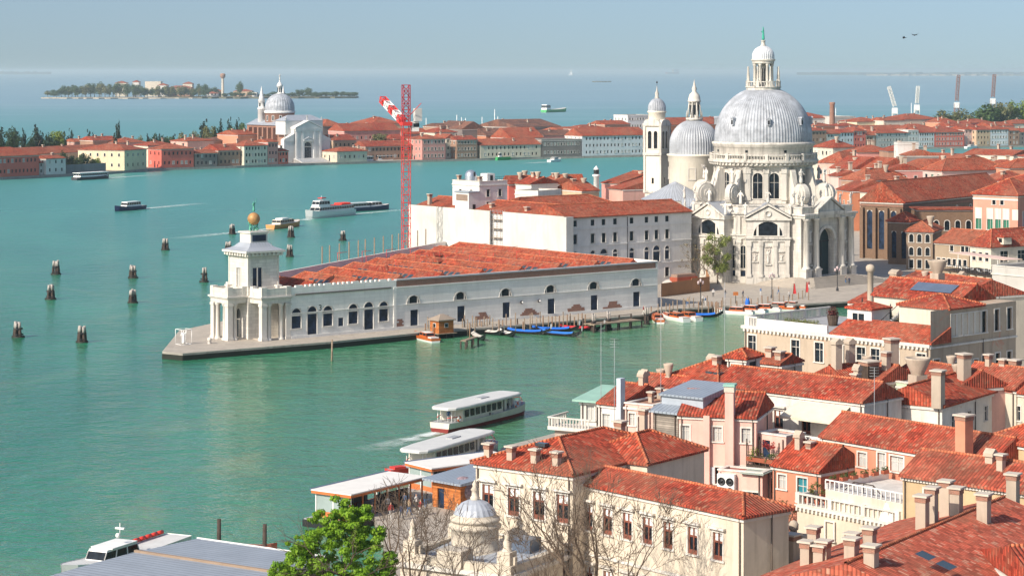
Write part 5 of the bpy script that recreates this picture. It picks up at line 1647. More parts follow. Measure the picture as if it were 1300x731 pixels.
gondola(P(700, 420.5, 0), R(-12), 'blue covered gondola behind the open one with blue bow', BLUEP)
gondola(P(709, 426, 0), R(-38), 'open gondola with blue bow sheet lying nearest the viewer', plain('blue_bow_sheet', (.03, .16, .5)))
gondola(P(733, 419, 0), R(-20), 'gondola under a red cover beside the wooden pier', REDC)
gondola(P(622, 424, 0), R(-50), 'white bowed dinghy like gondola close under the wall', plain('cream_cover', (.6, .56, .5)), 8)
CAM_TAX = [(835, 408, 92, 'orange water taxi first right of the customs warehouse corner', None), (857, 406.5, 118, 'white hulled taxi with orange deck, second from the warehouse corner', WHITEP), (871, 405.5, 122, 'white and orange taxi, third from the warehouse corner', WHITEP)]
for a, b, r_, lab, hm in CAM_TAX: water_taxi(P(a, b, 0), R(r_), lab, hm, TAXI)
gondola(P(889, 402.5, 0), R(-5), 'bright blue covered gondola beside the orange taxis', BLUEP, 9)
for a, b, r_, lab, hm in ((932, 399, 160, 'long white and orange boat moored before the campo, leftmost there', WHITEP), (950, 397, 150, 'white motorboat moored second along the campo edge', WHITEP), (966, 395.5, 165, 'white motorboat with blue cover moored along the campo edge', WHITEP), (985, 393.5, 160, 'orange varnished taxi moored under the red flags', None), (1000, 392, 155, 'orange taxi farthest along the campo edge, partly hidden by the terrace', None)):
 water_taxi(P(a, b, 0), R(r_), lab, hm, None, 8.0)
mb = MB(); mb.lathe([(.45, 0), (.5, .9), (.25, 1.7), (.01, 1.8)], 10, BLUEP); tag(mb.build('covered_outboard', None, P(949, 389, 1.0)), 'bright blue covered object standing among the white motorboats', 'cover')
POST = MB(); POST.tube((0, 0, -2), (.06, 0, 3.1), .13, .11, 6, PALEWOOD); POST = POST.mesh('mooring_post')
POSTB = MB(); POSTB.tube((0, 0, -2), (-.08, .04, 2.5), .15, .12, 6, plain('stake_brown', (.22, .14, .09), .9)); POSTB = POSTB.mesh('mooring_post')
rnd = random.Random(11)
def posts(x0, x1, n, y0, y1, lab, group):
 for i in range(n):
  px = x0 + (x1 - x0) * (i + rnd.uniform(.2, .8)) / n
  t_ = (px - x0) / (x1 - x0)
  py = y0 + (y1 - y0) * t_ + rnd.uniform(-3.0, 2.5)
  o = inst(POST if rnd.random() < .6 else POSTB, 'mooring_post', None, P(px, py, 0), rnd.uniform(0, 6)); o.scale = (1, 1, rnd.uniform(.85, 1.15)); tag(o, lab, 'mooring post', group)
posts(538, 552, 4, 428, 427, 'thin wooden mooring post between the orange taxi and the hut', 'posts left of the hut')
posts(586, 626, 13, 427, 422, 'thin wooden mooring post between the hut and the blue gondolas', 'posts right of the hut')
posts(632, 745, 24, 424, 415, 'thin wooden mooring post among the gondolas by the customs wall', 'gondola posts')
posts(826, 900, 14, 405, 398, 'pale wooden mooring post among the orange taxis', 'posts by the orange taxis')
posts(898, 922, 9, 400, 397, 'brown stake in the close cluster right of the blue gondola', 'close cluster of stakes')
posts(925, 1030, 16, 397, 388, 'pale mooring post along the edge of the campo', 'posts along the campo')
# posts on the far side of the point
for i in range(13):
 px = 408 + i * 11 + rnd.uniform(-2, 2)
 p = Vector((QD.x, QD.y, 0)); k = (px - CX) / F
 # along the far wall, three metres off it
 ux, wy = U, W
 best = None
 for x in range(0, 90):
  q = p + U * x + W * (yfar(x) + 4)
  e = abs(q.x / q.y - k)
  if best is None or e < best[0]: best = (e, q)
 o = inst(POST, 'mooring_post', None, (best[1].x, best[1].y, 0)); o.scale = (1.3, 1.3, 4.2); tag(o, 'tall pale post behind the far parapet of the customs warehouse', 'mooring post', 'posts behind the warehouse')
tp = inst(POST, 'mooring_post', None, P(421, 458, 0)); tp.scale = (1.5, 1.5, 1.15); tag(tp, 'single grey white pole standing alone in the water before the arches', 'mooring post')
# wooden hut on piles
hp = P(561, 420, 1.2)
hut = empty('gondoliers_hut', (hp.x, hp.y, 0), GR, 'small orange brown wooden hut on piles before the customs wall', 'hut')
mb = MB(); mb.box(-2, -1.6, 1.1, 2, 1.6, 3.9, ORANGEWOOD); mb.build('wall', hut)
mb = MB(); roof_mesh(mb, -2.4, -2, 2.4, 2, 3.95, 1.1, 'hip', plain('hut_roof', (.30, .24, .19), .9), caps=False); mb.build('roof', hut)
for x, y, rz_ in ((0, -1.61, 0), (-2.01, 0, -90)):
 mb = MB(); mb.box(-.5, -.05, 0, .5, 0, .9, WHITEP); mb.box(-.42, -.08, .08, .42, -.051, .82, GLASS); mb.build('window', hut, (x, y, 2.3), R(rz_))
for x in (-2, 0, 2):
 for y in (-1.5, 1.5):
  mb = MB(); mb.tube((x, y, -2), (x, y, 1.1), .2, .2, 6, PILEWOOD); mb.build('pile', hut)
mb = MB(); mb.box(-2.6, -2.2, .95, 2.6, 2.2, 1.09, PALEWOOD); mb.build('floor', hut)
hut.scale = (.82, .82, .85)
def pier(A, B, w_, label, rail=False):
 a, b = P(*A, 1.5), P(*B, 1.5)
 d = b - a; L = d.length
 p = empty('wooden_pier', (a.x, a.y, 0), math.atan2(d.y, d.x), label, 'pier')
 mb = MB(); mb.box(0, -w_ / 2, 1.3, L, w_ / 2, 1.5, PALEWOOD); mb.build('deck', p)
 n = max(2, int(L / 3))
 for i in range(n + 1):
  for s in (-1, 1):
   mb = MB(); mb.tube((L * i / n, s * w_ * .45, -2), (L * i / n, s * w_ * .45, 1.3 if not rail or s < 0 else 2.4), .16, .16, 6, PILEWOOD); mb.build('pile', p)
 if rail:
  mb = MB(); mb.tube((0, w_ * .45, 2.3), (L, w_ * .45, 2.3), .07, .07, 5, PALEWOOD); mb.build('handrail', p)
pier((747, 411), (808, 405), 3.2, 'broad wooden pier before the last warehouse door', True)
pier((588, 432), (604, 427), 1.0, 'narrow plank jetty right of the wooden hut')
for k, (a, b, lab) in enumerate(((754, 421, 'dark pile cluster at the left end of the wooden pier'), (773, 418, 'tall dark pile cluster in front of the wooden pier'), (821, 412, 'dark pile group at the warehouse corner beside the first taxi'))):
 o = copy_tree(proto); o.location = P(a, b, 0); o.scale = (.55, .55, 1.15); tag(o, lab, 'mooring piles')
# ---- boats out in the basin
def basin_boat(name, A, B, beam, hh, hm, label, cab, cat='boat', lowm=None, bowr=True, group=None):
 a, b = P(*A, 0), P(*B, 0)
 if not bowr: a, b = b, a
 d = b - a
 L = d.length
 t = empty(name, (a + b) / 2, math.atan2(d.y, d.x), label, cat, group)
 mb = MB(); hull(mb, L, beam, hh, hm, plain('boat_deck', (.55, .54, .5)), lowm, .35, hh * .35, .8, .4); mb.build('hull', t)
 for (x0, x1, w_, z0, z1, cm, nm) in cab:
  mb = MB(); cabin(mb, L * x0, L * x1, w_ / 2, w_ / 2 * .9, z0, z1, cm, GLASS, None, min(.5, L * .02)); mb.build(nm, t)
 return t, L
NAVY = plain('navy_hull', (.02, .03, .09), .4)
cr, L = basin_boat('cruise_boat', (388, 278), (446, 272.5), 5.0, 1.9, WHITEP, 'white two deck excursion cruiser with red sun deck crossing the basin', [(-.45, .32, 4.4, 1.8, 3.6, WHITEP, 'cabin'), (.05, .3, 3.2, 3.6, 5.6, WHITEP, 'bridge')], 'cruise boat', None, False)
mb = MB(); mb.box(-L * .42, -1.9, 3.62, -L * .02, 1.9, 3.75, REDP)
for k in range(8): mb.box(-L * .4 + k * .7, -1.5, 3.75, -L * .4 + k * .7 + .3, 1.5, 4.3, REDP)
mb.build('sun_deck', cr)
mb = MB(); mb.tube((L * .16, 0, 5.6), (L * .16, 0, 7.2), .08, .05, 6, WHITEP); mb.box(L * .1, -.8, 6.2, L * .2, .8, 6.5, REDP); mb.build('mast', cr)
wake(P(446, 272.5, 0), P(520, 266, 0), 1.5, 4.5); wake(P(386, 280, 0), P(400, 276, 0), 2.5, 2.5)
fb, L = basin_boat('ferry_boat', (434, 269), (494, 265.5), 4.6, 1.3, NAVY, 'long low dark blue ferry with pale roof behind the white cruiser', [(-.42, .02, 4.0, 1.25, 2.7, WHITEP, 'cabin'), (.05, .3, 3.6, 1.25, 2.9, WHITEP, 'wheelhouse')], 'ferry')
mb = MB(); mb.box(-L * .43, -2.1, 2.71, L * .03, 2.1, 2.85, plain('ferry_roof', (.55, .56, .56))); mb.build('roof', fb)
ob_, L = basin_boat('pilot_boat', (343, 291), (379, 286.5), 4.0, 1.3, plain('orange_hull', (.66, .27, .09), .5), 'orange hulled boat with cream cabin right behind the golden globe', [(-.3, .22, 3.0, 1.2, 2.6, plain('boat_cream', (.65, .58, .46)), 'cabin')], 'boat')
mb = MB(); mb.box(-L * .2, -1.2, 2.6, L * .05, 1.2, 3.0, WHITEP); mb.build('roof', ob_)
wake(P(342, 291, 0), P(215, 304, 0), 1.6, 5)
vb, L = basin_boat('ferry_boat', (94, 229), (138, 226.5), 4.8, 1.3, plain('dark_low_hull', (.05, .05, .06)), 'white roofed ferry passing close to the far red brick quay', [(-.42, .38, 4.2, 1.2, 3.0, WHITEP, 'cabin')], 'ferry')
mb = MB(); mb.box(-L * .44, -2.2, 3.0, L * .4, 2.2, 3.2, WHITEP); mb.build('roof', vb)
wake(P(138, 226.5, 0), P(200, 222, 0), 1.5, 5)
pb_, L = basin_boat('police_boat', (146, 268.5), (182, 265), 3.6, 1.3, NAVY, 'blue and white launch speeding left, trailing a long wake', [(-.3, .2, 2.8, 1.2, 2.9, WHITEP, 'cabin')], 'launch', None, False)
wake(P(182, 265.5, 0), P(262, 258, 0), 2.0, 5)
basin_boat('motorboat', (697, 206), (711, 205), 3.0, 1.2, WHITEP, 'small white motorboat with long wake off the far quay', [(-.2, .2, 2.4, 1.1, 2.4, WHITEP, 'cabin')], 'motorboat')
wake(P(697, 206, 0), P(660, 208, 0), 2.5, 5)
basin_boat('vessel', (690, 143), (718, 142), 10, 3.2, plain('green_cargo_hull', (.10, .42, .16)), 'green and white cargo barge far out on the lagoon', [(-.48, -.28, 7, 3, 9, WHITEP, 'deckhouse')], 'cargo boat')
basin_boat('vessel', (846, 94.5), (862, 94.3), 30, 30, plain('far_ship_hull', (.45, .3, .28)), 'far pale ship on the horizon left of the great dome', [(.0, .42, 26, 28, 70, WHITEP, 'deckhouse')], 'ship')
sb, L = basin_boat('sailing_boat', (722, 96), (728, 96), 20, 12, WHITEP, 'tiny white sail far out on the horizon', [], 'sailing boat')
mb = MB(); mb.plate([(-L * .3, 12), (L * .3, 12), (0, 75)], -.5, .5, WHITEP); mb.build('sail', sb)
# ---- tower crane behind the warehouse
CRO = PD(515.5, 512, 1.2)
cr = empty('tower_crane', CRO, R(20), 'tall red lattice tower crane with red and white striped jib', 'crane')
CRED = plain('crane_red', (.60, .045, .04), .5)
def lattice(mb, p0, p1, w_, n, mats, r=.1, up=Vector((0, 0, 1))):
 p0, p1 = Vector(p0), Vector(p1)
 d = (p1 - p0).normalized()
 e = d.cross(up if abs(d.dot(up)) < .95 else Vector((1, 0, 0))).normalized(); g = d.cross(e)
 cs_ = [(e * a + g * b) * w_ / 2 for a, b in ((-1, -1), (1, -1), (1, 1), (-1, 1))]
 for i in range(n):
  a, b = p0.lerp(p1, i / n), p0.lerp(p1, (i + 1) / n)
  m = mats[i % len(mats)]
  for k in range(4):
   c, c2 = cs_[k], cs_[(k + 1) % 4]
   mb.tube(a + c, b + c, r, r, 4, m, False)
   mb.tube(a + c, b + c2, r * .7, r * .7, 4, m, False) if i % 2 else mb.tube(a + c2, b + c, r * .7, r * .7, 4, m, False)
   mb.tube(b + c, b + c2, r * .7, r * .7, 4, m, False)
mb = MB(); lattice(mb, (0, 0, 0), (0, 0, 34.5), 1.65, 20, [CRED], .075); mb.build('mast', cr)
mb = MB(); mb.box(-1.1, -1.1, 34.5, 1.1, 1.1, 35.3, CRED); mb.box(1.2, -.8, 33.2, 2.8, .8, 35.4, WHITEP); mb.box(1.5, -.85, 34.2, 2.85, .85, 35.0, GLASS); mb.build('slewing_cab', cr)
mb = MB(); lattice(mb, (0, 0, 35.3), (0, 0, 43.6), 1.5, 6, [plain('crane_dark_red', (.36, .02, .03), .5)], .1); mb.build('tower_head', cr)
iv = Matrix.Rotation(-R(20), 3, 'Z')
mb = MB(); lattice(mb, iv @ Vector((-.5, 1, 35.2)), iv @ Vector((-6.0, 13.0, 40.2)), 1.3, 10, [CRED, CRED, WHITEP, WHITEP], .16);
for i in range(5):
 a, b = iv @ Vector((-.5, 1, 35.2)), iv @ Vector((-6.0, 13.0, 40.2))
 c, d = a.lerp(b, i / 5 + .02), a.lerp(b, i / 5 + .18)
 mb.tube(c, d, .36, .36, 6, CRED if i % 2 == 0 else WHITEP)
mb.build('jib', cr)
mb = MB(); mb.tube(iv @ Vector((.5, -1, 36.4)), iv @ Vector((3.6, -5, 39.6)), .1, .08, 5, CRED); mb.box(1.4, -2.4, 35.5, 3.0, -.9, 38.4, plain('counterweight', (.5, .5, .48))); mb.build('counter_jib', cr)
# ---- campo: lamps, people, flags, hoarding
def lamp(px, py, label):
 o = P(px, py, 1.25)
 l = empty('street_lamp', o, R(30), label, 'street lamp', 'lamps on the campo')
 mb = MB(); mb.lathe([(.32, 0), (.25, .5), (.1, .8), (.07, 3.8), (.12, 3.9), (.05, 4.4)], 8, IRON); mb.build('post', l)
 for s in (-1, 0, 1):
  m2 = MB(); m2.tube((0, 0, 3.7), (.55 * s, 0, 4.1), .04, .04, 5, IRON); m2.lathe([(.05, 4.1 + .4 * (s == 0)), (.2, 4.2 + .4 * (s == 0)), (.24, 4.6 + .4 * (s == 0)), (.05, 4.85 + .4 * (s == 0))], 8, plain('rose_lamp_glass', (.55, .42, .42), .2), .55 * s, 0); m2.build('lantern', l)
lamp(889.5, 387, 'three armed lamp post left of the others near the orange hoarding'); lamp(980, 378, 'three armed lamp post in the middle of the campo edge'); lamp(1063, 369, 'three armed lamp post before the church portal')
for k, (px, py, lab) in enumerate(((905.5, 377, 'dark figure walking alone right of the orange hoarding'), (1027, 366.5, 'lone dark figure at the foot of the church steps'), (1073.5, 361, 'left of the two people in pale clothes before the portal'), (1078, 361.5, 'right of the two people before the portal'), (896, 387.5, 'person standing at the water edge beside the first lamp'), (873, 388.5, 'person standing on the quay right of the warehouse corner'), (892.5, 385, 'person in pale top close by the first lamp post'), (817, 399.5, 'person on the quay beside the last warehouse door'))):
 person(P(px, py, 1.22), k + 6, lab, k * 1.1)
HOARD = plain('orange_hoarding', (.40, .19, .085), .8, .2, 0, .2, .3)
ha, hb, hc = P(839, 377, 1.2), P(878, 372, 1.2), P(901, 369.5, 1.2)
mb = MB()
def slab(mb, a, b, z0, z1, th, mat):
 d = (b - a).normalized(); s = Vector((-d.y, d.x, 0)) * th
 mb.prism([(a.x, a.y), (b.x, b.y), (b.x + s.x, b.y + s.y), (a.x + s.x, a.y + s.y)], z0, z1, mat)
slab(mb, ha, hb, 1.2, 4.0, .12, HOARD); slab(mb, hb + Vector((.03, 0, 0)), hc, 1.2, 4.3, .12, HOARD); hd = P(897, 360, 1.2); slab(mb, hc + Vector((0, .15, 0)), hd, 1.2, 4.3, .12, HOARD)
tag(mb.build('hoarding'), 'orange brown timber hoarding around the site beside the seminary', 'hoarding')
dp = P(868, 364, 1.2)
mb = MB(); mb.box(-3, -1.2, 0, 3, 1.2, 2.2, plain('rust_skip', (.35, .08, .04))); mb.box(-2.8, -1.0, 2.2, 2.8, 1.0, 2.8, plain('rubble', (.3, .2, .15))); tag(mb.build('skip', None, dp, GR), 'rust red skip of rubble behind the orange hoarding', 'skip')
sp = P(851, 364, 1.2); mb = MB(); mb.ball((0, 0, 0.3), 2.0, plain('sand_heap', (.5, .46, .42)), 12, .7); tag(mb.build('sand_heap', None, sp), 'pale sand heap inside the hoarding by the seminary wall', 'heap')
bb = P(875, 353, 1.2)
bo = empty('billboard', bb, GR - R(6), 'blue and white poster board between the seminary and the church', 'billboard')
mb = MB(); mb.box(-1.3, -.1, .6, 1.3, .1, 4.4, WHITEP); mb.box(-1.15, -.13, 1.2, 1.15, -.101, 4.0, plain('poster_blue', (.30, .45, .62))); mb.box(-1.15, -.14, 3.0, 1.15, -.131, 3.6, plain('poster_green', (.1, .3, .1))); mb.box(-1.2, -.06, 0, -1.0, .06, .6, GREYP); mb.box(1.0, -.06, 0, 1.2, .06, .6, GREYP); mb.build('board', bo)
gw = [P(882, 371, 1.2), P(938, 357, 1.2)]
mb = MB(); slab(mb, P(902, 357, 1.2), P(944, 353.5, 1.2), 1.2, 5.2, .4, stucco('garden_wall', (.26, .20, .17), .5)); tag(mb.build('garden_wall'), 'brown garden wall under the pale green tree beside the church', 'wall')
for px, py, lab in ((1006, 379, 'red banner on a pole, left of the two at the campo edge'), (1022, 377, 'red banner on a pole, right of the two at the campo edge')):
 f = empty('banner', P(px, py, 1.2), 0, lab, 'banner', 'red banners')
 mb = MB(); mb.tube((0, 0, 0), (.3, 0, 3.2), .06, .05, 5, PALEWOOD); mb.build('pole', f)
 mb = MB()
 for k in range(5): mb.poly([(.1 + .3 * k * .5, .05 * (k % 2), 1.0), (.1 + .3 * (k + 1) * .5, .05 * ((k + 1) % 2), 1.0 - .05), (.2 + .2 * (k + 1) * .3, .05 * ((k + 1) % 2), 3.1), (.2 + .2 * k * .3, .05 * (k % 2), 3.1)], REDC)
 mb.build('cloth', f)
sgn = P(934, 385, 1.2); mb = MB(); mb.tube((0, 0, 0), (0, 0, 2.0), .08, .08, 6, DARKWOOD); mb.box(-.5, -.1, 1.6, .5, .1, 2.3, ORANGEWOOD); tag(mb.build('post_sign', None, sgn), 'brown wooden sign on a post at the campo edge', 'sign')
for k, (px, py, lab) in enumerate(((1147, 48.5, 'lower left of two tiny dark birds in the sky'), (1161, 45, 'upper right of two tiny dark birds in the sky'))):
 mb = MB(); mb.ball((0, 0, 0), .12, BLACKP, 8, .8); mb.tube((-.1, 0, 0), (.45, 0, .02), .1, .03, 6, BLACKP)
 for s in (-1, 1): mb.plate([(-.1, 0), (.2, 0), (.1, .1)], 0, s * .35, BLACKP); mb.poly([(-.12, 0, .03), (.18, 0, .03), (.05, s * .75, .28)], BLACKP); mb.poly([(-.12, 0, .0), (.18, 0, .0), (.05, s * .75, .26)], BLACKP)
 tag(mb.build('bird', None, PD(px, 330, Zat(py, 330)), k), lab, 'bird')
rnd = random.Random(8)
for k in range(12):
 person(P(474 + k * 6 + rnd.uniform(-3, 3), rnd.uniform(640, 662), 1.0), k + 3, 'person in the small crowd on the waterfront behind the nearer landing stage', rnd.uniform(0, 6), 'waterfront crowd')
for k in range(5):
 person(P(915 + k * 23 + rnd.uniform(-6, 6), rnd.uniform(372, 383), 1.22), k + 2, 'small figure strolling across the open campo near the water', rnd.uniform(0, 6), 'strollers on the campo')
# ================================================================ THE LONG ISLAND ACROSS THE CANAL
WC = {
 'brickred': stucco('wall_brick_red', (.64, .15, .11), .25, (.25, .07, .06)), 'white': stucco('wall_white', (.66, .64, .60), .25), 'tan': stucco('wall_tan', (.55, .39, .26), .35),
 'yellow': stucco('wall_pale_yellow', (.66, .56, .38), .25), 'pink': stucco('wall_pink', (.66, .38, .31), .3), 'rose': stucco('wall_rose', (.60, .27, .23), .3), 'brown': stucco('wall_brown', (.36, .215, .15), .35),
 'cream': stucco('wall_cream', (.64, .57, .46), .3), 'grey': stucco('wall_grey', (.50, .475, .44), .35), 'beige': stucco('wall_beige', (.60, .52, .41), .35), 'dark': stucco('wall_dark', (.21, .175, .16), .3),
 'orange': stucco('wall_orange', (.56, .22, .12), .3), 'bluewhite': stucco('wall_cool_white', (.60, .61, .62), .2), 'salmon': stucco('wall_salmon', (.60, .27, .17), .35, (.30, .14, .09)), 'palepink': stucco('wall_pale_pink', (.68, .47, .41), .32, (.34, .25, .21)),
}
DARKROOF = tiles('dark_brown_roof', (.16, .085, .07), .5)
def far_house(x0, x1, off, ey, ry, wk, roof, rm, rows, n, label, D=13, kind='plain', group='houses along the far quay', name='house', ch=0, ww=.95, wh=1.5, vis='fl'):
 a, b = gquay(x0, off, 1.2), gquay(x1, off, 1.2)
 d = b - a
 L = d.length
 ze = Zat(ey, (a.y + b.y) / 2)
 h = max(.6, Zat(ry, (a.y + b.y) / 2 + D * .35) - ze) if ry else .6
 wins = []
 fl = (ze - 1.2) / rows if rows else 0
 for r in range(rows):
  z = fl * r + fl * .36
  hh = min(wh, fl * .52)
  wins.append(('f', z, ww, hh, kind if r or kind != 'arch' else 'plain', n))
  if 'l' in vis: wins.append(('l', z, ww, hh, kind, max(2, int(D / 4))))
 if rows and off < 5: wins.append(('f', 0, 1.3, min(2.2, fl * .8), 'door', [.5 - .5 / n * (1 if n % 2 else 0) + .0]) if False else ('l', 0.0, 1.2, 2.0, 'door', [.5]))
 if roof in ('hip', 'gx', 'gy', 'shed'): rf = (roof, min(h, D * .45))
 else: rf = ('flat', .4)
 rnd = random.Random(int(x0 * 7 + off))
 chs = [(rnd.uniform(.1, .9) * L, rnd.uniform(.25, .7) * D, rf[1] * .6 + rnd.uniform(1.2, 2.2), 'box') for _ in range(ch)]
 return house(name, label, a, math.atan2(d.y, d.x), L, D, 1.2, ze, WC[wk], rf, rm, wins, chs, .5, group, 'house' if name == 'house' else name.replace('_', ' '), caps=False)
T1, T2, T3, T4 = TILE, TILE2, TILE3, DARKROOF
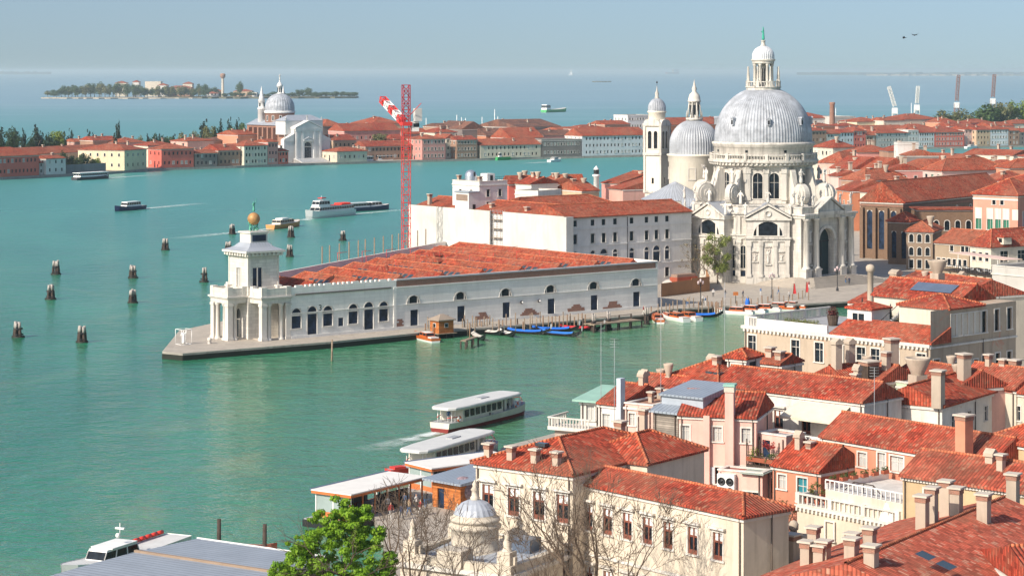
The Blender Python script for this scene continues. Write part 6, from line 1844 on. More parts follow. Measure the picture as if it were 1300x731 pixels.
FH = [
 (-14, 49.5, 0, 198, 187, 'brickred', 'hip', T1, 2, 12, 'long brick red two storey building at the far left of the quay', 18, 'plain'),
 (50.3, 58, 2, 206.5, 203, 'white', 'gx', T2, 2, 2, 'tiny white house squeezed beside the long brick red building', 9, 'plain'),
 (58.5, 83.5, 0, 201, 197, 'white', 'gx', T1, 2, 3, 'white two storey quay house right of the long brick red building', 12, 'plain'),
 (28, 134, 46, 194, 185.5, 'tan', 'gx', T3, 1, 14, 'very long low roofed range behind the garden bushes', 14, 'plain'),
 (158, 186, 0, 190, 182, 'yellow', 'hip', T1, 2, 4, 'pale yellow villa with arched windows standing alone on the far quay', 26, 'arch'),
 (188, 224, 14, 184.5, 179, 'cream', 'hip', T2, 2, 6, 'cream house set back behind the red brick house right of the yellow villa', 14, 'plain'),
 (205, 246, 0, 189, 183.5, 'brickred', 'hip', T3, 2, 7, 'red brick house with low roof right of the yellow villa', 13, 'plain'),
 (247.5, 276, 0, 194.5, 190, 'dark', 'gx', T3, 2, 5, 'dark brown low quay house between two taller ones', 12, 'plain'),
 (277, 305, 2, 191, 183, 'brown', 'gx', T2, 2, 5, 'brown house with broad roof left of the cream three storey house', 15, 'plain'),
 (310, 339.5, 0, 185, 178, 'cream', 'hip', T1, 3, 7, 'cream three storey house standing left of the white temple front church', 14, 'plain'),
 (340.2, 353, 0, 180.5, 176.5, 'rose', 'gx', T3, 3, 3, 'narrow rosy grey tall house left of the white temple front church', 12, 'plain'),
 (353.8, 366, 0, 192, 188, 'brickred', 'gx', T2, 2, 3, 'little brick red house against the temple front church', 11, 'plain'),
 (428, 466, 0, 192, 186.5, 'beige', 'hip', T1, 1, 6, 'low beige hip roofed house just right of the temple front church', 14, 'plain'),
 (464, 534, 10, 185.5, 178.5, 'brown', 'gx', T2, 2, 14, 'long brown house with bright gable end behind the moored white boats', 13, 'plain'),
 (536, 565.5, 0, 176.5, 171, 'rose', 'hip', T3, 3, 6, 'reddish palace with three tall floors right of the crane', 16, 'rect'),
 (566.5, 579, 6, 175.5, 170, 'cream', 'gy', T2, 3, 3, 'narrow cream house right of the reddish palace', 14, 'plain'),
 (579.5, 606, 0, 177.5, 172.5, 'brown', 'gx', T2, 3, 6, 'brown three storey house left of the long beige building', 12, 'rect'),
 (609.8, 686.5, 0, 184, 176, 'beige', 'gx', T3, 2, 14, 'long beige two storey building with cream gable on the far quay', 14, 'plain'),
 (687.5, 738, 0, 178, 0, 'dark', 'flat', T4, 2, 11, 'dark flat roofed factory building between beige and white ones', 16, 'rect'),
 (739, 822, 0, 172, 162, 'bluewhite', 'gx', T1, 3, 17, 'long white three storey building with many windows left of the bell tower', 18, 'plain'),
 # second and third rows
 (150, 186, 60, 181, 175, 'rose', 'hip', T3, 1, 6, 'rosy house with brown roof behind the yellow villa', 14, 'plain'),
 (95, 128, 90, 180, 176, 'pink', 'gx', T3, 1, 5, 'pink house with low roof behind the long low range', 12, 'plain'),
 (118, 150, 70, 178, 173, 'brown', 'gx', T2, 1, 5, 'brown house with tall chimney left of the single tall cypress', 14, 'plain'),
 (238, 272, 50, 179, 174, 'pink', 'hip', T1, 1, 5, 'pink house with bright hip roof behind the dark brown quay house', 15, 'plain'),
 (272, 312, 60, 178, 173.5, 'brown', 'hip', T4, 1, 5, 'dark roofed house behind the cream three storey house', 15, 'plain'),
 (302, 336, 46, 171, 165, 'salmon', 'gx', T1, 1, 5, 'salmon convent range left of the brick nave of the church', 18, 'plain'),
 (423, 452, 34, 178, 171, 'tan', 'gx', T2, 2, 5, 'tan house with low roof close right of the temple front church', 14, 'plain'),
 (410, 436, 95, 160, 151.5, 'dark', 'hip', T3, 1, 4, 'dark house with brown hip roof behind the temple front church', 18, 'plain'),
 (437, 508, 62, 166, 156.5, 'rose', 'gx', T2, 2, 12, 'long rosy pink range in the second row left of the crane', 18, 'plain'),
 (472, 510, 120, 157, 148.5, 'tan', 'hip', T1, 1, 6, 'broad hip roofed hall rising behind the long rosy range', 26, 'plain'),
 (492, 530, 40, 177, 170.5, 'yellow', 'hip', T2, 1, 5, 'pale yellow low house behind the crane mast', 12, 'plain'),
 (515, 545, 70, 170, 163, 'pink', 'gx', T1, 2, 5, 'pink house right behind the crane mast', 16, 'plain'),
 (552, 580, 46, 168, 162, 'cream', 'hip', T2, 2, 4, 'cream house in the second row behind the reddish palace', 16, 'plain'),
 (587, 616, 70, 164, 154, 'dark', 'gy', T4, 1, 4, 'black gabled shed rising behind the brown three storey house', 30, 'plain'),
 (560, 588, 90, 161, 156.5, 'brown', 'gx', T4, 1, 4, 'brown shed roof left of the black gabled shed', 22, 'plain'),
 (617, 650, 60, 172, 163, 'orange', 'gx', T4, 1, 6, 'orange walled workshop behind the left part of the long beige building', 18, 'plain'),
 (648, 690, 34, 175, 162, 'salmon', 'gx', T1, 1, 6, 'salmon workshop under the brightest red roof behind the beige building', 22, 'plain'),
 (656, 712, 120, 161, 151.5, 'dark', 'gx', T4, 1, 8, 'big dark roofed boat shed farthest back behind the beige building', 40, 'plain'),
 (690, 730, 40, 172, 165, 'rose', 'gx', T4, 1, 6, 'rosy shed behind the dark flat roofed factory', 16, 'plain'),
 (712, 748, 80, 166, 161, 'orange', 'gx', T3, 1, 6, 'orange shed with old roof left behind the long white building', 18, 'plain'),
 (735, 770, 60, 163, 158.5, 'pink', 'hip', T2, 1, 5, 'pink house whose roof shows above the left end of the long white building', 14, 'plain'),
 (768, 800, 90, 158, 153, 'brown', 'gx', T1, 1, 5, 'brown house whose roof shows above the middle of the long white building', 16, 'plain'),
 (797, 826, 150, 147, 0, 'bluewhite', 'flat', T4, 4, 8, 'modern white block of flats behind the bell tower', 16, 'rect'),
 (846, 930, 60, 158, 149, 'orange', 'gx', T1, 2, 14, 'orange house whose roof shows between bell tower and small dome', 18, 'plain'),
 # right of the great dome
 (1026, 1049, 0, 166, 161, 'brown', 'hip', T2, 3, 5, 'brown quay house nearest the great dome on its right', 14, 'plain'),
 (1049.5, 1066.5, 0, 170, 165, 'grey', 'gx', T3, 3, 4, 'grey quay house second right of the great dome', 13, 'plain'),
 (1067, 1083.5, 0, 168.5, 164, 'bluewhite', 'gx', T2, 3, 4, 'cool grey quay house third right of the great dome', 13, 'plain'),
 (1084, 1099, 0, 166.5, 161, 'brickred', 'hip', T2, 3, 4, 'tall brick red quay house fourth right of the great dome', 14, 'plain'),
 (1099.5, 1112, 0, 172, 167, 'brown', 'gx', T3, 2, 3, 'low brown house left of the long shaded palace', 12, 'plain'),
 (1112.5, 1152.5, 0, 169, 162, 'grey', 'hip', T1, 3, 10, 'long grey shaded palace under a broad red roof across the canal', 20, 'rect'),
 (1153, 1166, 0, 166.5, 0, 'white', 'flat', T1, 3, 3, 'narrow bright white house between the grey palace and glass fronted one', 14, 'rect'),
 (1166.5, 1186, 0, 168.5, 162, 'bluewhite', 'gx', T2, 3, 6, 'pale blue grey house with wide windows right of the narrow white house', 16, 'rect'),
 (1186.5, 1224, 0, 168, 160, 'brickred', 'hip', T2, 3, 10, 'long brick red house with shaded front facing the canal', 18, 'rect'),
 (1224.5, 1239, 4, 164.5, 160, 'palepink', 'gx', T1, 3, 3, 'sunlit pale pink house end right of the long brick red house', 16, 'plain'),
 (1239.5, 1257, 0, 165, 160, 'tan', 'gx', T2, 3, 4, 'tan three storey house right of the sunlit pale pink one', 14, 'plain'),
 (1257.5, 1280, 0, 164.5, 158.5, 'bluewhite', 'hip', T1, 3, 6, 'white grey house third from the right edge on the far quay', 15, 'rect'),
 (1280.5, 1294, 0, 166, 161.5, 'brown', 'gx', T3, 3, 3, 'brown house second from the right edge on the far quay', 13, 'plain'),
 (1294.5, 1330, 0, 168, 163, 'dark', 'gx', T2, 3, 8, 'dark house cut by the right edge on the far quay', 13, 'plain'),
 (1036, 1060, 60, 160, 156, 'orange', 'hip', T1, 1, 4, 'orange house with small red roof behind the brown quay house', 14, 'plain'),
 (1064, 1092, 70, 160, 156, 'pink', 'hip', T2, 1, 4, 'pink house behind the cool grey quay house', 14, 'plain'),
 (1088, 1122, 100, 154.5, 149, 'yellow', 'hip', T1, 2, 6, 'pale yellow factory house behind the brick red tall house', 20, 'arch'),
 (1122, 1148, 90, 153, 149, 'cream', 'gx', T3, 1, 4, 'cream house with brown roof left of the yellowish block', 16, 'plain'),
 (1145, 1194, 110, 151.5, 144.5, 'beige', 'hip', T1, 2, 9, 'big beige block with bright hip roof in the far middle', 26, 'plain'),
 (1100, 1150, 60, 164, 159, 'rose', 'gx', T3, 1, 7, 'rosy range with long old roof behind the grey shaded palace', 14, 'plain'),
 (1150, 1185, 50, 163, 157.5, 'orange', 'hip', T1, 1, 5, 'orange house behind the glass fronted quay house', 14, 'plain'),
 (1194, 1216, 90, 155, 149, 'salmon', 'hip', T1, 1, 4, 'salmon house with bright roof right of the big beige block', 16, 'plain'),
 (1205, 1236, 60, 160, 154.5, 'pink', 'gx', T2, 1, 5, 'pink house behind the long brick red house', 14, 'plain'),
 (1232, 1262, 80, 156, 151, 'brickred', 'hip', T2, 1, 5, 'brick red house with spreading roof below the far trees', 16, 'plain'),
 (1256, 1288, 60, 160, 155, 'rose', 'gx', T1, 1, 5, 'rosy house behind the white grey house near the right edge', 14, 'plain'),
 (1284, 1320, 70, 157, 152, 'cream', 'hip', T1, 1, 5, 'cream house cut by the right edge below the far trees', 16, 'plain'),
 (1000, 1056, 150, 150, 143, 'white', 'hip', T1, 2, 8, 'white factory with red hip roof beside the tall brick chimney', 24, 'plain'),
 (1058, 1086, 140, 149, 0, 'grey', 'flat', T4, 1, 6, 'grey flat roofed shed right of the tall brick chimney', 24, 'plain'),
]
for row in FH:
 far_house(*row[:11], D=row[11], kind=row[12], ch=(2 if (row[1] - row[0]) > 20 else 1) if row[6] != 'flat' else 0)
bc = gquay(1056.5, 130); mb = MB(); hh = Zat(130, bc.y)
mb.lathe([(2.2, 0), (1.6, hh - 3), (1.9, hh - 2.5), (1.9, hh - 1.2), (1.5, hh - 1.2)], 14, BRICK); tag(mb.build('factory_chimney', None, bc), 'tall round brick factory chimney far right of the great dome', 'chimney')
# garden wall, quay wall details
a, b = gquay(84.5, 1.5), gquay(150, 1.5)
mb = MB(); slab(mb, a, gquay(134.5, 1.5), 1.15, 5.2, .5, stucco('grey_garden_wall', (.20, .20, .21), .4)); tag(mb.build('garden_wall'), 'long grey garden wall on the far quay left of the yellow villa', 'wall')
# ---- the votive church
RO = gquay(391.5, 14); rrz = math.atan2(U.y, U.x)
rc = empty('temple_church', RO, rrz, 'white temple fronted church with grey dome and two thin towers across the canal', 'church')
RST = stone('pale_church_stone', (.66, .65, .63), 1.8, .7, .85, .25, (.35, .33, .31), vary=.04)
RTR = stucco('pale_church_trim', (.68, .67, .65), .2)
mb = MB()
wall_face(mb, (-8, 0), (8, 0), 0, 17, [(8, 2.0, 4.6, 8.2)], RST, .9)
mb.box(-8, .9, 0, 8, 4, 17, RST); mb.box(-14.2, 1.0, 0, -8.01, 4, 11.5, RST); mb.box(8.01, 1.0, 0, 14.2, 4, 11.5, RST)
for s in (-1, 1): mb.plate([(s * 8.05, 11.5), (s * 14.4, 11.5), (s * 8.05, 14.6)][::s], .8, 4, RTR)
pediment(mb, 16, 17.2, 3.4, -.4, 3.8, RTR)
for x in (-7.2, -3.6, 3.6, 7.2): mb.box(x - .6, -.5, 1.5, x + .6, -.01, 15.8, RTR)
mb.box(-8.2, -.6, 15.8, 8.2, -.01, 17, RTR); mb.box(-14.3, .75, 10.6, -8.2, .99, 11.5, RTR); mb.box(8.2, .75, 10.6, 14.3, .99, 11.5, RTR)
pediment(mb, 5.6, 11.0, 1.2, -.45, -.02, RTR)
mb.build('temple_front', rc)
inst(win_mesh('archb', 4.6, 8.2), 'door', rc, (0, .7, 2.0))
mb = MB(); mb.box(-9.5, 4, 0, 9.5, 44, 18.5, BRICK); mb.box(-11.5, 3.9, 14, 11.5, 13, 21, RST)
mb.box(-13, 4.1, 0, 13, 40, 8.5, RST)
for k in range(6): mb.box(-12.4, 14.5 + k * 4.6, 8.5, -9.51, 15.7 + k * 4.6, 17.4, BRICK)
mb.build('nave_wall', rc)
mb = MB(); roof_mesh(mb, -12, 3.6, 12, 13.4, 21.2, 2.8, 'hip', LEAD, caps=False)
mb2 = MB(); roof_mesh(mb2, -10.2, 13.4, 10.2, 44, 18.7, 4.4, 'gy', LEAD, caps=False)
mb.build('nave_roof', rc); mb2.build('nave_roof', rc)
mb = MB(); mb.lathe([(7.7, 12), (7.7, 24.6), (8.0, 24.8), (8.0, 25.6), (7.6, 25.8)], 40, BRICK); mb.lathe([(8.05, 24.7), (8.2, 25.0), (8.2, 25.7), (7.6, 25.9)], 40, RTR)
for k in range(12):
 mb.X = Matrix.Rotation(2 * PI * k / 12, 4, 'Z'); mb.box(7.6, -.7, 20.5, 7.75, .7, 23.6, RTR); mb.box(7.7, -.45, 20.8, 7.78, .45, 23.4, GLASS)
mb.X = None
mb.build('drum_wall', rc, (0, 27, 0))
mb = MB(); mb.lathe(dome_profile(7.6, 25.8, 7.6, 14, 1.7, 1.6), 96, LEADDOME, smooth=False, rib=3, ribd=.12); mb.build('dome', rc, (0, 27, 0))
mb = MB(); mb.lathe([(1.7, 34.6), (2.0, 34.8), (1.2, 35), (1.2, 38.4), (1.7, 38.6), (1.5, 39.4), (.9, 40.4), (.3, 41), (.5, 41.4), (.01, 42)], 16, RTR)
for k in range(8):
 mb.X = Matrix.Rotation(2 * PI * k / 8, 4, 'Z'); mb.box(1.17, -.25, 35.6, 1.24, .25, 37.9, GLASS)
mb.X = None
mb.build('lantern', rc, (0, 27, 0))
o = inst(STATUE, 'statue', rc, (0, 27, 41.8)); o.scale = (1.3, 1.3, 1.7)
for x, y in ((-5.5, 36), (8, 36)):
 mb = MB(); mb.lathe([(2.0, 0), (2.0, 26.5), (2.3, 26.7), (2.3, 27.3), (1.7, 27.4), (1.6, 30.5), (1.9, 30.7), (1.2, 33), (.5, 36.5), (.01, 39)], 14, RST)
 for k in range(4):
  mb.X = Matrix.Rotation(PI / 2 * k + .4, 4, 'Z'); mb.box(1.6, -.4, 28, 1.72, .4, 30, GLASS)
 mb.X = None
 mb.build('thin_tower', rc, (x, y, 0))
for x, z in ((0, 21.3), (-13.6, 11.5), (13.6, 11.5), (-11, 20.3), (11, 20.3)):
 o = inst(STATUE2, 'statue', rc, (x, 1.2 if z != 20.3 else 4.2, z)); o.scale = (1.1, 1.1, 1.5)
mb = MB()
for i in range(9): mb.box(-9 + .0 * i, -8 + i * .8, -.1, 9, 0, .22 * (i + 1), RTR)
mb.build('steps', rc)
# moored boats and barge on the far quay
for x0, x1, y, lab in ((446, 474, 207.6, 'white roofed water bus at the far landing, left of the pair'), (475, 503, 206.3, 'white roofed water bus at the far landing, right of the pair')):
 a, b = P(x0, y, 0), P(x1, y - .8, 0)
 bb_, L = basin_boat('water_bus', (x0, y), (x1, y - .8), 5, 1.4, WHITEP, lab, [(-.42, .40, 4.4, 1.3, 3.3, WHITEP, 'cabin')], 'water bus')
 mb = MB(); mb.box(-L * .45, -2.4, 3.3, L * .42, 2.4, 3.6, VROOF); mb.build('roof', bb_)
basin_boat('barge', (628, 203.6), (661, 202.3), 6, 1.8, plain('barge_green', (.05, .36, .12)), 'long green barge moored before the beige building', [(-.42, -.25, 3.5, 1.7, 4.0, WHITEP, 'wheelhouse')], 'barge')
basin_boat('small_boat', (531, 205.3), (541, 204.8), 2.6, 1.0, WHITEP, 'white small boat moored left below the reddish palace', [(-.1, .2, 1.8, .9, 1.8, WHITEP, 'cabin')])
basin_boat('small_boat', (544, 204.6), (554, 204.2), 2.6, 1.0, plain('pale_blue_hull', (.3, .45, .6)), 'pale blue small boat moored below the reddish palace', [(-.1, .2, 1.8, .9, 1.8, WHITEP, 'cabin')])
basin_boat('small_boat', (1226, 188.8), (1240, 188.2), 3.0, 1.3, WHITEP, 'white boat moored below the sunlit pale pink house', [(-.2, .2, 2.2, 1.2, 2.4, WHITEP, 'cabin')])
# masts of the yacht harbour behind the island
for i, (px, ty, lab) in enumerate(((541, 150, 'yacht whose mast shows right of the crane'), (580, 146, 'yacht whose tall mast shows left of the black shed'), (586, 149, 'yacht whose mast stands second left of the black shed'), (591, 150, 'yacht whose mast shows just above the black shed'), (612, 148.5, 'yacht whose mast shows right above the black shed'), (628, 139, 'yacht with the tallest mast left of the boat shed'), (632, 148, 'yacht with short mast beside the tallest one'), (641, 152, 'yacht whose mast shows left of the big dark boat shed'), (1061, 137, 'yacht whose mast shows right of the brick chimney'), (1157, 131, 'yacht whose mast shows between the two white cranes'))):
 o = gquay(px, 345); o.z = 0
 y = empty('yacht', o, .6 * i, lab, 'yacht', 'yachts behind the island')
 mb = MB(); hull(mb, 14, 4, 1.6, WHITEP, GREYP); mb.build('hull', y)
 mb = MB(); mb.tube((0, 0, 1.2), (0, 0, Zat(ty, o.y)), .35, .22, 6, WHITEP); mb.tube((-3, 0, 3), (0, 0, 3), .2, .2, 5, WHITEP); mb.build('mast', y)
# shipyard cranes far right
def yard_crane(px, y0, px1, y1, off, mat, label, basey):
 o = gquay(px, off); d = o.y
 c = empty('yard_crane', o, 0, label, 'crane', None)
 zt, zb = Zat(y1, d), Zat(basey, d)
 top = PD(px1, d + 2, zt)
 mb = MB(); lattice(mb, (0, 0, 0), (0, 0, zb), 3.4, 6, [mat], .22); mb.box(-1.8, -1.8, zb - 3, 1.8, 1.8, zb + 1, WHITEP); mb.build('base_tower', c)
 mb = MB(); lattice(mb, (0, 0, zb + 2), (top.x - o.x, 2, zt), 2.2, 12, [mat], .16); mb.build('jib', c)
YW = plain('yard_crane_white', (.66, .66, .62)); YB = plain('yard_crane_brown', (.26, .15, .13))
yard_crane(1136, 146, 1128.5, 112.5, 200, YW, 'white leaning shipyard crane, left of the white pair', 141); yard_crane(1164, 142, 1165.5, 112, 230, YW, 'white upright shipyard crane, right of the white pair', 137)
yard_crane(1214.5, 140, 1217, 98, 260, YB, 'dark brown lattice crane tower left of the far trees', 134); yard_crane(1260.5, 134, 1262.5, 97, 270, YB, 'dark brown lattice crane tower rising above the far trees', 129)
# island with hospital, far left
def block(px0, px1, d, yb, yt, D, wall, label, roof=True):
 a, b = PD(px0, d, 2.0), PD(px1, d, 2.0)
 L = b.x - a.x
 return house('island_building', label, a, 0, L, D, 2.0, Zat(yt, d), wall, ('hip', 3.5) if roof else ('flat', .5), T3, [('f', 3, 2.2, 3.0, 'plain', max(3, int(L / 8)))], cat='island building', group='buildings on the far island', caps=False, cornice=False)
for (x0, x1, yt, wk, d, rf, lab) in ((146, 160, 105.5, 'cream', 4060, 1, 'cream building peeking over the trees, leftmost on the far island'), (168, 176, 104.5, 'white', 4080, 1, 'small white building left of the tall island block'), (184, 204, 104, 'cream', 4070, 0, 'broad cream block highest on the far island'), (200, 212, 108.5, 'white', 4020, 1, 'white block below the broad cream one on the island'), (213, 243, 111.5, 'brown', 4030, 1, 'long brown building right of the cream blocks on the island'), (232, 244, 106.5, 'cream', 4080, 1, 'pale building behind the long brown one on the island'), (262, 276, 119, 'white', 3990, 1, 'low white house right of the island trees'), (268, 282, 116, 'tan', 4030, 1, 'tan house at the foot of the water tower'), (296, 320, 116, 'tan', 4040, 1, 'tan roofed house right of the water tower'), (320, 326, 118, 'white', 3995, 0, 'small white hut on the island shore right of the water tower')):
 block(x0, x1, d, 124, yt, 24, WC[wk], lab, rf)
wt = PD(282.8, 4000, 2.0)
wtr = empty('water_tower', wt, 0, 'water tower with red brown tank standing on the far island', 'water tower')
zt = Zat(94, 4000)
mb = MB(); mb.lathe([(2.6, 0), (2.1, zt - 10)], 12, WC['cream']); mb.build('shaft', wtr)
mb = MB(); mb.lathe([(2.1, zt - 10.5), (4.6, zt - 7), (4.6, zt - 2.5), (3.6, zt - 1.8), (.1, zt - 1)], 16, WC['brown']); mb.build('tank', wtr)
# ================================================================ TREES
def leaf_cloud(mb, blobs, n, size, mat, rnd, flat=.6):
 """Leaf-sized faces scattered through overlapping clumps, thick near each clump's skin."""
 tot = sum(b[3] ** 2 for b in blobs)
 for (x, y, z, r, *sq) in blobs:
  k = max(4, int(n * r * r / tot))
  s = sq[0] if sq else 1.0
  for _ in range(k):
   a, u = rnd.uniform(0, 2 * PI), rnd.uniform(-1, 1)
   rr = r * (rnd.random() ** .45)
   q = math.sqrt(1 - u * u)
   c = Vector((x + rr * q * math.cos(a), y + rr * q * math.sin(a), z + rr * u * s))
   nrm = Vector((q * math.cos(a) + rnd.gauss(0, .6), q * math.sin(a) + rnd.gauss(0, .6), u + .5 + rnd.gauss(0, .6))).normalized()
   e = nrm.orthogonal().normalized(); g = nrm.cross(e)
   th = rnd.uniform(0, PI); e, g = e * math.cos(th) + g * math.sin(th), g * math.cos(th) - e * math.sin(th)
   L = size * rnd.uniform(.6, 1.4)
   mb.poly([c - e * L * .5, c + g * L * .28, c + e * L * .5, c - g * L * .28], mat)
BARK = plain('bark', (.13, .095, .07), .9, .2, 0, .4, 2)
BARKP = plain('pale_bark', (.15, .11, .08), .9, .2, 0, .4, 2)
CYP = leafy('cypress_green', (.012, .030, .018), (.030, .055, .030))
DKG = leafy('evergreen_leaf', (.018, .045, .016), (.05, .085, .03))
LTG = leafy('spring_leaf', (.13, .20, .025), (.24, .29, .05))
MDG = leafy('mid_green_leaf', (.05, .10, .025), (.11, .16, .05))
FARG = leafy('far_tree_leaf', (.055, .10, .04), (.12, .16, .07), .02)
FARY = leafy('far_yellow_leaf', (.14, .15, .05), (.21, .20, .09), .03)
def crown_mesh(kind, seed):
 rnd = random.Random(seed)
 mb = MB()
 if kind == 'cypress':
  bl = [(rnd.gauss(0, .06), rnd.gauss(0, .06), .1 + .86 * i / 11, .15 * math.sin(PI * min(1, (.12 + .84 * i / 11) ** .75)) + .03, 1.2) for i in range(12)]
  leaf_cloud(mb, bl, 900, .085, CYP, rnd)
 else:
  m = {'dark': DKG, 'light': LTG, 'mid': MDG, 'far': FARG, 'yellow': FARY}[kind]
  bl = []
  for i in range(11):
   a = rnd.uniform(0, 2 * PI); r = rnd.uniform(.05, .33)
   bl.append((r * math.cos(a), r * math.sin(a), rnd.uniform(.32, .82), rnd.uniform(.13, .23), .85))
  bl.append((0, 0, .55, .3, .9))
  leaf_cloud(mb, bl, 1100, .085, m, rnd)
 return mb.mesh('crown')
def trunk_mesh():
 mb = MB(); mb.tube((0, 0, 0), (0, 0, .45), .035, .022, 6, BARK);
 for a in (0.3, 2.3, 4.4): mb.tube((0, 0, .3), (.2 * math.cos(a), .2 * math.sin(a), .6), .018, .008, 5, BARK)
 return mb.mesh('trunk')
CROWNS = {k: [crown_mesh(k, i * 13 + 5) for i in range(3)] for k in ('cypress', 'dark', 'light', 'mid', 'far', 'yellow')}
TRUNK = trunk_mesh()
TN = [0]
def tree(o, h, wd, kind, label, group, name='tree'):
 t = empty(name, o, TN[0] * 1.7, label, 'tree', group)
 TN[0] += 1
 c = inst(CROWNS[kind][TN[0] % 3], 'crown', t); c.scale = (wd, wd, h)
 k = inst(TRUNK, 'trunk', t); k.scale = (h * .8, h * .8, h)
 return t
Z1 = lambda zx, zy: (zx * .2538, 60 + zy * .2538)
def gtree(zx, zt, w_px, kind, label, off=110, group='trees behind the far quay', name='tree', raw=False):
 px, ty = (zx, zt) if raw else Z1(zx, zt)
 o = gquay(px, off)
 tree(o, Zat(ty, o.y) - 1.2, w_px * 1.4 * o.y / F / (.36 if kind == 'cypress' else .72), kind, label, group, name)
for zx, zt, lab in ((2, 400, 'cypress at the left picture edge'), (122, 405, 'cypress third in the dark grove at far left'), (180, 386, 'tallest cypress of the dark grove at far left'), (208, 418, 'cypress just right of the tallest in the grove'), (357, 406, 'cypress right of the pale green tree, far left'), (320, 420, 'cypress between pale green tree and its taller neighbour'), (446, 411, 'taller cypress of the small close pair'), (462, 426, 'shorter cypress of the small close pair'), (592, 363, 'single tall cypress above the yellow villa'), (575, 428, 'lower cypress before the single tall one'), (1016, 360, 'thick tall cypress left of the convent'), (1104, 356, 'slim cypress second left of the convent'), (1147, 350, 'cypress third left of the convent, a small spire'), (1187, 352, 'slim cypress closest to the convent'), (800, 432, 'small cypress left in the low dark row'), (868, 434, 'small cypress right in the low dark row'), (742, 432, 'small cypress beginning the low dark row')):
 gtree(zx, zt, 8.5 if zx in (180, 1016, 2) else 5.0, 'cypress', lab, 100 if zx not in (575,) else 40, 'cypresses behind the far quay', 'cypress')
for zx, zt, w_, k, lab in ((62, 394, 17, 'dark', 'dark round tree between the first cypresses at far left'), (30, 440, 14, 'dark', 'low dark tree at the far left grove'), (150, 432, 13, 'dark', 'dark tree in front of the tallest grove cypress'), (250, 428, 13, 'dark', 'dark tree left of the pale green one'), (285, 404, 15, 'light', 'pale green tree in the dark far left grove'), (770, 414, 11, 'dark', 'dark tree left in the low row behind red roofs'), (820, 440, 9, 'dark', 'low dark bush tree mid row behind red roofs'), (845, 436, 9, 'mid', 'mid green tree in the low row behind red roofs'), (906, 410, 11, 'yellow', 'yellow green tree right of the low dark row'), (970, 414, 11, 'yellow', 'yellow green tree left of the thick cypress'), (1046, 378, 10, 'yellow', 'yellow green tree between thick and slim cypress'), (1080, 380, 11, 'mid', 'bare looking green tree left of the slim cypress'), (1150, 396, 14, 'mid', 'brownish green tree among the convent cypresses'), (1212, 362, 9, 'mid', 'mid green tree tight beside the convent'), (1212, 402, 8, 'light', 'bright green low tree at the convent corner'), (700, 440, 8, 'yellow', 'small yellow bush left of the low dark row')):
 gtree(zx, zt, w_, k, lab, 95)
for zx, zt, w_, k, lab in ((345, 535, 10, 'dark', 'dark garden tree left behind the grey garden wall'), (385, 545, 12, 'mid', 'mid green garden tree behind the grey garden wall'), (420, 526, 12, 'dark', 'dark garden tree right behind the grey garden wall'), (455, 552, 11, 'mid', 'green garden bush near the pale gable behind the wall'), (485, 545, 9, 'light', 'light green garden bush next to the yellow villa'), (318, 515, 7, 'dark', 'small dark tree beside the white quay house')):
 gtree(zx, zt, w_, k, lab, 9, 'trees in the quay garden')
for px, ty, w_, k, lab in ((482, 167, 24, 'yellow', 'yellow green tree among roofs left of the crane'), (1250, 127, 28, 'mid', 'broad green tree at the left of the far right grove'), (1262, 134, 22, 'dark', 'dark low tree in front of the far right grove'), (1278, 133, 20, 'dark', 'dark tree second in the far right grove'), (1285, 123, 12, 'light', 'pale poplar in the far right grove'), (1299, 125, 16, 'light', 'pale green tree at the right picture edge'), (1274, 126, 16, 'yellow', 'yellow green tree rising behind the dark grove trees'), (1200, 136, 26, 'yellow', 'low yellow green tree left of the far right grove'), (1218, 138, 20, 'yellow', 'low yellow tree at the foot of the brown crane'), (1070, 157, 12, 'mid', 'olive tree by the grey shed right of the chimney')):
 gtree(px, ty, w_, k, lab, 190 if px > 1000 else 45, 'trees behind the far quay', 'tree', True)
rnd = random.Random(21)
ISL = []
for i in range(44):
 t_ = i / 43
 px = 62 + 208 * t_ + rnd.uniform(-2, 2)
 top = 114.5 - 8.0 * math.sin(PI * min(1, t_ * 1.45)) if t_ < .62 else 111.5
 top += rnd.uniform(-4.0, .5)
 if px < 75: top = 113 + rnd.uniform(0, 2)
 ISL.append((px, top, rnd.choice(['far', 'far', 'far', 'yellow'])))
for i in range(16): ISL.append((285 + 118 * i / 15 + rnd.uniform(-3, 3), 116.5 + rnd.uniform(-1, 2.5), 'far'))
for i in range(9): ISL.append((402 + 48 * i / 8, 116 + rnd.uniform(-.5, .8), 'far'))
ISL += [(304, 100.5, 'far'), (392, 111, 'far'), (380, 113, 'far'), (252, 104.5, 'far'), (260, 106, 'far')]
for (px, ty, k) in ISL:
 d = 3985 + rnd.uniform(-25, 40)
 o = PD(px, d, 1.5)
 if px > 398 and px < 455: lab = 'tree in the dark clump at the right end of the far island'
 elif px > 282: lab = 'tree along the low part of the far island right of the water tower'
 else: lab = 'tree in the wood covering the left half of the far island'
 tree(o, Zat(ty, d) - 1.5, rnd.uniform(9, 13) * d / F / .72, k, lab, 'trees of the far island wood' if px < 282 else ('trees at the island end' if px > 398 else 'trees right of the water tower'))
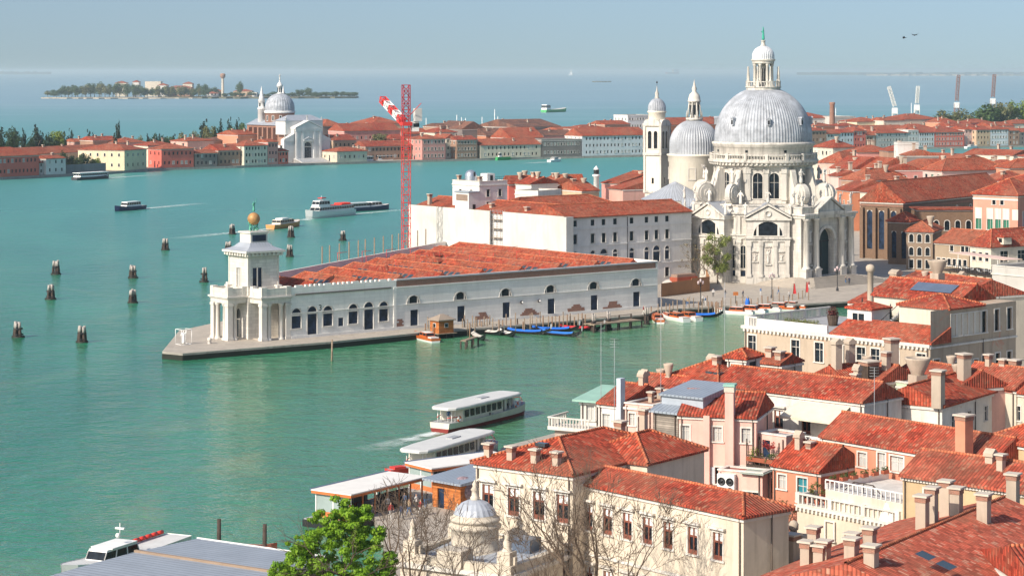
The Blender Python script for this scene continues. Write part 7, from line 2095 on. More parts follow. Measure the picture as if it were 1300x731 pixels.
# ---- near trees with their own limbs
def grow(mb, p, d, L, r, depth, rnd, mat, tips, spread=.55, up=.25, segs=3):
 q = Vector(p); dd = Vector(d).normalized()
 for s in range(segs):
  nd = (dd + Vector((rnd.gauss(0, .13), rnd.gauss(0, .13), rnd.gauss(0, .08) + up * .1))).normalized()
  e = q + nd * (L / segs)
  r = max(r, .019); r1 = r * (1 - .38 * (s + 1) / segs)
  mb.tube(q, e, r * (1 - .38 * s / segs), r1, 6 if r > .06 else (4 if r > .02 else 3), mat, False)
  q, dd = e, nd
  if depth > 0 and s < segs - 1 and rnd.random() < .44:
   side = dd.orthogonal().normalized(); side.rotate(Matrix.Rotation(rnd.uniform(0, 2 * PI), 3, dd))
   grow(mb, q, dd * .6 + side * spread * 1.3 + Vector((0, 0, up * .4)), L * rnd.uniform(.5, .7), r1 * .55, depth - 1, rnd, mat, tips, spread, up, segs)
 if depth <= 0:
  tips.append(q); return
 for k in range(2 if rnd.random() < .7 else 3):
  side = dd.orthogonal().normalized(); side.rotate(Matrix.Rotation(rnd.uniform(0, 2 * PI), 3, dd))
  grow(mb, q, dd + side * spread * rnd.uniform(.6, 1.3) + Vector((0, 0, up * .4)), L * rnd.uniform(.62, .85), r1 * .72, depth - 1, rnd, mat, tips, spread, up, segs)
def bare_tree(px, d, h, label, seed, mat=BARK, depth=5, lean=(0, 0), r=.2, spread=.55, buds=None, group=None):
 rnd = random.Random(seed); h *= 1.12
 o = PD(px, d, 1.0)
 t = empty('bare_tree', o, 0, label, 'tree', group)
 mb = MB(); tips = []
 mb.tube((0, 0, -.3), (lean[0] * .3, lean[1] * .3, h * .18), r * 1.25, r, 8, mat, False)
 mb.build('trunk', t)
 mb = MB()
 for k in range(3):
  a = 2 * PI * k / 3 + rnd.uniform(0, 1)
  grow(mb, (lean[0] * .3, lean[1] * .3, h * .17), (math.cos(a) * .45 + lean[0] * .1, math.sin(a) * .45 + lean[1] * .1, 1), h * .27, r * .75, depth - 1, rnd, mat, tips, spread)
 mb.build('crown', t)
 return t, tips
bare_tree(742, 186, 14.5, 'big bare tree spreading in front of the long cream garden building', 5, BARKP, 6, (.4, 0), .3, .5)
bare_tree(796, 188, 12, 'slimmer bare tree right of the big one before the cream building', 9, BARKP, 6, (-.2, 0), .14, .5)
bare_tree(700, 184, 11, 'bare young tree left of the big one before the cream building', 14, BARKP, 6, (.3, 0), .13, .5)
bare_tree(582, 180, 11.5, 'dark bare tree before the small domed pavilion', 23, BARK, 5, (.2, 0), .17, .6)
bare_tree(520, 196, 11, 'brown twiggy tree between the bright green tree and the pavilion', 31, BARKP, 5, (0, 0), .15, .6)
bare_tree(545, 206, 9, 'brown twiggy tree behind the pavilion near the landing stages', 37, BARKP, 5, (0, 0), .13, .65)
bare_tree(498, 212, 9.0, 'brown twiggy tree beside the nearer landing stage', 41, BARKP, 5, (0, 0), .13, .65)
bare_tree(655, 178, 9, 'thin bare tree at the corner of the pavilion', 45, BARKP, 5, (.2, 0), .1, .5)
# bright green tree
rnd = random.Random(77)
gt = empty('green_tree', PD(428, 186, 1.0), 0, 'big bright green leafy tree at the bottom centre left', 'tree')
mb = MB(); tips = []
mb.tube((0, 0, -.3), (.1, 0, 4), .32, .24, 8, BARK, False); mb.build('trunk', gt)
mb = MB()
for k in range(5):
 a = 2 * PI * k / 5; grow(mb, (.1, 0, 3.2 + .3 * k), (math.cos(a) * .7, math.sin(a) * .7, .9), 3.0, .15, 3, rnd, BARK, tips, .6)
mb.build('limbs', gt)
BRG = leafy('bright_spring_leaf', (.075, .21, .010), (.31, .48, .035), 1.3)
bl = []
CR = [(0, 0, 7.6, 3.4), (-2.6, .5, 6.2, 2.6), (2.2, -.3, 6.8, 2.4), (.9, 0, 10.0, 1.9), (-1.2, .3, 9.3, 1.9), (1.9, .2, 10.9, 1.0), (-3.6, 0, 4.6, 2.2), (3.4, 0, 4.9, 2.0), (0, -1.5, 4.5, 3.0), (2.9, .2, 9.0, 1.2), (.3, .2, 11.4, .9), (-2.9, 0, 8.2, 1.2), (-4.4, 0, 6.3, .9), (4.2, .2, 7.0, .9)]
for (x, y, z, r) in CR:
 for _ in range(int(19 * r)):
  a, u = rnd.uniform(0, 2 * PI), rnd.uniform(-1, 1); q = math.sqrt(1 - u * u); rr = r * rnd.uniform(.55, 1.08)
  bl.append((x + rr * q * math.cos(a), y + rr * q * math.sin(a), z + rr * u * .9, rnd.uniform(.26, .56), .65))
mb = MB(); leaf_cloud(mb, bl, 36000, .27, BRG, rnd); mb.build('crown', gt)
def bush(o, sx, sz, mat, n, size, label, seed, name='shrub', cat='shrub', stem=True):
 rnd = random.Random(seed)
 b = empty(name, o, 0, label, cat)
 bl = [(rnd.uniform(-.5, .5) * sx, rnd.uniform(-.4, .4) * sx, rnd.uniform(.35, .85) * sz, rnd.uniform(.2, .34) * min(sx, sz), .9) for _ in range(10)]
 mb = MB(); leaf_cloud(mb, bl, n, size, mat, rnd); mb.build('crown', b)
 mb = MB()
 for x, y, z, *_ in bl[:5]: mb.tube((0, 0, 0), (x, y, z), .06, .02, 5, BARK, False)
 mb.build('stem', b)
bush(PD(556, 184, 1), 3.2, 6.2, leafy('copper_leaf', (.05, .03, .015), (.10, .07, .03)), 1500, .24, 'dark copper shrub before the pavilion wall', 3)
bush(PD(540, 178, 1), 1.2, 8.0, LTG, 900, .26, 'slender yellow green sapling in front of the pavilion', 4, 'sapling', 'sapling')
bush(PD(900, 181, 1), 4.2, 5.2, leafy('conifer_leaf', (.05, .08, .02), (.12, .14, .045)), 2600, .22, 'dark green conifer at the right end of the cream building', 6)
bush(PD(690, 178, 1), 4.0, 4.0, MDG, 1500, .22, 'green bushes at the foot of the pavilion corner', 7)
bush(PD(368, 184, 1), 3.0, 6.0, leafy('olive_leaf', (.06, .08, .02), (.11, .13, .04)), 1300, .25, 'olive green bush low at the left of the bright tree', 8)
# tree beside the big church, bare tree in front of the seminary end
o = PD(911, 503, 1.2); gt2 = empty('pale_green_tree', o, 0, 'pale green spring tree standing against the church flank', 'tree')
rnd = random.Random(5); bl = [(rnd.uniform(-2.7, 2.7), rnd.uniform(-1.5, 1.5), rnd.uniform(3.4, 10.4), rnd.uniform(.8, 1.4), .9) for _ in range(22)]
mb = MB(); leaf_cloud(mb, bl, 3400, .42, leafy('pale_spring_leaf', (.17, .22, .04), (.28, .31, .10), .3), rnd); mb.build('crown', gt2)
mb = MB(); tips = []; mb.tube((0, 0, 0), (0, 0, 4), .2, .15, 6, BARK, False)
for k in range(3): grow(mb, (0, 0, 3.5), (math.cos(k * 2.1), math.sin(k * 2.1), 1.2), 3, .1, 2, rnd, BARK, tips)
mb.build('trunk', gt2)
def mid_bare(px, d, h, label, seed, spread=.6):
 rnd = random.Random(seed); o = PD(px, d, 1.2); t = empty('bare_tree', o, 0, label, 'tree'); tips = []
 mb = MB(); mb.tube((0, 0, 0), (0, 0, h * .25), .16, .12, 6, BARKP, False); mb.build('trunk', t)
 mb = MB()
 for k in range(4): grow(mb, (0, 0, h * .24), (math.cos(k * 1.7) * .6, math.sin(k * 1.7) * .6, 1), h * .28, .09, 3, rnd, BARKP, tips, spread)
 bl = [(q.x, q.y, q.z, .45) for q in tips[::4]]
 leaf_cloud(mb, bl, 260, .35, leafy('first_buds', (.26, .20, .12), (.30, .26, .14)), rnd); mb.build('crown', t)
mid_bare(886, 500, 10, 'brown budding tree right of the seminary end wall', 3)
mid_bare(897, 508, 9, 'thin brown tree between the seminary and the pale green tree', 8)
# ================================================================ THE QUARTER BEHIND THE CHURCH
def hd(label, A, B, C, d, wall, roof, rm, wins=(), D=None, name='house', z0=1.2, group='houses behind the domed church', ch=(), over=.5, cat='house', **kw):
 """House whose eave corners A, B (front) and C (back right) are photo pixels, its nearest corner B at depth d."""
 ze = Zat(B[1], d)
 a, rz, L, DD = rectpx(A, B, C, ze)
 return house(name, label, a, rz, L, min(D or DD, 60), z0, ze, WC[wall] if isinstance(wall, str) else wall, roof, rm, wins, ch, over, group, cat, **kw)
q1 = lambda x, y: (1030 + x / 4.815, 180 + y / 4.815)
q2 = lambda x, y: (620 + x / 5.909, 210 + y / 5.909)
def rows(n, zs, k='rect', w=1.0, h=1.6, f='f'): return [(f, z, w, h, k, n) for z in zs]
Q = [
 ('cream house with red hip roof closest to the great dome on its right', (8, 30), (132, 36), (152, 26), 935, 'cream', ('hip', 3), T2, rows(5, (12.2, 8)), 12),
 ('rosy red house with pale wing and green windows near the canal', (200, 56), (282, 64), (440, 54), 900, 'rose', ('hip', 2.6), T1, rows(3, (11, 7), 'gclosed') + rows(5, (11,), f='r'), 16),
 ('brown house left of the narrow white tower house', (415, 48), (470, 56), (520, 46), 885, 'brown', ('hip', 2.5), T2, rows(2, (11, 7)) + rows(3, (11, 7), f='r'), 13),
 ('tall narrow white tower house by the canal, rising over red roofs', (505, 8), (528, 11), (562, 6), 860, 'white', ('flat', .3), T1, rows(1, (15, 10)), 8),
 ('dark house with small hip roof right of the narrow white tower house', (545, 78), (585, 84), (640, 74), 850, 'dark', ('gx', 2), T3, rows(2, (8,)), 12),
 ('long low cream hall with old red roof below the canal', (650, 100), (895, 112), (938, 92), 930, 'cream', ('gx', 2.2), T3, rows(6, (8,)), 16),
 ('very long cream warehouse with plain red roof nearest the canal', (928, 74), (1236, 84), (1262, 66), 1010, 'cream', ('gx', 2.2), T1, rows(8, (8,)), 16),
 ('cream house at the right edge by the canal water', (1262, 84), (1320, 92), (1350, 80), 980, 'beige', ('hip', 1.8), T2, rows(3, (8,)), 14),
 ('pink house below the cream one closest to the great dome', (38, 126), (196, 131), (228, 118), 830, 'pink', ('hip', 4), T3, rows(5, (9,)), 16),
 ('pale pink long house with green shutters', (115, 158), (262, 167), (335, 150), 790, 'palepink', ('gx', 4), T2, rows(6, (9, 5), 'gclosed'), 16),
 ('pale pink house with white dormers beside the green shuttered one', (270, 163), (392, 173), (432, 160), 782, 'palepink', ('gx', 4), T1, rows(4, (9, 5), 'rect', 1.2), 16),
 ('rosy tall house in shade left of the roof with two chimneys', (440, 168), (466, 172), (530, 160), 765, 'rose', ('gx', 2), T2, rows(1, (10, 6)) + rows(3, (10, 6), f='r'), 12),
 ('rosy house under a bright hip roof with chimneys in the middle', (520, 158), (566, 167), (700, 158), 772, 'rose', ('hip', 3.2), T1, rows(2, (10, 6)) + rows(6, (10, 6), f='r'), 22),
 ('pale pink corner block with sunlit balconied end and shaded long side', (680, 170), (800, 178), (985, 164), 742, 'palepink', ('hip', 3.6), T1, rows(3, (11, 7.5, 4), 'rect', 1.4, 2.0) + rows(6, (11, 7.5), 'sclosed', f='r'), 26),
 ('grey house with red hip roof left of the orange red one', (1020, 158), (1092, 166), (1150, 154), 800, 'grey', ('hip', 3), T2, rows(3, (10, 6)) + rows(3, (10,), f='r'), 14),
 ('orange red house with tall chimneys near the right edge', (1130, 152), (1216, 160), (1290, 148), 728, 'salmon', ('hip', 2.6), T1, rows(3, (10, 6)) + rows(3, (10, 6), f='r'), 14),
 ('low cream house with old roof in front of the orange red one', (1038, 230), (1166, 238), (1196, 224), 690, 'cream', ('hip', 2.6), T2, rows(5, (6,)), 12),
 ('brown house at the right edge behind the pink palace', (1196, 232), (1290, 244), (1340, 230), 640, 'brown', ('hip', 2.4), T2, rows(4, (8,)), 12),
 ('small pale pink house with flat red roof below the green shuttered one', (108, 204), (166, 210), (214, 200), 740, 'palepink', ('gx', 1.6), T2, rows(3, (7,)), 9),
 ('brown house with old brown hip roof in the church quarter', (183, 228), (328, 236), (436, 214), 718, 'brown', ('hip', 3.2), T3, rows(5, (9, 5)) + rows(4, (9,), f='r'), 18),
 ('orange house just behind the portal statues', (158, 288), (242, 300), (292, 262), 668, 'orange', ('gx', 3), T2, rows(3, (7,)), 14),
 ('cream low house with long dusty red roof before the brick church', (298, 302), (424, 312), (642, 280), 655, 'cream', ('gx', 3), T2, rows(4, (5,)), 20),
 ('pink low house peeping above the brick church roof', (592, 284), (704, 292), (812, 274), 652, 'pink', ('hip', 2.4), T1, rows(4, (5,)), 14),
 ('tan house with terrace between the two rosy houses', (330, 200), (392, 206), (440, 196), 735, 'tan', ('gx', 2), T2, rows(3, (8,)), 10),
 ('grey shaded house right of the pale pink corner block', (985, 150), (1012, 156), (1040, 146), 790, 'grey', ('gx', 2), T3, rows(1, (9, 5)) + rows(2, (9,), f='r'), 12),
]
rnd = random.Random(2)
for (lab, A, B, C, d, wk, rf, rm, wn, D) in Q:
 h = hd(lab, q1(*A), q1(*B), q1(*C), d, wk, rf, rm, wn, D, caps=d < 760)
 if rf[0] != 'flat':
  for _ in range(2): inst(chimney_mesh(rnd.choice(['box', 'box', 'pot']), rnd.choice([2.4, 3.2, 4.0]), 1.0), 'chimney', h.roof, (h.L * rnd.uniform(.15, .85), h.D * rnd.uniform(.25, .75), h.ze - h.z0 + .4))
# brick church
BB = Zat(256, 565)
g = hd('big brown brick church with long red roof and tall pointed windows in shade', q1(300, 362), q1(560, 372), q1(1040, 292), 565, BROWNBRICK, ('gy', 5.0), T1,
       [('f', 2.4, 1.5, 9.6, 'goth', [.22, .5, .78]), ('r', 9.5, 1.2, 2.6, 'arch', 7), ('l', 3, 1.4, 8, 'goth', 4)], None, 'brick_church', group=None, cat='church', over=.6)
for s in (.06, .36, .64, .94): bxo_ = MB(); bxo_.box(g.L * s - .45, -.9, 0, g.L * s + .45, -.01, BB - 3, BROWNBRICK); bxo_.build('buttress', g.root)
for k in range(8): bxo_ = MB(); bxo_.box(g.L + .01, g.D * (k + .5) / 8 - .4, 0, g.L + .7, g.D * (k + .5) / 8 + .4, BB - 4, BROWNBRICK); bxo_.build('buttress', g.root)
mb = MB()
mb.box(g.L + .005, .8, BB - 2.9, g.L + .06, 38, BB - 2.5, BRICK)
mb.box(-.15, -.22, BB - 2.6, g.L + .15, -.01, BB - 2.2, BRICK)
for k in range(34): mb.box(g.L + .01, 1 + k * 1.1, BB - 3.0, g.L + .14, 1.6 + k * 1.1, BB - 2.4, BRICK)
mb.build('brick_frieze', g.root)
hd('lower brick apse with its own small red roof beside the tall apse', q1(470, 484), q1(600, 489), q1(646, 478), 551, BROWNBRICK, ('hip', 2.0), T2, [('f', 1.5, 1.2, 6.5, 'goth', 2), ('r', 1.5, 1.1, 6.0, 'goth', 1)], None, 'brick_apse', group=None, cat='church apse')
hd('brick side aisle with lean red roof along the brown church', q1(610, 398), q1(648, 412), q1(992, 386), 556, BROWNBRICK, ('shedl', .1), T1, [('r', 8, 1.2, 2.4, 'arch', 6)], None, 'church_aisle', group=None, cat='church aisle')
# pink palace and brown fronts
p = hd('tall pink palace with white framed windows and green shutters at the right', q1(990, 316), q1(1262, 328), q1(1340, 300), 522, stucco('palace_pink', (.60, .30, .22), .25), ('hip', 3.4), T2, [('f', 10.2, 1.5, 4.8, 'gclosed', [.12, .38, .56, .74, .94]), ('f', 4.6, 1.1, 2.2, 'arch', [.1, .36, .55, .73, .93]), ('f', 16, .9, 1.2, 'rect', [.47, .65]), ('r', 10.5, 1.3, 4, 'sclosed', 3)], 14, 'pink_palace', group=None, cat='palace')
mb = MB()
for s in (.12, .38, .56, .74, .94): mb.box(p.L * s - .78, -.03, 12.6, p.L * s + .78, .1, 15.05, ISTRIA_PLAIN)
mb.box(-.1, -.14, p.ze - 1.2 - 1.3, p.L + .1, -.01, p.ze - 1.2 - .9, ISTRIA_PLAIN)
mb.build('window_head', p.root)
hd('narrow brown grey house with wide top windows beside the brick apse', q1(580, 546), q1(742, 550), q1(800, 524), 536, stucco('brown_grey_plaster', (.30, .22, .16), .4), ('hip', 2.2), T3, rows(3, (6.5, 3.4), 'arch', 1.0, 1.9) + [('f', 9.6, 1.9, 1.9, 'bars', [.2, .62, .8]), ('f', .4, 1, 2, 'rect', 3)], 12, group=None, ch=((5, 4, 3.4, 'pot', 1.0),))
hd('long beige house with arched windows under an old dark red roof', q1(755, 612), q1(964, 628), q1(1010, 602), 521, stucco('beige_old_plaster', (.36, .28, .20), .4), ('gx', 2.8), T3, [('f', 5.4, 1.1, 2.2, 'arch', [.1, .3, .66]), ('f', 5.4, 1.0, 1.6, 'rect', [.5, .82, .94]), ('f', 2, 1, 1.6, 'rect', 6)], 12, group=None, ch=((12, 6, 3.2, 'box', 1.1), (6, 8, 2.4, 'box', 1.1)))
dm = hd('cream house with white framed loggia and dormer near the right edge', q1(970, 632), q1(1098, 644), q1(1330, 622), 505, 'cream', ('hip', 3.6), T2, [('f', 4.6, 1.1, 1.9, 'rect', 3), ('r', 4.4, 2.4, 2.4, 'bars', 6), ('r', 1.2, 1.4, 1.8, 'rect', 8)], 34, group=None, ch=((6, 12, 3.5, 'box', 1.2), (8, 16, 4.0, 'tall', 1.1), (5, 24, 3.0, 'box', 1.2)))
mb = MB(); mb.box(-1, -1, 0, 1, 1.4, 1.7, WC['cream']); roof_mesh(mb, -1.3, -1.2, 1.3, 1.5, 1.75, .8, 'gy', T2, caps=False); mb.box(-.5, -1.05, .4, .5, -1.001, 1.3, GLASS); mb.build('dormer', dm.roof, (6.5, 4, dm.ze - dm.z0 + .5))
# houses behind the seminary
Q2 = [
 ('brick red gabled house right of the observatory block', (100, 132), (152, 138), (205, 124), 640, 'brickred', ('gy', 2), T2, rows(2, (7,)), 10),
 ('white house with two green shuttered windows behind the seminary', (205, 132), (322, 138), (352, 126), 618, 'white', ('gx', 1.6), T2, rows(2, (9.2,), 'gclosed', 1.6, 2.2), 10),
 ('small cream house with one green shutter left of the white shuttered house', (150, 118), (196, 124), (214, 112), 650, 'cream', ('gx', 1.5), T1, rows(1, (9,), 'gclosed', 1.4, 2), 9),
 ('dark roofed house with chimneys behind the seminary court', (345, 132), (440, 142), (480, 128), 640, 'dark', ('gx', 1.8), T3, rows(3, (7,)), 10),
 ('brick red dormered house left of the leafless tree', (450, 138), (500, 146), (530, 132), 645, 'brickred', ('gy', 2.6), T1, rows(2, (7,)), 9),
 ('white low walled terrace building behind the seminary court', (200, 205), (372, 212), (402, 190), 585, 'white', ('flat', .6), T1, rows(4, (5,)), 10),
 ('long red roofed house beyond the leafless tree', (850, 128), (990, 134), (1184, 96), 690, 'rose', ('gx', 3), T1, rows(5, (6,)), 30),
 ('red roofed house with brick dormers before the bell tower', (905, 168), (1010, 178), (1180, 138), 645, 'pink', ('gx', 2.8), T2, rows(4, (6,)), 22),
 ('low red roofed house right of the leafless tree behind the seminary', (700, 190), (830, 186), (900, 168), 620, 'tan', ('gx', 2.2), T1, rows(4, (5,)), 14),
]
for (lab, A, B, C, d, wk, rf, rm, wn, D) in Q2:
 h = hd(lab, q2(*A), q2(*B), q2(*C), d, wk, rf, rm, wn, D, group='houses behind the seminary')
 if rf[0] != 'flat': inst(chimney_mesh('box', 2.6, 1.0), 'chimney', h.roof, (h.L * .3, h.D * .5, h.ze - h.z0 + .3)); inst(chimney_mesh('pot', 2.8, .9), 'chimney', h.roof, (h.L * .75, h.D * .4, h.ze - h.z0 + .3))
bp = PD(757, 690, 1.2); zt = Zat(217, 690)
mb = MB(); mb.lathe([(1.0, 0), (.8, zt - 3), (1.2, zt - 2.8), (1.2, zt - 2.4), (.8, zt - 2.3), (.8, zt - .6), (.3, zt), (.01, zt + .4)], 12, WHITEP); mb.lathe([(.83, zt - 2.2), (.83, zt - .8)], 12, BLACKP)
tag(mb.build('beacon', None, bp), 'slim white harbour beacon with dark lantern left of the bell tower', 'beacon')
# covered roof deck, restaurant terrace on the right
q3 = lambda x, y: (1000 + x / 3.323, 200 + y / 3.323)
ta, trz, tL, tD = rectpx(q3(640, 470), q3(862, 502), q3(900, 440), 8.4)
td = empty('roof_deck', (ta.x, ta.y, 0), trz, 'dark railed restaurant deck with tables and pale awning on the right', 'deck')
mb = MB(); mb.box(0, 0, 8.1, tL, 9, 8.4, DARKWOOD)
for k in range(7): mb.box(tL * k / 6 - .2, .2, 1.2, tL * k / 6 + .2, .6, 8.1, CAPTILE)
mb.build('platform', td)
mb = MB()
for k in range(25): mb.box(tL * k / 24 - .03, -.03, 8.4, tL * k / 24 + .03, .03, 9.5, BLACKP)
mb.box(0, -.04, 9.5, tL, .04, 9.6, BLACKP); mb.box(0, -.02, 8.9, tL, .02, 8.96, BLACKP); mb.build('railing', td)
mb = MB(); mb.box(-1, 3, 11.4, tL, 7, 11.55, plain('pale_awning', (.70, .50, .42))); mb.build('awning', td)
for k in range(4):
 mb = MB(); mb.tube((tL * (k + .4) / 4, 3.2, 8.4), (tL * (k + .4) / 4, 3.2, 11.4), .06, .06, 6, WHITEP); mb.build('post', td)
for k in range(6):
 b_ = Matrix.Translation((ta.x, ta.y, 0)) @ Matrix.Rotation(trz, 4, 'Z')
 mb = MB(); mb.lathe([(.5, .72), (.5, .76), (.01, .76)], 10, WHITEP); mb.tube((0, 0, 0), (0, 0, .72), .05, .05, 6, IRON); mb.lathe([(.3, 0), (.3, .04), (.01, .05)], 8, IRON)
 for s in (-1, 1): mb.box(s * .95 - .22, -.22, .42, s * .95 + .22, .22, .48, WHITEP); mb.box(s * 1.15 - .03, -.22, .48, s * 1.15 + .03, .22, .95, WHITEP); mb.box(s * .95 - .2, -.2, 0, s * .95 - .16, -.16, .42, IRON); mb.box(s * .95 + .16, .16, 0, s * .95 + .2, .2, .42, IRON)
 tag(mb.build('terrace_table', None, b_ @ Vector((tL * (k + .5) / 6, 1.5 + (k % 2) * 1.6, 8.41))), 'white table with chairs on the dark restaurant deck', 'table', 'tables on the restaurant deck')
hd('pale rendered wall house with ribbed parapet right of the restaurant deck', q3(862, 480), q3(1000, 492), q3(1040, 470), 400, 'grey', ('flat', 1.0), T1, [('f', 3, 1, 1.6, 'rect', 3)], 12, group=None)
# ================================================================ NEAR ROOFS
def hn(label, A, B, D, ze, wall, roof, rm, wins=(), z0=1.0, name='house', cat='house', group=None, ch=(), **kw):
 """House from the eave corners A, B of its front (photo pixels at height ze) and a depth D."""
 a, b = P(*A, ze), P(*B, ze)
 d = b - a
 L = d.length
 h = house(name, label, a, math.atan2(d.y, d.x), L, D, z0, ze, WC[wall] if isinstance(wall, str) else wall, roof, rm, wins, ch, kw.pop('over', .4), group, cat, **kw)
 for x, y in ((.3, -.12), (L - .35, -.12), (L + .12, D * .6)):
  mb = MB(); mb.tube((x, y, 0), (x, y, ze - z0 - .1), .07, .07, 5, PIPE); mb.build('drainpipe', h.root)
 return h
def tolocal(h, w):
 return h.root.matrix_basis.inverted() @ w
def chim(h, px, py, z, height, kind='box', w=.8, mat=None):
 """Chimney on house h whose foot at height z shows at the pixel."""
 q = tolocal(h, P(px, py, z))
 return inst(chimney_mesh(kind, height, w, mat), 'chimney', h.roof or h.wall, q)
def bxo(h, name, mat, x0, y0, z0, x1, y1, z1, parent=None):
 mb = MB(); mb.box(x0, y0, z0, x1, y1, z1, mat); return mb.build(name, parent or h.root)
PIPE = plain('drainpipe_brown', (.10, .075, .06), .6)
NT1 = tiles('near_pantiles_orange', (.47, .078, .04), .7)
NT2 = tiles('near_pantiles_red', (.43, .064, .035), .75)
NT4 = tiles('near_pantiles_pale', (.58, .125, .072), .6, (.58, .42, .30), (.16, .07, .05))
NT3 = tiles('near_pantiles_weathered', (.47, .09, .052), .85)
# ---- grey brown palace with the roof terrace
GPL = stucco('palace_worn_plaster', (.46, .37, .28), .5, (.20, .15, .11), (.50, .28, .20))
FR = [.045, .29, .42, .575, .645, .72, .82, .955]
g = hn('large worn palace with white roof terrace and shaded right side', (945, 413), (1181, 438), 18.5, 14, GPL, ('flat', 0), None,
       [('f', 9.3, 1.35, 2.5, 'bars', FR), ('f', 4.6, 1.35, 2.6, 'rect', FR), ('r', 8.4, 1.2, 2.7, 'rect', (1, .02, .12)), ('r', 7.4, .95, 3.0, 'rect', [.2, .28, .36, .44, .52]), ('r', 7.8, 1.0, 3.0, 'rect', [.62, .78, .92]), ('r', 3.0, 1.1, 2.6, 'rect', [.3, .62, .78])], name='terrace_palace', cat='palace', gmat=stone('terrace_floor', (.36, .36, .37), 1.0, 1.0, .8, .3))
T = 13.0
mb = MB()
mb.box(-.35, -.35, T - .35, g.L + .1, .25, T + .05, ISTRIA_PLAIN); mb.box(-.35, .25, T - .35, .25, g.D, T + .05, ISTRIA_PLAIN)
for k in range(46): mb.box(k * g.L / 46, -.3, T - .7, k * g.L / 46 + .3, -.01, T - .36, ISTRIA_PLAIN)
mb.build('cornice', g.root)
mb = MB()
mb.box(0, 0, T + .06, .8, .3, T + 1.3, ISTRIA_PLAIN); mb.box(2.2, 0, T + .06, 14, .3, T + 1.1, plain('terrace_wall_white', (.70, .68, .64))); mb.box(.8, 0, T + 1.1, 2.2, .3, T + 1.3, ISTRIA_PLAIN)
for k in range(5): mb.box(.9 + k * .28, .08, T + .06, 1.02 + k * .28, .22, T + 1.1, ISTRIA_PLAIN)
for y in range(0, 18, 3): mb.box(0, y + .31, T + .06, .3, y + .7, T + 1.1, ISTRIA_PLAIN)
mb.box(0, .31, T + 1.1, .3, 18, T + 1.3, ISTRIA_PLAIN)
for k in range(60): mb.box(.1, .5 + k * .29, T + .06, .2, .6 + k * .29, T + 1.1, ISTRIA_PLAIN)
mb.build('terrace_balustrade', g.root)
CRW = stucco('attic_cream', (.64, .58, .48), .25)
mb = MB(); mb.box(22.5, 4.0, T, g.L - .02, 11, T + 4.2, CRW); mb.build('attic_wall', g.root)
mb = MB(); roof_mesh(mb, 22.2, 3.7, g.L + .3, 11.4, T + 4.25, 1.3, 'hip', NT2); mb.build('attic_roof', g.root)
mb = MB(); roof_mesh(mb, 14.5, -.2, g.L + .3, 4.0, T + .25, 1.7, 'shed', NT1); mb.build('lower_roof', g.root)
mb = MB(); mb.box(13.5, 10.5, T, 27, 18, T + 4.4, CRW);
for x in (13.5, 27): mb.poly([(x + (.002 if x < 20 else -.002), 10.5, T + 4.4), (x + (.002 if x < 20 else -.002), 18, T + 4.4), (x + (.002 if x < 20 else -.002), 14.25, T + 6.4)], CRW)
mb.build('upper_house_wall', g.root)
mb = MB(); roof_mesh(mb, 13.2, 10.1, 27.3, 18.4, T + 4.45, 2.0, 'gx', NT2); mb.build('upper_house_roof', g.root)
mb = MB()
def rp(x, t): return (x, 10.1 + 4.15 * t, T + 4.55 + 2.0 * t + .05)
mb.poly([rp(18.5, .35), rp(25, .35), rp(25, .8), rp(18.5, .8)], plain('solar_panel', (.10, .13, .19), .25, .5)); mb.build('roof_panel', g.root)
mb = MB(); mb.box(14.5, 3.6, T, 18.4, 7.4, T + 3.3, plain('pavilion_white', (.70, .69, .66))); mb.box(15.4, 3.52, T + .9, 17.2, 3.595, T + 2.6, GLASS); mb.box(16.25, 3.5, T + .9, 16.35, 3.51, T + 2.6, WHITEP); mb.build('pavilion_wall', g.root)
mb = MB(); roof_mesh(mb, 14.2, 3.3, 18.7, 7.7, T + 3.35, .8, 'hip', NT1, caps=False); mb.build('pavilion_roof', g.root)
mb = MB()
for k in range(12): mb.box(18.6 + k * .32, 4.2, T + .2 + k * .26, 18.95 + k * .32, 5.2, T + .28 + k * .26, GREYP)
mb.tube((18.6, 4.2, T + 1.2), (22.4, 4.2, T + 4.3), .05, .05, 5, IRON); mb.build('outside_stair', g.root)
mb = MB(); wall_face(mb, (g.L + .04, 0), (g.L + .04, 18.5), T, T + 4.2, [(y, T + .7, 1.0, 2.7) for y in (4.8, 6.1, 7.4, 8.7, 10.0, 11.4, 14.2, 17)], GPL); mb.box(27.05, 11.05, T + 4.0, g.L + .03, 18.5, T + 4.21, GPL); mb.box(g.L - .5, .0, T + .0, g.L + .03, 3.9, T + .3, GPL); mb.build('side_wall', g.root)
for y in (4.8, 6.1, 7.4, 8.7, 10.0, 11.4, 14.2, 17): inst(win_mesh('rect', 1.0, 2.7), 'window', g.root, (g.L + .04, y, T + .7), R(90))
for x, y, w_, nm, lab in ((6.5, 4, 2.6, 'planter', 'long planter of clipped yellow green hedge on the roof terrace'), ):
 q = g.root.matrix_basis @ Vector((x, y, T)); pl = empty('hedge_planter', q, g.root.rotation_euler.z, lab, 'planter')
 mb = MB(); mb.box(-3, -.4, 0, 3, .4, .6, PALEWOOD); mb.build('box', pl)
 mb = MB(); leaf_cloud(mb, [(-2.6 + k * .58, 0, .75, .42) for k in range(10)], 900, .16, leafy('hedge_yellow_leaf', (.14, .17, .03), (.22, .23, .06)), random.Random(3)); mb.build('hedge', pl)
q = g.root.matrix_basis @ Vector((8.2, 8.5, T)); pt = empty('potted_shrub', q, 0, 'dark red shrub in a brown pot on the roof terrace', 'potted plant')
mb = MB(); mb.lathe([(.6, 0), (.8, 1.4), (.7, 1.4), (.01, 1.3)], 12, DARKWOOD); mb.build('pot', pt)
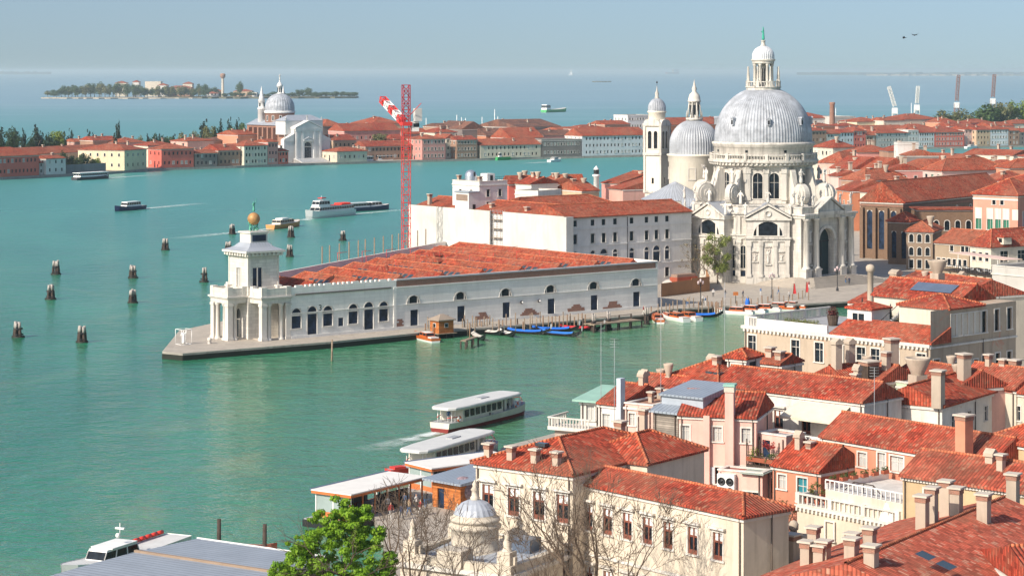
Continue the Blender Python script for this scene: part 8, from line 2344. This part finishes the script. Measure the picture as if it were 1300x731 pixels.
mb = MB(); leaf_cloud(mb, [(0, 0, 1.9, .7), (.4, .2, 1.7, .5), (-.4, 0, 1.8, .5)], 500, .2, leafy('red_leaf', (.12, .03, .03), (.2, .06, .05)), random.Random(4)); mb.build('foliage', pt)
q = g.root.matrix_basis @ Vector((5.5, 2.2, T)); mb = MB(); mb.box(-2.4, -.7, .5, 2.4, .7, .6, plain('green_table', (.05, .32, .22)));
for x in (-2.2, 2.2): mb.box(x - .05, -.6, 0, x + .05, .6, .5, IRON)
tag(mb.build('long_table', None, q, g.root.rotation_euler.z), 'long green topped table at the edge of the roof terrace', 'table')
for k, (x, y, lab) in enumerate(((10, 12.5, 'closed black parasol on the roof terrace, leftmost'), (12.6, 12.0, 'closed black parasol second on the roof terrace'), (17.5, 8.8, 'closed black parasol right of the white pavilion'), (26.0, 9.2, 'tall closed black parasol before the upper cream wall'))):
 q = g.root.matrix_basis @ Vector((x, y, T if k < 3 else T + 1.5)); mb = MB(); mb.lathe([(.4, 0), (.4, .08), (.05, .1), (.05, 1.0), (.2, 1.1), (.24, 1.8), (.08, 3.4), (.02, 3.6)], 8, BLACKP); tag(mb.build('parasol', None, q), lab, 'parasol', 'parasols on the roof terrace')
for k, (x, y, lab) in enumerate(((16.5, 9.9, 'rambling grey green climber along the left of the upper cream wall'), (22.0, 9.9, 'rambling climber along the right of the upper cream wall'))):
 q = g.root.matrix_basis @ Vector((x, y, T)); b = empty('climber', q, g.root.rotation_euler.z, lab, 'climber')
 mb = MB(); leaf_cloud(mb, [(i * .6 - 1.5, 0, 1.0 + .5 * (i % 2), .6) for i in range(6)], 700, .18, leafy('grey_climber_leaf', (.14, .13, .07), (.22, .19, .11)), random.Random(k)); mb.build('foliage', b)
 mb = MB(); mb.tube((0, 0, 0), (.3, 0, 1.5), .05, .03, 5, BARK); mb.build('stem', b)
chim(g, 1052, 395, 14, 3.2, 'tall', .9) if False else None
# tiled roofs behind the palace
bk = hn('low red roofed house behind the terrace palace with skylights and chimneys', (1078, 383), (1130, 388), 22, 13.5, 'salmon', ('gx', 3), NT3, [], over=.3)
chim(bk, 1105, 376, 15, 4.6, 'tall', 1.1); chim(bk, 1137, 362, 15.5, 2.2, 'house', 1.3); chim(bk, 1190, 360, 15.5, 3.6, 'pot', 1.6)
b2 = hn('weathered red roofed house behind the upper cream wall of the palace', (1120, 366), (1215, 378), 14, 13.5, 'cream', ('gx', 2.4), NT3, [], over=.3)
# ---- houses stepping down to the canal
r2 = hn('long white house with very long even red roof across the near quarter', (905, 487), (1097, 510), 7.0, 13, stucco('near_white', (.66, .63, .58), .55, (.24, .2, .16), (.50, .40, .32)), ('gx', 1.7), NT2, [('f', 7.8, 1.2, 2.2, 'redw', [.45, .63, .8]), ('r', 8, 1.2, 1.9, 'rect', [.5])])
mb = MB()
for x0, x1 in ((.5, 6.5), (11.8, 18.6)):
 mb.poly([(x0, -.05, 11.3), (x1, -.05, 11.3), (x1 + .2, -3.2, 10.0), (x0 - .2, -3.2, 10.0)], plain('cream_awning', (.70, .62, .48), .8)); mb.poly([(x0 - .2, -3.2, 10.0), (x1 + .2, -3.2, 10.0), (x1 + .2, -3.2, 9.75), (x0 - .2, -3.2, 9.75)], plain('cream_awning', (.7, .62, .48)))
mb.build('awning', r2.root)
mb = MB(); mb.box(0, -3.6, 7.0, r2.L, -.02, 7.3, ISTRIA_PLAIN); mb.box(.2, -3.4, 0, r2.L - .2, -.02, 7.0, WC['salmon'])
for k in range(14):
 x = 8 + k * .8
 if x < r2.L - .9: mb.tube((x, -3.5, 7.3), (x + .8, -3.5, 8.2), .05, .05, 4, WHITEP); mb.tube((x, -3.5, 8.2), (x + .8, -3.5, 7.3), .05, .05, 4, WHITEP)
mb.box(.0, -3.55, 8.2, r2.L, -3.45, 8.3, WHITEP); mb.build('balcony', r2.root)
r2b = hn('hip roofed red house with skylights at the canal end of the long roof', (846, 479), (912, 488.5), 9, 13, 'palepink', ('hip', 2.2), NT1, [('f', 8, 1, 1.6, 'rect', 3)])
mb = MB()
for k in (0, 1): mb.box(r2b.L * .6 + k * 1.2, 1.3, 12.82, r2b.L * .6 + k * 1.2 + 1.0, 2.7, 13.0 + .1, SKYL)
sk = mb.build('skylight', r2b.roof)
tw_ = hn('small white roof tower with red hip cap by the canal side', (923, 452.5), (947, 454.5), 3.2, 15.6, 'white', ('hip', .8), NT1, [('r', 12.2, 1.6, 2.0, 'door', [.5])], cat='roof tower', name='roof_tower')
hn('little house with bright red lean roof right of the white roof tower', (963, 459), (992, 462), 4.2, 14.2, 'cream', ('gx', .9), NT1, [('f', 11, 1.0, 1.2, 'rect', [.3, .75])], ch=((.8, 1.2, 1.7, 'box'), (2.4, .8, 1.4, 'box')))
mid = hn('white gabled house with clustered chimneys before the terrace palace', (1036, 474.5), (1071, 481), 9, 13.2, 'white', ('gy', 1.2), NT1, [('f', 11.0, .8, .8, 'plain', [.45])])
chim(mid, 1062, 458, 15, 2.4, 'house', .9); chim(mid, 1079, 455, 15, 2.2, 'house', .9); chim(mid, 1103, 473, 14, 1.4, 'box', 1.6, DARKWOOD)
m2 = hn('red roofed house stretching behind the white gabled one', (1075, 478), (1118, 484), 6, 13.2, 'cream', ('gx', 1.5), NT3, [])
m3 = hn('broad red roofed house right of the pale green lean to', (1130, 478), (1216, 494), 7, 12.6, 'pink', ('gx', 1.8), NT2, [])
chim(m3, 1132, 462, 14.2, 3.0, 'box', 1.2); chim(m3, 1224, 480, 13.6, 2.8, 'box', 1.1); chim(m3, 1165, 493, 13, 3.4, 'pot', 1.5)
ln = hn('pale green glazed lean to between the near red roofs', (1122, 484), (1156, 489), 4, 12.8, plain('pale_green_wall', (.45, .55, .40), .5), ('flat', .15), None, [], gmat=GREYP, cat='lean-to')
g3 = hn('white gabled house with red roof and two small chimneys', (1111, 508), (1196, 515.6), 14.5, 12, stucco('warm_white', (.68, .64, .57), .5, (.28, .24, .19), (.55, .47, .38)), ('gy', 1.9), NT1, [('f', 7.5, 1.1, 1.9, 'rect', [.18]), ('r', 8.0, .9, 1.6, 'bars', [.2, .5, .82])])
chim(g3, 1191, 500, 13.3, 2.6, 'box', 1.1)
g3b = hn('cream house with red roof next to the white gabled one at the right edge', (1271, 494.5), (1330, 502), 8, 12, 'cream', ('gx', 2.0), NT2, [('f', 7.8, .9, 1.6, 'bars', [.35, .8])], ch=((-1.0, 4, 3.0, 'box', 1.0),))
g3c = hn('red roofed house in the gap behind the two white gabled houses', (1214, 484), (1290, 494), 7, 12.3, 'cream', ('gx', 1.9), NT3, [])
# ---- salmon house with roof terraces
SAL = stucco('near_salmon', (.60, .24, .15), .45, (.36, .14, .09))
s1 = hn('long salmon house with weathered red roof above the white terraces', (1043, 553), (1262, 589), 6.4, 11, SAL, ('gx', 2.1), NT2, [('f', 7.4, 1.0, 1.7, 'rect', [.1]), ('f', 7.6, 1.1, 1.4, 'sclosed', [.25]), ('f', 7.1, 1.0, 2.2, 'sclosed', [.365]), ('f', 7.7, 1.7, 1.5, 'sclosed', [.455]), ('f', 7.4, 1.0, 1.6, 'sclosed', [.97])])
chim(s1, 1224, 571, 12, 3.4, 'box', 1.2, SAL)
s2 = hn('lower salmon house with teal shutters left of the long salmon one', (981, 589), (1042, 598.5), 7.0, 8.6, SAL, ('gx', 2.1), NT1, [('f', 5.3, 1.0, 1.4, 'sclosed', [.2]), ('f', 4.4, 1.2, 2.3, 'teal', [.62]), ('f', 1.4, .9, 1.6, 'teal', [.2])])
TER = stone('white_terrace', (.62, .60, .56), .8, .8, .85, .3)
ta_, tb_, tc_ = P(1078, 612, 8.0), P(1150, 632, 8.0), P(1120, 592, 8.0)
a = P(1048, 621, 8.0); rz = s1.root.rotation_euler.z; L, D = 11.0, 9.0
rt = empty('roof_terrace', (a.x, a.y, 1.0), rz, 'white upper roof terrace with railing in front of the salmon house', 'terrace')
mb = MB(); mb.box(0, 0, 0, L, D, 7.0, WC['cream']); mb.box(.02, .02, 7.0, L - .02, D - .02, 7.04, TER); mb.build('base', rt)
mb = MB()
for k in range(20): mb.box(L * k / 19 - .05, -.02, 7.05, L * k / 19 + .05, .08, 7.9, WHITEP)
mb.box(0, -.04, 7.9, L, .1, 8.0, WHITEP); mb.box(0, .1, 7.05, .14, D, 7.6, WHITEP); mb.build('railing', rt)
M = rt.matrix_basis
for k in range(6):
 mb = MB(); mb.box(-.4, -.2, 0, .4, .2, .35, plain('terracotta', (.45, .13, .07))); o = mb.build('flower_box', None, M @ Vector((.3 + .0 * k, D * (k + .5) / 6, 7.62)), rz + R(90)); tag(o, 'terracotta flower box on the rail of the upper white terrace', 'flower box', 'flower boxes on the upper terrace')
 mb = MB(); leaf_cloud(mb, [(-.3, 0, .5, .25), (.25, 0, .52, .28)], 120, .14, MDG, random.Random(k)); mb.build('plants', o)
q = M @ Vector((L * .45, D * .85, 7.05)); mb = MB(); mb.lathe([(.3, 0), (.4, .8), (.3, .85), (.01, .8)], 10, plain('blue_pot_glaze', (.03, .07, .4), .3)); o = mb.build('blue_pot', None, q); tag(o, 'bright blue glazed pot by the terrace door', 'pot')
mb = MB(); leaf_cloud(mb, [(0, 0, 1.2, .35)], 120, .16, MDG, random.Random(3)); mb.build('plant', o)
a = P(1012, 652, 5.2); rz = s1.root.rotation_euler.z; L, D = 12.5, 2.6
lt = empty('roof_terrace', (a.x, a.y, 2.4), rz, 'lower pale terrace with stone balustrade below the upper white one', 'terrace')
mb = MB(); mb.box(0, 0, -1.4, L, D, 3.8, WC['beige']); mb.box(.02, .02, 3.8, L - .02, D - .02, 3.84, TER)
mb.box(-.2, -.2, 3.5, L + .2, 0, 3.75, ISTRIA_PLAIN)
for k in range(24): mb.box(L * k / 24, -.25, 3.2, L * k / 24 + .22, -.01, 3.5, ISTRIA_PLAIN)
mb.build('base', lt)
for s in (.35, .75): inst(win_mesh('rect', 1.0, 1.7), 'window', lt, (L * s, 0.02 - .2, 1.0))
mb = MB()
for k in range(22):
 if k % 7 == 0: mb.box(L * k / 21 - .25, 0, 3.85, L * k / 21 + .25, .4, 4.9, ISTRIA_PLAIN)
 else: mb.box(L * k / 21 - .07, .12, 3.85, L * k / 21 + .07, .28, 4.7, ISTRIA_PLAIN)
mb.box(-.05, .02, 4.7, L + .05, .38, 4.85, ISTRIA_PLAIN); mb.box(0, .4, 3.85, .3, D, 4.8, ISTRIA_PLAIN); mb.build('balustrade', lt)
M = lt.matrix_basis
st_ = empty('wooden_stair', M @ Vector((L * .48, D * .55, 3.85)), rz, 'brown wooden stair joining the two white terraces', 'stair')
mb = MB(); mb.box(0, 0, 0, 2.4, 1.4, 1.7, plain('stair_wood', (.36, .19, .10)));
for k in range(7): mb.box(2.4 + k * .3, .1, 1.5 - k * .24, 2.72 + k * .3, 1.3, 1.6 - k * .24, PALEWOOD); mb.box(-.3 - k * .3, .1, 1.5 - k * .24, .0 - k * .3, 1.3, 1.6 - k * .24, PALEWOOD)
mb.build('treads', st_)
mb = MB()
for x in (0, 1.2, 2.4): mb.tube((x, 0, 1.7), (x, 0, 2.7), .05, .05, 5, DARKWOOD)
mb.tube((0, 0, 2.7), (2.4, 0, 2.7), .05, .05, 5, DARKWOOD); mb.tube((2.4, 0, 2.7), (4.6, 0, 1.0), .05, .05, 5, DARKWOOD); mb.tube((0, 0, 2.7), (-2.2, 0, 1.0), .05, .05, 5, DARKWOOD); mb.build('handrail', st_)
pa_ = empty('folded_parasol', M @ Vector((L * .88, D * .5, 3.9)), rz, 'white canvas parasol lying tilted on the lower terrace', 'parasol')
mb = MB(); mb.lathe([(.01, 2.0), (.6, 1.2), (1.4, .5)], 10, plain('white_canvas', (.68, .66, .6))); mb.tube((0, 0, 0), (0, 0, 2.0), .04, .04, 5, PALEWOOD); mb.build('canopy', pa_); pa_.rotation_euler = (R(35), 0, rz)
bush(M @ Vector((.8, D * .8, 3.85)), 1.3, 2.4, leafy('olive_pot_leaf', (.13, .14, .04), (.2, .2, .07)), 350, .18, 'olive green shrub in the corner of the lower terrace', 12)
for k in range(5):
 mb = MB(); mb.lathe([(.22, 0), (.34, .5), (.28, .5), (.01, .45)], 10, plain('terracotta', (.45, .13, .07))); o = mb.build('flower_pot', None, M @ Vector((.6 + k * 1.3, .75, 3.86))); tag(o, 'terracotta flower pot along the balustrade of the lower terrace', 'flower pot', 'flower pots on the lower terrace')
 mb = MB(); leaf_cloud(mb, [(0, 0, .6, .28)], 70, .14, MDG, random.Random(k)); mb.build('plant', o)
# ---- ochre houses at the right
OCH = stucco('near_ochre', (.50, .37, .22), .35)
o1 = hn('ochre house under a long weathered roof right of the white terraces', (1146, 602), (1372, 634), 6.6, 11, OCH, ('gx', 1.9), NT3, [('f', 6.6, 1.2, 2.4, 'rect', [.16]), ('f', 6.6, 1.0, 1.6, 'rect', [.5])], over=.55)
mb = MB()
for k in range(56): mb.box(.1 + k * o1.L / 56, -.28, 9.55, .32 + k * o1.L / 56, -.005, 9.85, ISTRIA_PLAIN)
mb.build('dentils', o1.root)
o2_ = hn('ochre walled house with orange roof at the right edge', (1256, 556), (1345, 572), 9, 12.6, OCH, ('hip', 2.4), NT1, [('f', 8, 1, 1.5, 'rect', [.7])])
# ---- the big near roof with many chimneys
u_, v_ = Vector((.835, -.55, 0)).normalized(), Vector((.55, .835, 0)).normalized()
r0 = P(1168, 676, 13.2)
A0 = r0 - u_ * 9.0 - v_ * 13;
R1 = house('chimney_house', 'nearest big mottled tile roof at bottom right crowded with chimneys', A0, math.atan2(u_.y, u_.x), 18, 30, 1.0, 10.2, OCH, ('gy', 3.0), NT4, [], [], .5, None, 'house')
for (px, py, z, h_, w_) in ((1033, 700, 11, 2.6, .85), (1046, 720, 10.9, 2.7, .9), (1024, 722, 10.7, 2.8, .85), (1041, 724, 10.7, 2.6, .9), (1082, 706, 11.6, 2.4, .9), (1081, 722, 11.6, 3.0, .95), (1104, 696, 12.2, 2.2, .9), (1106, 729, 12.0, 2.8, .95), (1171, 660, 13.2, 2.6, .95), (1183, 652, 13.2, 2.8, .9), (1201, 640, 13.2, 2.6, .95), (1214, 646, 13.1, 2.4, .95), (1249, 660, 12.6, 2.8, 1.0), (1286, 630, 12.6, 2.6, 1.0)):
 if px < 1060 and px not in (1046, 1033): pass
 chim(R1, px, py + 4, z, h_ * .85, 'box', w_ * .86)
mb = MB()
def rq(x, y): return (x, y, 10.25 + 3.0 * (18.5 - x) / 9.5 - .9 + .98)
for k in range(2):
 x0, y0 = 12.0 + k * 1.6, 5.0
 mb.poly([rq(x0, y0), rq(x0 + 1.1, y0), rq(x0 + 1.1, y0 + 1.4), rq(x0, y0 + 1.4)], SKYL)
mb.build('skylight', R1.roof)
R2 = hn('red roofed wing with white verge at the lower right corner', (1240, 700), (1330, 760), 9, 11.6, 'cream', ('gy', 2.0), NT2, [])
R3 = hn('low red tiled shed with paired chimneys at the bottom', (953, 716), (1010, 726), 6, 5.5, 'cream', ('gx', 1.5), NT3, [], ch=((1.0, 2, 3.4, 'box', .9), (3.6, 1.0, 3.0, 'box', 1.0), (2.4, 3, 3.6, 'tall', .7)))
# ---- tall pale pink houses
PPK = stucco('near_pale_pink', (.72, .44, .37), .4, (.40, .24, .2), (.62, .42, .36))
h1 = hn('tall pale pink house with red roof, chimney stack and grey blue shutters', (862, 525), (960, 529.5), 9, 12, PPK, ('gx', 1.9), NT2, [('f', 8.3, .95, 1.5, 'sclosed', [.08, .5, .87]), ('f', 3.9, .95, 1.7, 'sopen', [.16, .53]), ('f', 4.2, .9, 1.6, 'rect', [.86]), ('f', .4, .9, 1.8, 'door', [.53, .1])])
mb = MB(); mb.box(h1.L * .62, -.9, 0, h1.L * .73, -.01, 13.6, PPK); mb.box(h1.L * .61, -1.0, 13.6, h1.L * .74, .1, 14.2, CAPTILE); mb.box(h1.L * .60, -1.1, 14.2, h1.L * .75, .2, 14.45, plain('copper_green_cap', (.25, .45, .38))); mb.build('chimney_stack', h1.root)
mb = MB(); mb.box(h1.L * .33, -.5, 0, h1.L * .41, -.01, 11.0, PPK); mb.build('flue', h1.root)
WOOD = planks('grey_lap_boards', (.30, .26, .22), .22, False)
h2 = hn('grey weatherboarded tower house squeezed beside the tall pink one', (829.5, 521), (861, 524.5), 8.6, 12, WOOD, ('flat', 0), None, [('f', 6.6, .6, .7, 'plain', [.72]), ('f', 1.6, .7, .8, 'plain', [.72]), ('f', 10.8, .6, .5, 'plain', [.7])], gmat=ZINC, cornice=False)
mb = MB(); mb.box(.1, 1.4, 11.0, h2.L + 2.2, 7.2, 12.6, plain('zinc_wall', (.36, .40, .45), .5)); mb.build('dormer_wall', h2.root)
mb = MB(); roof_mesh(mb, -.1, 1.1, h2.L + 2.4, 7.5, 12.7, .8, 'shed', ZINC, caps=False); roof_mesh(mb, -.3, -.5, h2.L + .2, 1.35, 11.1, .5, 'shed', ZINC, caps=False); mb.build('zinc_roof', h2.root)
h3 = hn('pink flat roofed house left of the weatherboarded tower', (793.5, 513), (829, 516.5), 8, 11.4, PPK, ('flat', .1), None, [('f', 8.2, .8, 1.3, 'sclosed', [.25]), ('f', 6.8, 1.0, 2.4, 'sclosed', [.6])], gmat=plain('terracotta_deck', (.36, .19, .13)))
for x, y in ((1.5, 3), (2.2, 5.5), (.8, 6)): inst(chimney_mesh('box', 1.2, .45), 'chimney', h3.wall, (x, y, 10.4))
h4 = hn('white house with red roof and tall grey flue by the canal balcony', (760, 510.5), (793, 514), 9, 11.2, 'white', ('gx', 1.7), NT2, [('f', 7.4, 1, 1.6, 'sclosed', [.3])])
mb = MB(); mb.box(h4.L * .86, -.9, 0, h4.L * 1.02, -.02, 13.2, plain('pale_blue_flue', (.48, .54, .60))); mb.build('flue', h4.root)
h5 = hn('white canal house with copper green roof and balustraded balcony', (737, 507), (762, 509), 6, 11.2, 'white', ('shed', .8), plain('copper_roof', (.28, .46, .38), .6), [('f', 8.0, 1.0, 1.8, 'sclosed', [.5])], over=.7, caps=False)
mb = MB(); mb.box(-2.8, -2.6, 7.0, h5.L, -.02, 7.4, ISTRIA_PLAIN); mb.box(-2.2, -2.0, 0, h5.L - .1, -.02, 7.0, stucco('damp_render', (.45, .36, .30), .6)); mb.box(-2.2, -.02, 0, -.02, 4, 7.0, WC['beige'])
for k in range(14): mb.box(-2.7 + k * .38, -2.55, 7.4, -2.58 + k * .38, -2.43, 8.3, ISTRIA_PLAIN)
mb.box(-2.8, -2.6, 8.3, h5.L, -2.36, 8.45, ISTRIA_PLAIN)
for k in range(10): mb.box(-2.75, -2.3 + k * .42, 7.4, -2.63, -2.18 + k * .42, 8.3, ISTRIA_PLAIN)
mb.box(-2.8, -2.36, 8.3, -2.56, 2.0, 8.45, ISTRIA_PLAIN); mb.build('balcony', h5.root)
h6 = hn('red roofed house behind the pink flat roof with grey canal wall', (800, 497), (862, 503), 7, 11.6, 'palepink', ('gx', 1.7), NT3, [])
h7 = hn('red roofed house between the zinc dormer and the long red roof', (893, 505), (925, 509), 9, 11.5, 'cream', ('hip', 1.6), NT3, [])
# yard fans, lean-tos, plant balcony beside the pink house
lq = P(937, 614, 4.4)
l1 = hn('pale pink annex with flat roofs at the foot of the tall pink house', (912, 597), (968, 602), 2.4, 6.9, PPK, ('flat', .05), None, [('f', 2.4, 1.6, 1.6, 'bars', [.75])], gmat=plain('dusty_red_sheet', (.45, .14, .10)), cornice=False, z0=1.0)
mb = MB(); mb.box(l1.L * .52, -.5, 5.88, l1.L + .3, 2.6, 6.0, plain('green_grey_sheet', (.33, .38, .33))); mb.build('sheet_roof', l1.root)
fu = empty('fan_unit', l1.root.matrix_basis @ Vector((l1.L * .22, -.03, 3.1)), l1.root.rotation_euler.z, 'white cooling unit with four black fans on the pink annex wall', 'cooling unit')
mb = MB(); mb.box(-.95, -.6, 0, .95, 0, 2.6, WHITEP); mb.build('casing', fu)
for x in (-.46, .46):
 for z in (.85, 1.85):
  mb = MB(); mb.X = Matrix.Translation((x, -.6, z)) @ Matrix.Rotation(R(90), 4, 'X'); mb.lathe([(.42, 0), (.42, .06), (.36, .06), (.36, .01), (.1, .01), (.1, .05), (.01, .05)], 16, BLACKP); mb.X = None; mb.build('fan', fu)
bl_ = hn('narrow grey house with a plant filled iron balcony beside the tall pink one', (962, 552), (998, 557), 3.2, 10.0, PPK, ('flat', .2), None, [('f', 6.8, 1.0, 1.8, 'door', [.3]), ('f', 3.2, .9, 1.4, 'sopen', [.4])], gmat=ZINC, cornice=False)
mb = MB(); mb.box(-.3, -1.6, 6.0, bl_.L + .3, -.02, 6.15, DARKWOOD); mb.box(-.3, -1.6, 3.6, bl_.L + .3, -.02, 3.7, DARKWOOD)
for k in range(6):
 x = -.25 + k * (bl_.L + .5) / 5; mb.box(x - .05, -1.58, 3.6, x + .05, -1.48, 8.8 if k in (0, 2, 5) else 7.1, DARKWOOD)
mb.box(-.3, -1.62, 7.05, bl_.L + .3, -1.54, 7.15, DARKWOOD); mb.box(-.3, -1.62, 6.5, bl_.L + .3, -1.58, 6.95, plain('rust_panel', (.28, .08, .04))); mb.build('balcony', bl_.root)
M = bl_.root.matrix_basis
for k, (x, z, sz, m_, lab) in enumerate(((.6, 6.2, 1.5, LTG, 'bright yellow green potted palm on the dark iron balcony'), (2.6, 6.2, 1.3, MDG, 'green potted plant on the dark iron balcony'), (2.2, 7.6, 1.0, leafy('red_flower', (.35, .03, .03), (.45, .06, .05)), 'red flowering plant above the dark iron balcony'), (3.0, 3.9, 1.1, MDG, 'trailing green plant under the dark iron balcony'))):
 bush(M @ Vector((x, -1.0, z)), sz, sz * 1.2, m_, 260, .17, lab, k + 60, 'potted_plant', 'potted plant')
mb = MB(); mb.box(0, 0, 0, 1.8, 1.6, 9.0, plain('brown_stack', (.25, .14, .11), .9)); o = mb.build('brick_stack', None, P(1000, 603, 3.0)); tag(o, 'brown brick stack between the plant balcony and the salmon house', 'chimney stack'); o.location.z = 1.0
s3 = hn('orange red house below the lattice balcony of the long white house', (1012, 540), (1045, 546), 4, 9.4, WC['salmon'], ('flat', .1), None, [('f', 6, .9, 1.6, 'rect', [.5])], gmat=TER, cornice=False)
bush(P(1000, 668, 3.0), 2.5, 3.0, leafy('garden_olive', (.12, .13, .04), (.18, .17, .07)), 500, .2, 'olive garden shrub between the cream building and the lower terrace', 71)
bush(P(990, 690, 2.0), 2.5, 3.0, leafy('garden_yellow', (.16, .16, .05), (.22, .2, .08)), 500, .2, 'yellowish garden shrub below the salmon house', 72)
# ---- cream garden building in front
CRM = stucco('garden_building_cream', (.64, .56, .45), .55, (.28, .23, .17))
c1 = hn('cream classical garden building with several red hip roofs and red joinery', (604, 586), (727, 602), 18, 12.4, CRM, ('hip', 2.0), NT1, [('f', 7.0, 1.25, 2.5, 'redw', [.13, .4, .66, .9]), ('f', 1.4, 1.2, 2.4, 'redw', [.13, .4, .66, .9]), ('r', 3.0, 1.4, 2.2, 'rect', [.7])])
for s in (.07, .31, .56, .78): inst(chimney_mesh('box', 1.5, .6), 'chimney', c1.roof, (c1.L * s, .9, 11.6))
chim(c1, 787, 560, 12.6, 2.0, 'box', .8); chim(c1, 817, 556, 13.2, 2.8, 'box', .6)
mb = MB(); roof_mesh(mb, 5.5, 8, 13.5, 18.3, 11.4 + .1, 1.9, 'hip', NT1); mb.build('roof', c1.root)
mb = MB(); mb.box(10.74, 8.3, 0, 13.2, 18, 11.5, CRM); mb.build('side_wing_wall', c1.root)
mb = MB(); mb.box(4.5, 3.0, 12.9, 5.6, 3.7, 13.2, SKYL); mb.build('skylight', c1.roof)
for z in (4.6, 5.1): bxo(c1, 'string_course', ISTRIA_PLAIN, -.08, -.16, z, c1.L + .08, -.005, z + .2)
c2_ = hn('long cream wing with red roof running towards the viewer behind bare trees', (727, 610), (944, 655), 5.4, 11.3, CRM, ('hl', 1.15), NT2, [('f', 6.2, 1.15, 2.3, 'redw', [.1, .22, .34, .46, .58, .72, .86]), ('f', 1.0, 1.1, 2.0, 'redw', [.1, .22, .34, .46, .58, .72, .86]), ('r', 6.4, .9, 1.6, 'plain', [])])
for z in (4.0,): bxo(c2_, 'string_course', ISTRIA_PLAIN, -.05, -.16, z, c2_.L + .1, -.005, z + .25)
# ---- small domed pavilion
a, rz, L, D = rectpx((508, 697), (648, 714.7), (709, 689.6), 6.5)
pv = empty('domed_pavilion', (a.x, a.y, 0.1), rz, 'small pale stone pavilion with round drum, grey dome and corner urns', 'pavilion')
PST = stone('pavilion_stone', (.60, .53, .43), 1.2, .5, .75, .5, (.22, .19, .15))
mb = MB()
wall_face(mb, (0, 0), (L, 0), 0, 5.0, [(L * s, .6, 1.5, 3.0) for s in (.14, .3, .46)], PST, .5); wall_face(mb, (L, 0), (L, D), 0, 5.0, [(D * .5, .6, 1.4, 2.8)], PST, .4); wall_face(mb, (L, D), (0, D), 0, 5.0, [], PST); wall_face(mb, (0, D), (0, 0), 0, 5.0, [], PST)
mb.box(-.35, -.35, 5.0, L + .35, D + .35, 5.4, ISTRIA_PLAIN); mb.box(-.1, -.1, 5.4, L + .1, .5, 6.1, PST); mb.box(L - .5, .5, 5.4, L + .1, D + .1, 6.1, PST); mb.box(-.1, .5, 5.4, .5, D + .1, 6.1, PST)
mb.box(L * .36, -.4, 5.41, L * .58, 1.6, 6.9, PST)
mb.build('wall', pv)
for s in (.14, .3, .46): inst(win_mesh('archd', 1.5, 3.0), 'window', pv, (L * s, .2, .6))
inst(win_mesh('archd', 1.4, 2.8), 'window', pv, (L - .1, D * .5, .6), R(90))
mb = MB(); mb.poly([(.5, .5, 5.42), (L - .5, .5, 5.42), (L - .5, D, 6.0), (.5, D, 6.0)], LEAD, None); mb.box(L * .68, D * .7, 5.6, L * .84, D * .92, 7.0, plain('lead_hatch', (.10, .13, .18), .4)); mb.build('roof', pv)
dc_ = tolocal(type('o', (), {'root': pv})(), P(603, 686, 6.6))
mb = MB(); mb.lathe([(2.3, 5.4), (2.3, 5.8), (2.1, 5.9), (2.1, 7.6), (2.3, 7.7), (2.35, 7.95), (2.15, 8.05), (2.1, 8.3), (2.25, 8.35), (2.2, 8.6), (1.95, 8.7), (1.9, 8.9)], 40, PST); mb.build('drum_wall', pv, (dc_.x, dc_.y, 0))
mb = MB(); mb.lathe([(1.85, 8.9), (1.6, 9.4), (1.15, 9.85), (.6, 10.1), (.3, 10.15)], 40, plain('pavilion_dome', (.40, .43, .48), .5, .4, .1), smooth=False, rib=2, ribd=.1); mb.build('dome', pv, (dc_.x, dc_.y, 0))
mb = MB(); mb.lathe([(.35, 10.1), (.45, 10.3), (.3, 10.5), (.28, 10.9), (.4, 11.0), (.2, 11.3), (.25, 11.5), (.01, 11.9)], 10, PST); mb.build('finial', pv, (dc_.x, dc_.y, 0))
for x, y in ((L - .8, .8), (L - .6, D - .6), (.6, D - .6), (.8, .8)):
 mb = MB(); mb.box(-.6, -.6, 6.1, .6, .6, 7.2, PST); mb.lathe([(.45, 7.2), (.3, 7.6), (.34, 7.9), (.2, 8.3), (.26, 8.6), (.1, 8.9), (.01, 9.1)], 10, PST)
 mb.box(-.9, -.2, 6.1, -.61, .2, 6.8, PST); mb.box(.61, -.2, 6.1, .9, .2, 6.8, PST); mb.build('urn', pv, (x, y, 0))
# aerials
for px, py, z, hh, lab in ((763, 512, 11, 9, 'tall thin pole aerial beside the copper roofed balcony house'), (780, 512, 12, 7, 'thin aerial right of the tall pole on the canal houses'), (839, 500, 13, 12, 'very tall thin aerial rising from the roofs beside the zinc dormer'), (920, 455, 14, 9, 'thin aerial beside the small white roof tower'), (1110, 515, 13, 4, 'television aerial at the gable of the long white house')):
 o = P(px, py, z); mb = MB(); mb.tube((0, 0, -6), (0, 0, hh), .04, .025, 5, GREYP)
 if hh < 8:
  for k in range(4): mb.tube((-.5, 0, hh - .3 * k), (.5, 0, hh - .3 * k), .02, .02, 4, GREYP)
 tag(mb.build('aerial', None, o), lab, 'aerial')
# more of the small clutter that stands on every roof
rnd = random.Random(99)
for hh_ in (s2, h4, h6, h7, r2, r2b, g3c, m2, m3, o1, o2_, bk, b2, R3, g3b):
 for _ in range(2):
  s_ = rnd.uniform(.15, .85); yy = hh_.D * rnd.uniform(.3, .7)
  inst(chimney_mesh(rnd.choice(['box', 'box', 'pot', 'house']), rnd.choice([1.8, 2.2, 2.6]), rnd.choice([.6, .75])), 'chimney', hh_.roof, (hh_.L * s_, yy, hh_.ze - hh_.z0 + .5))
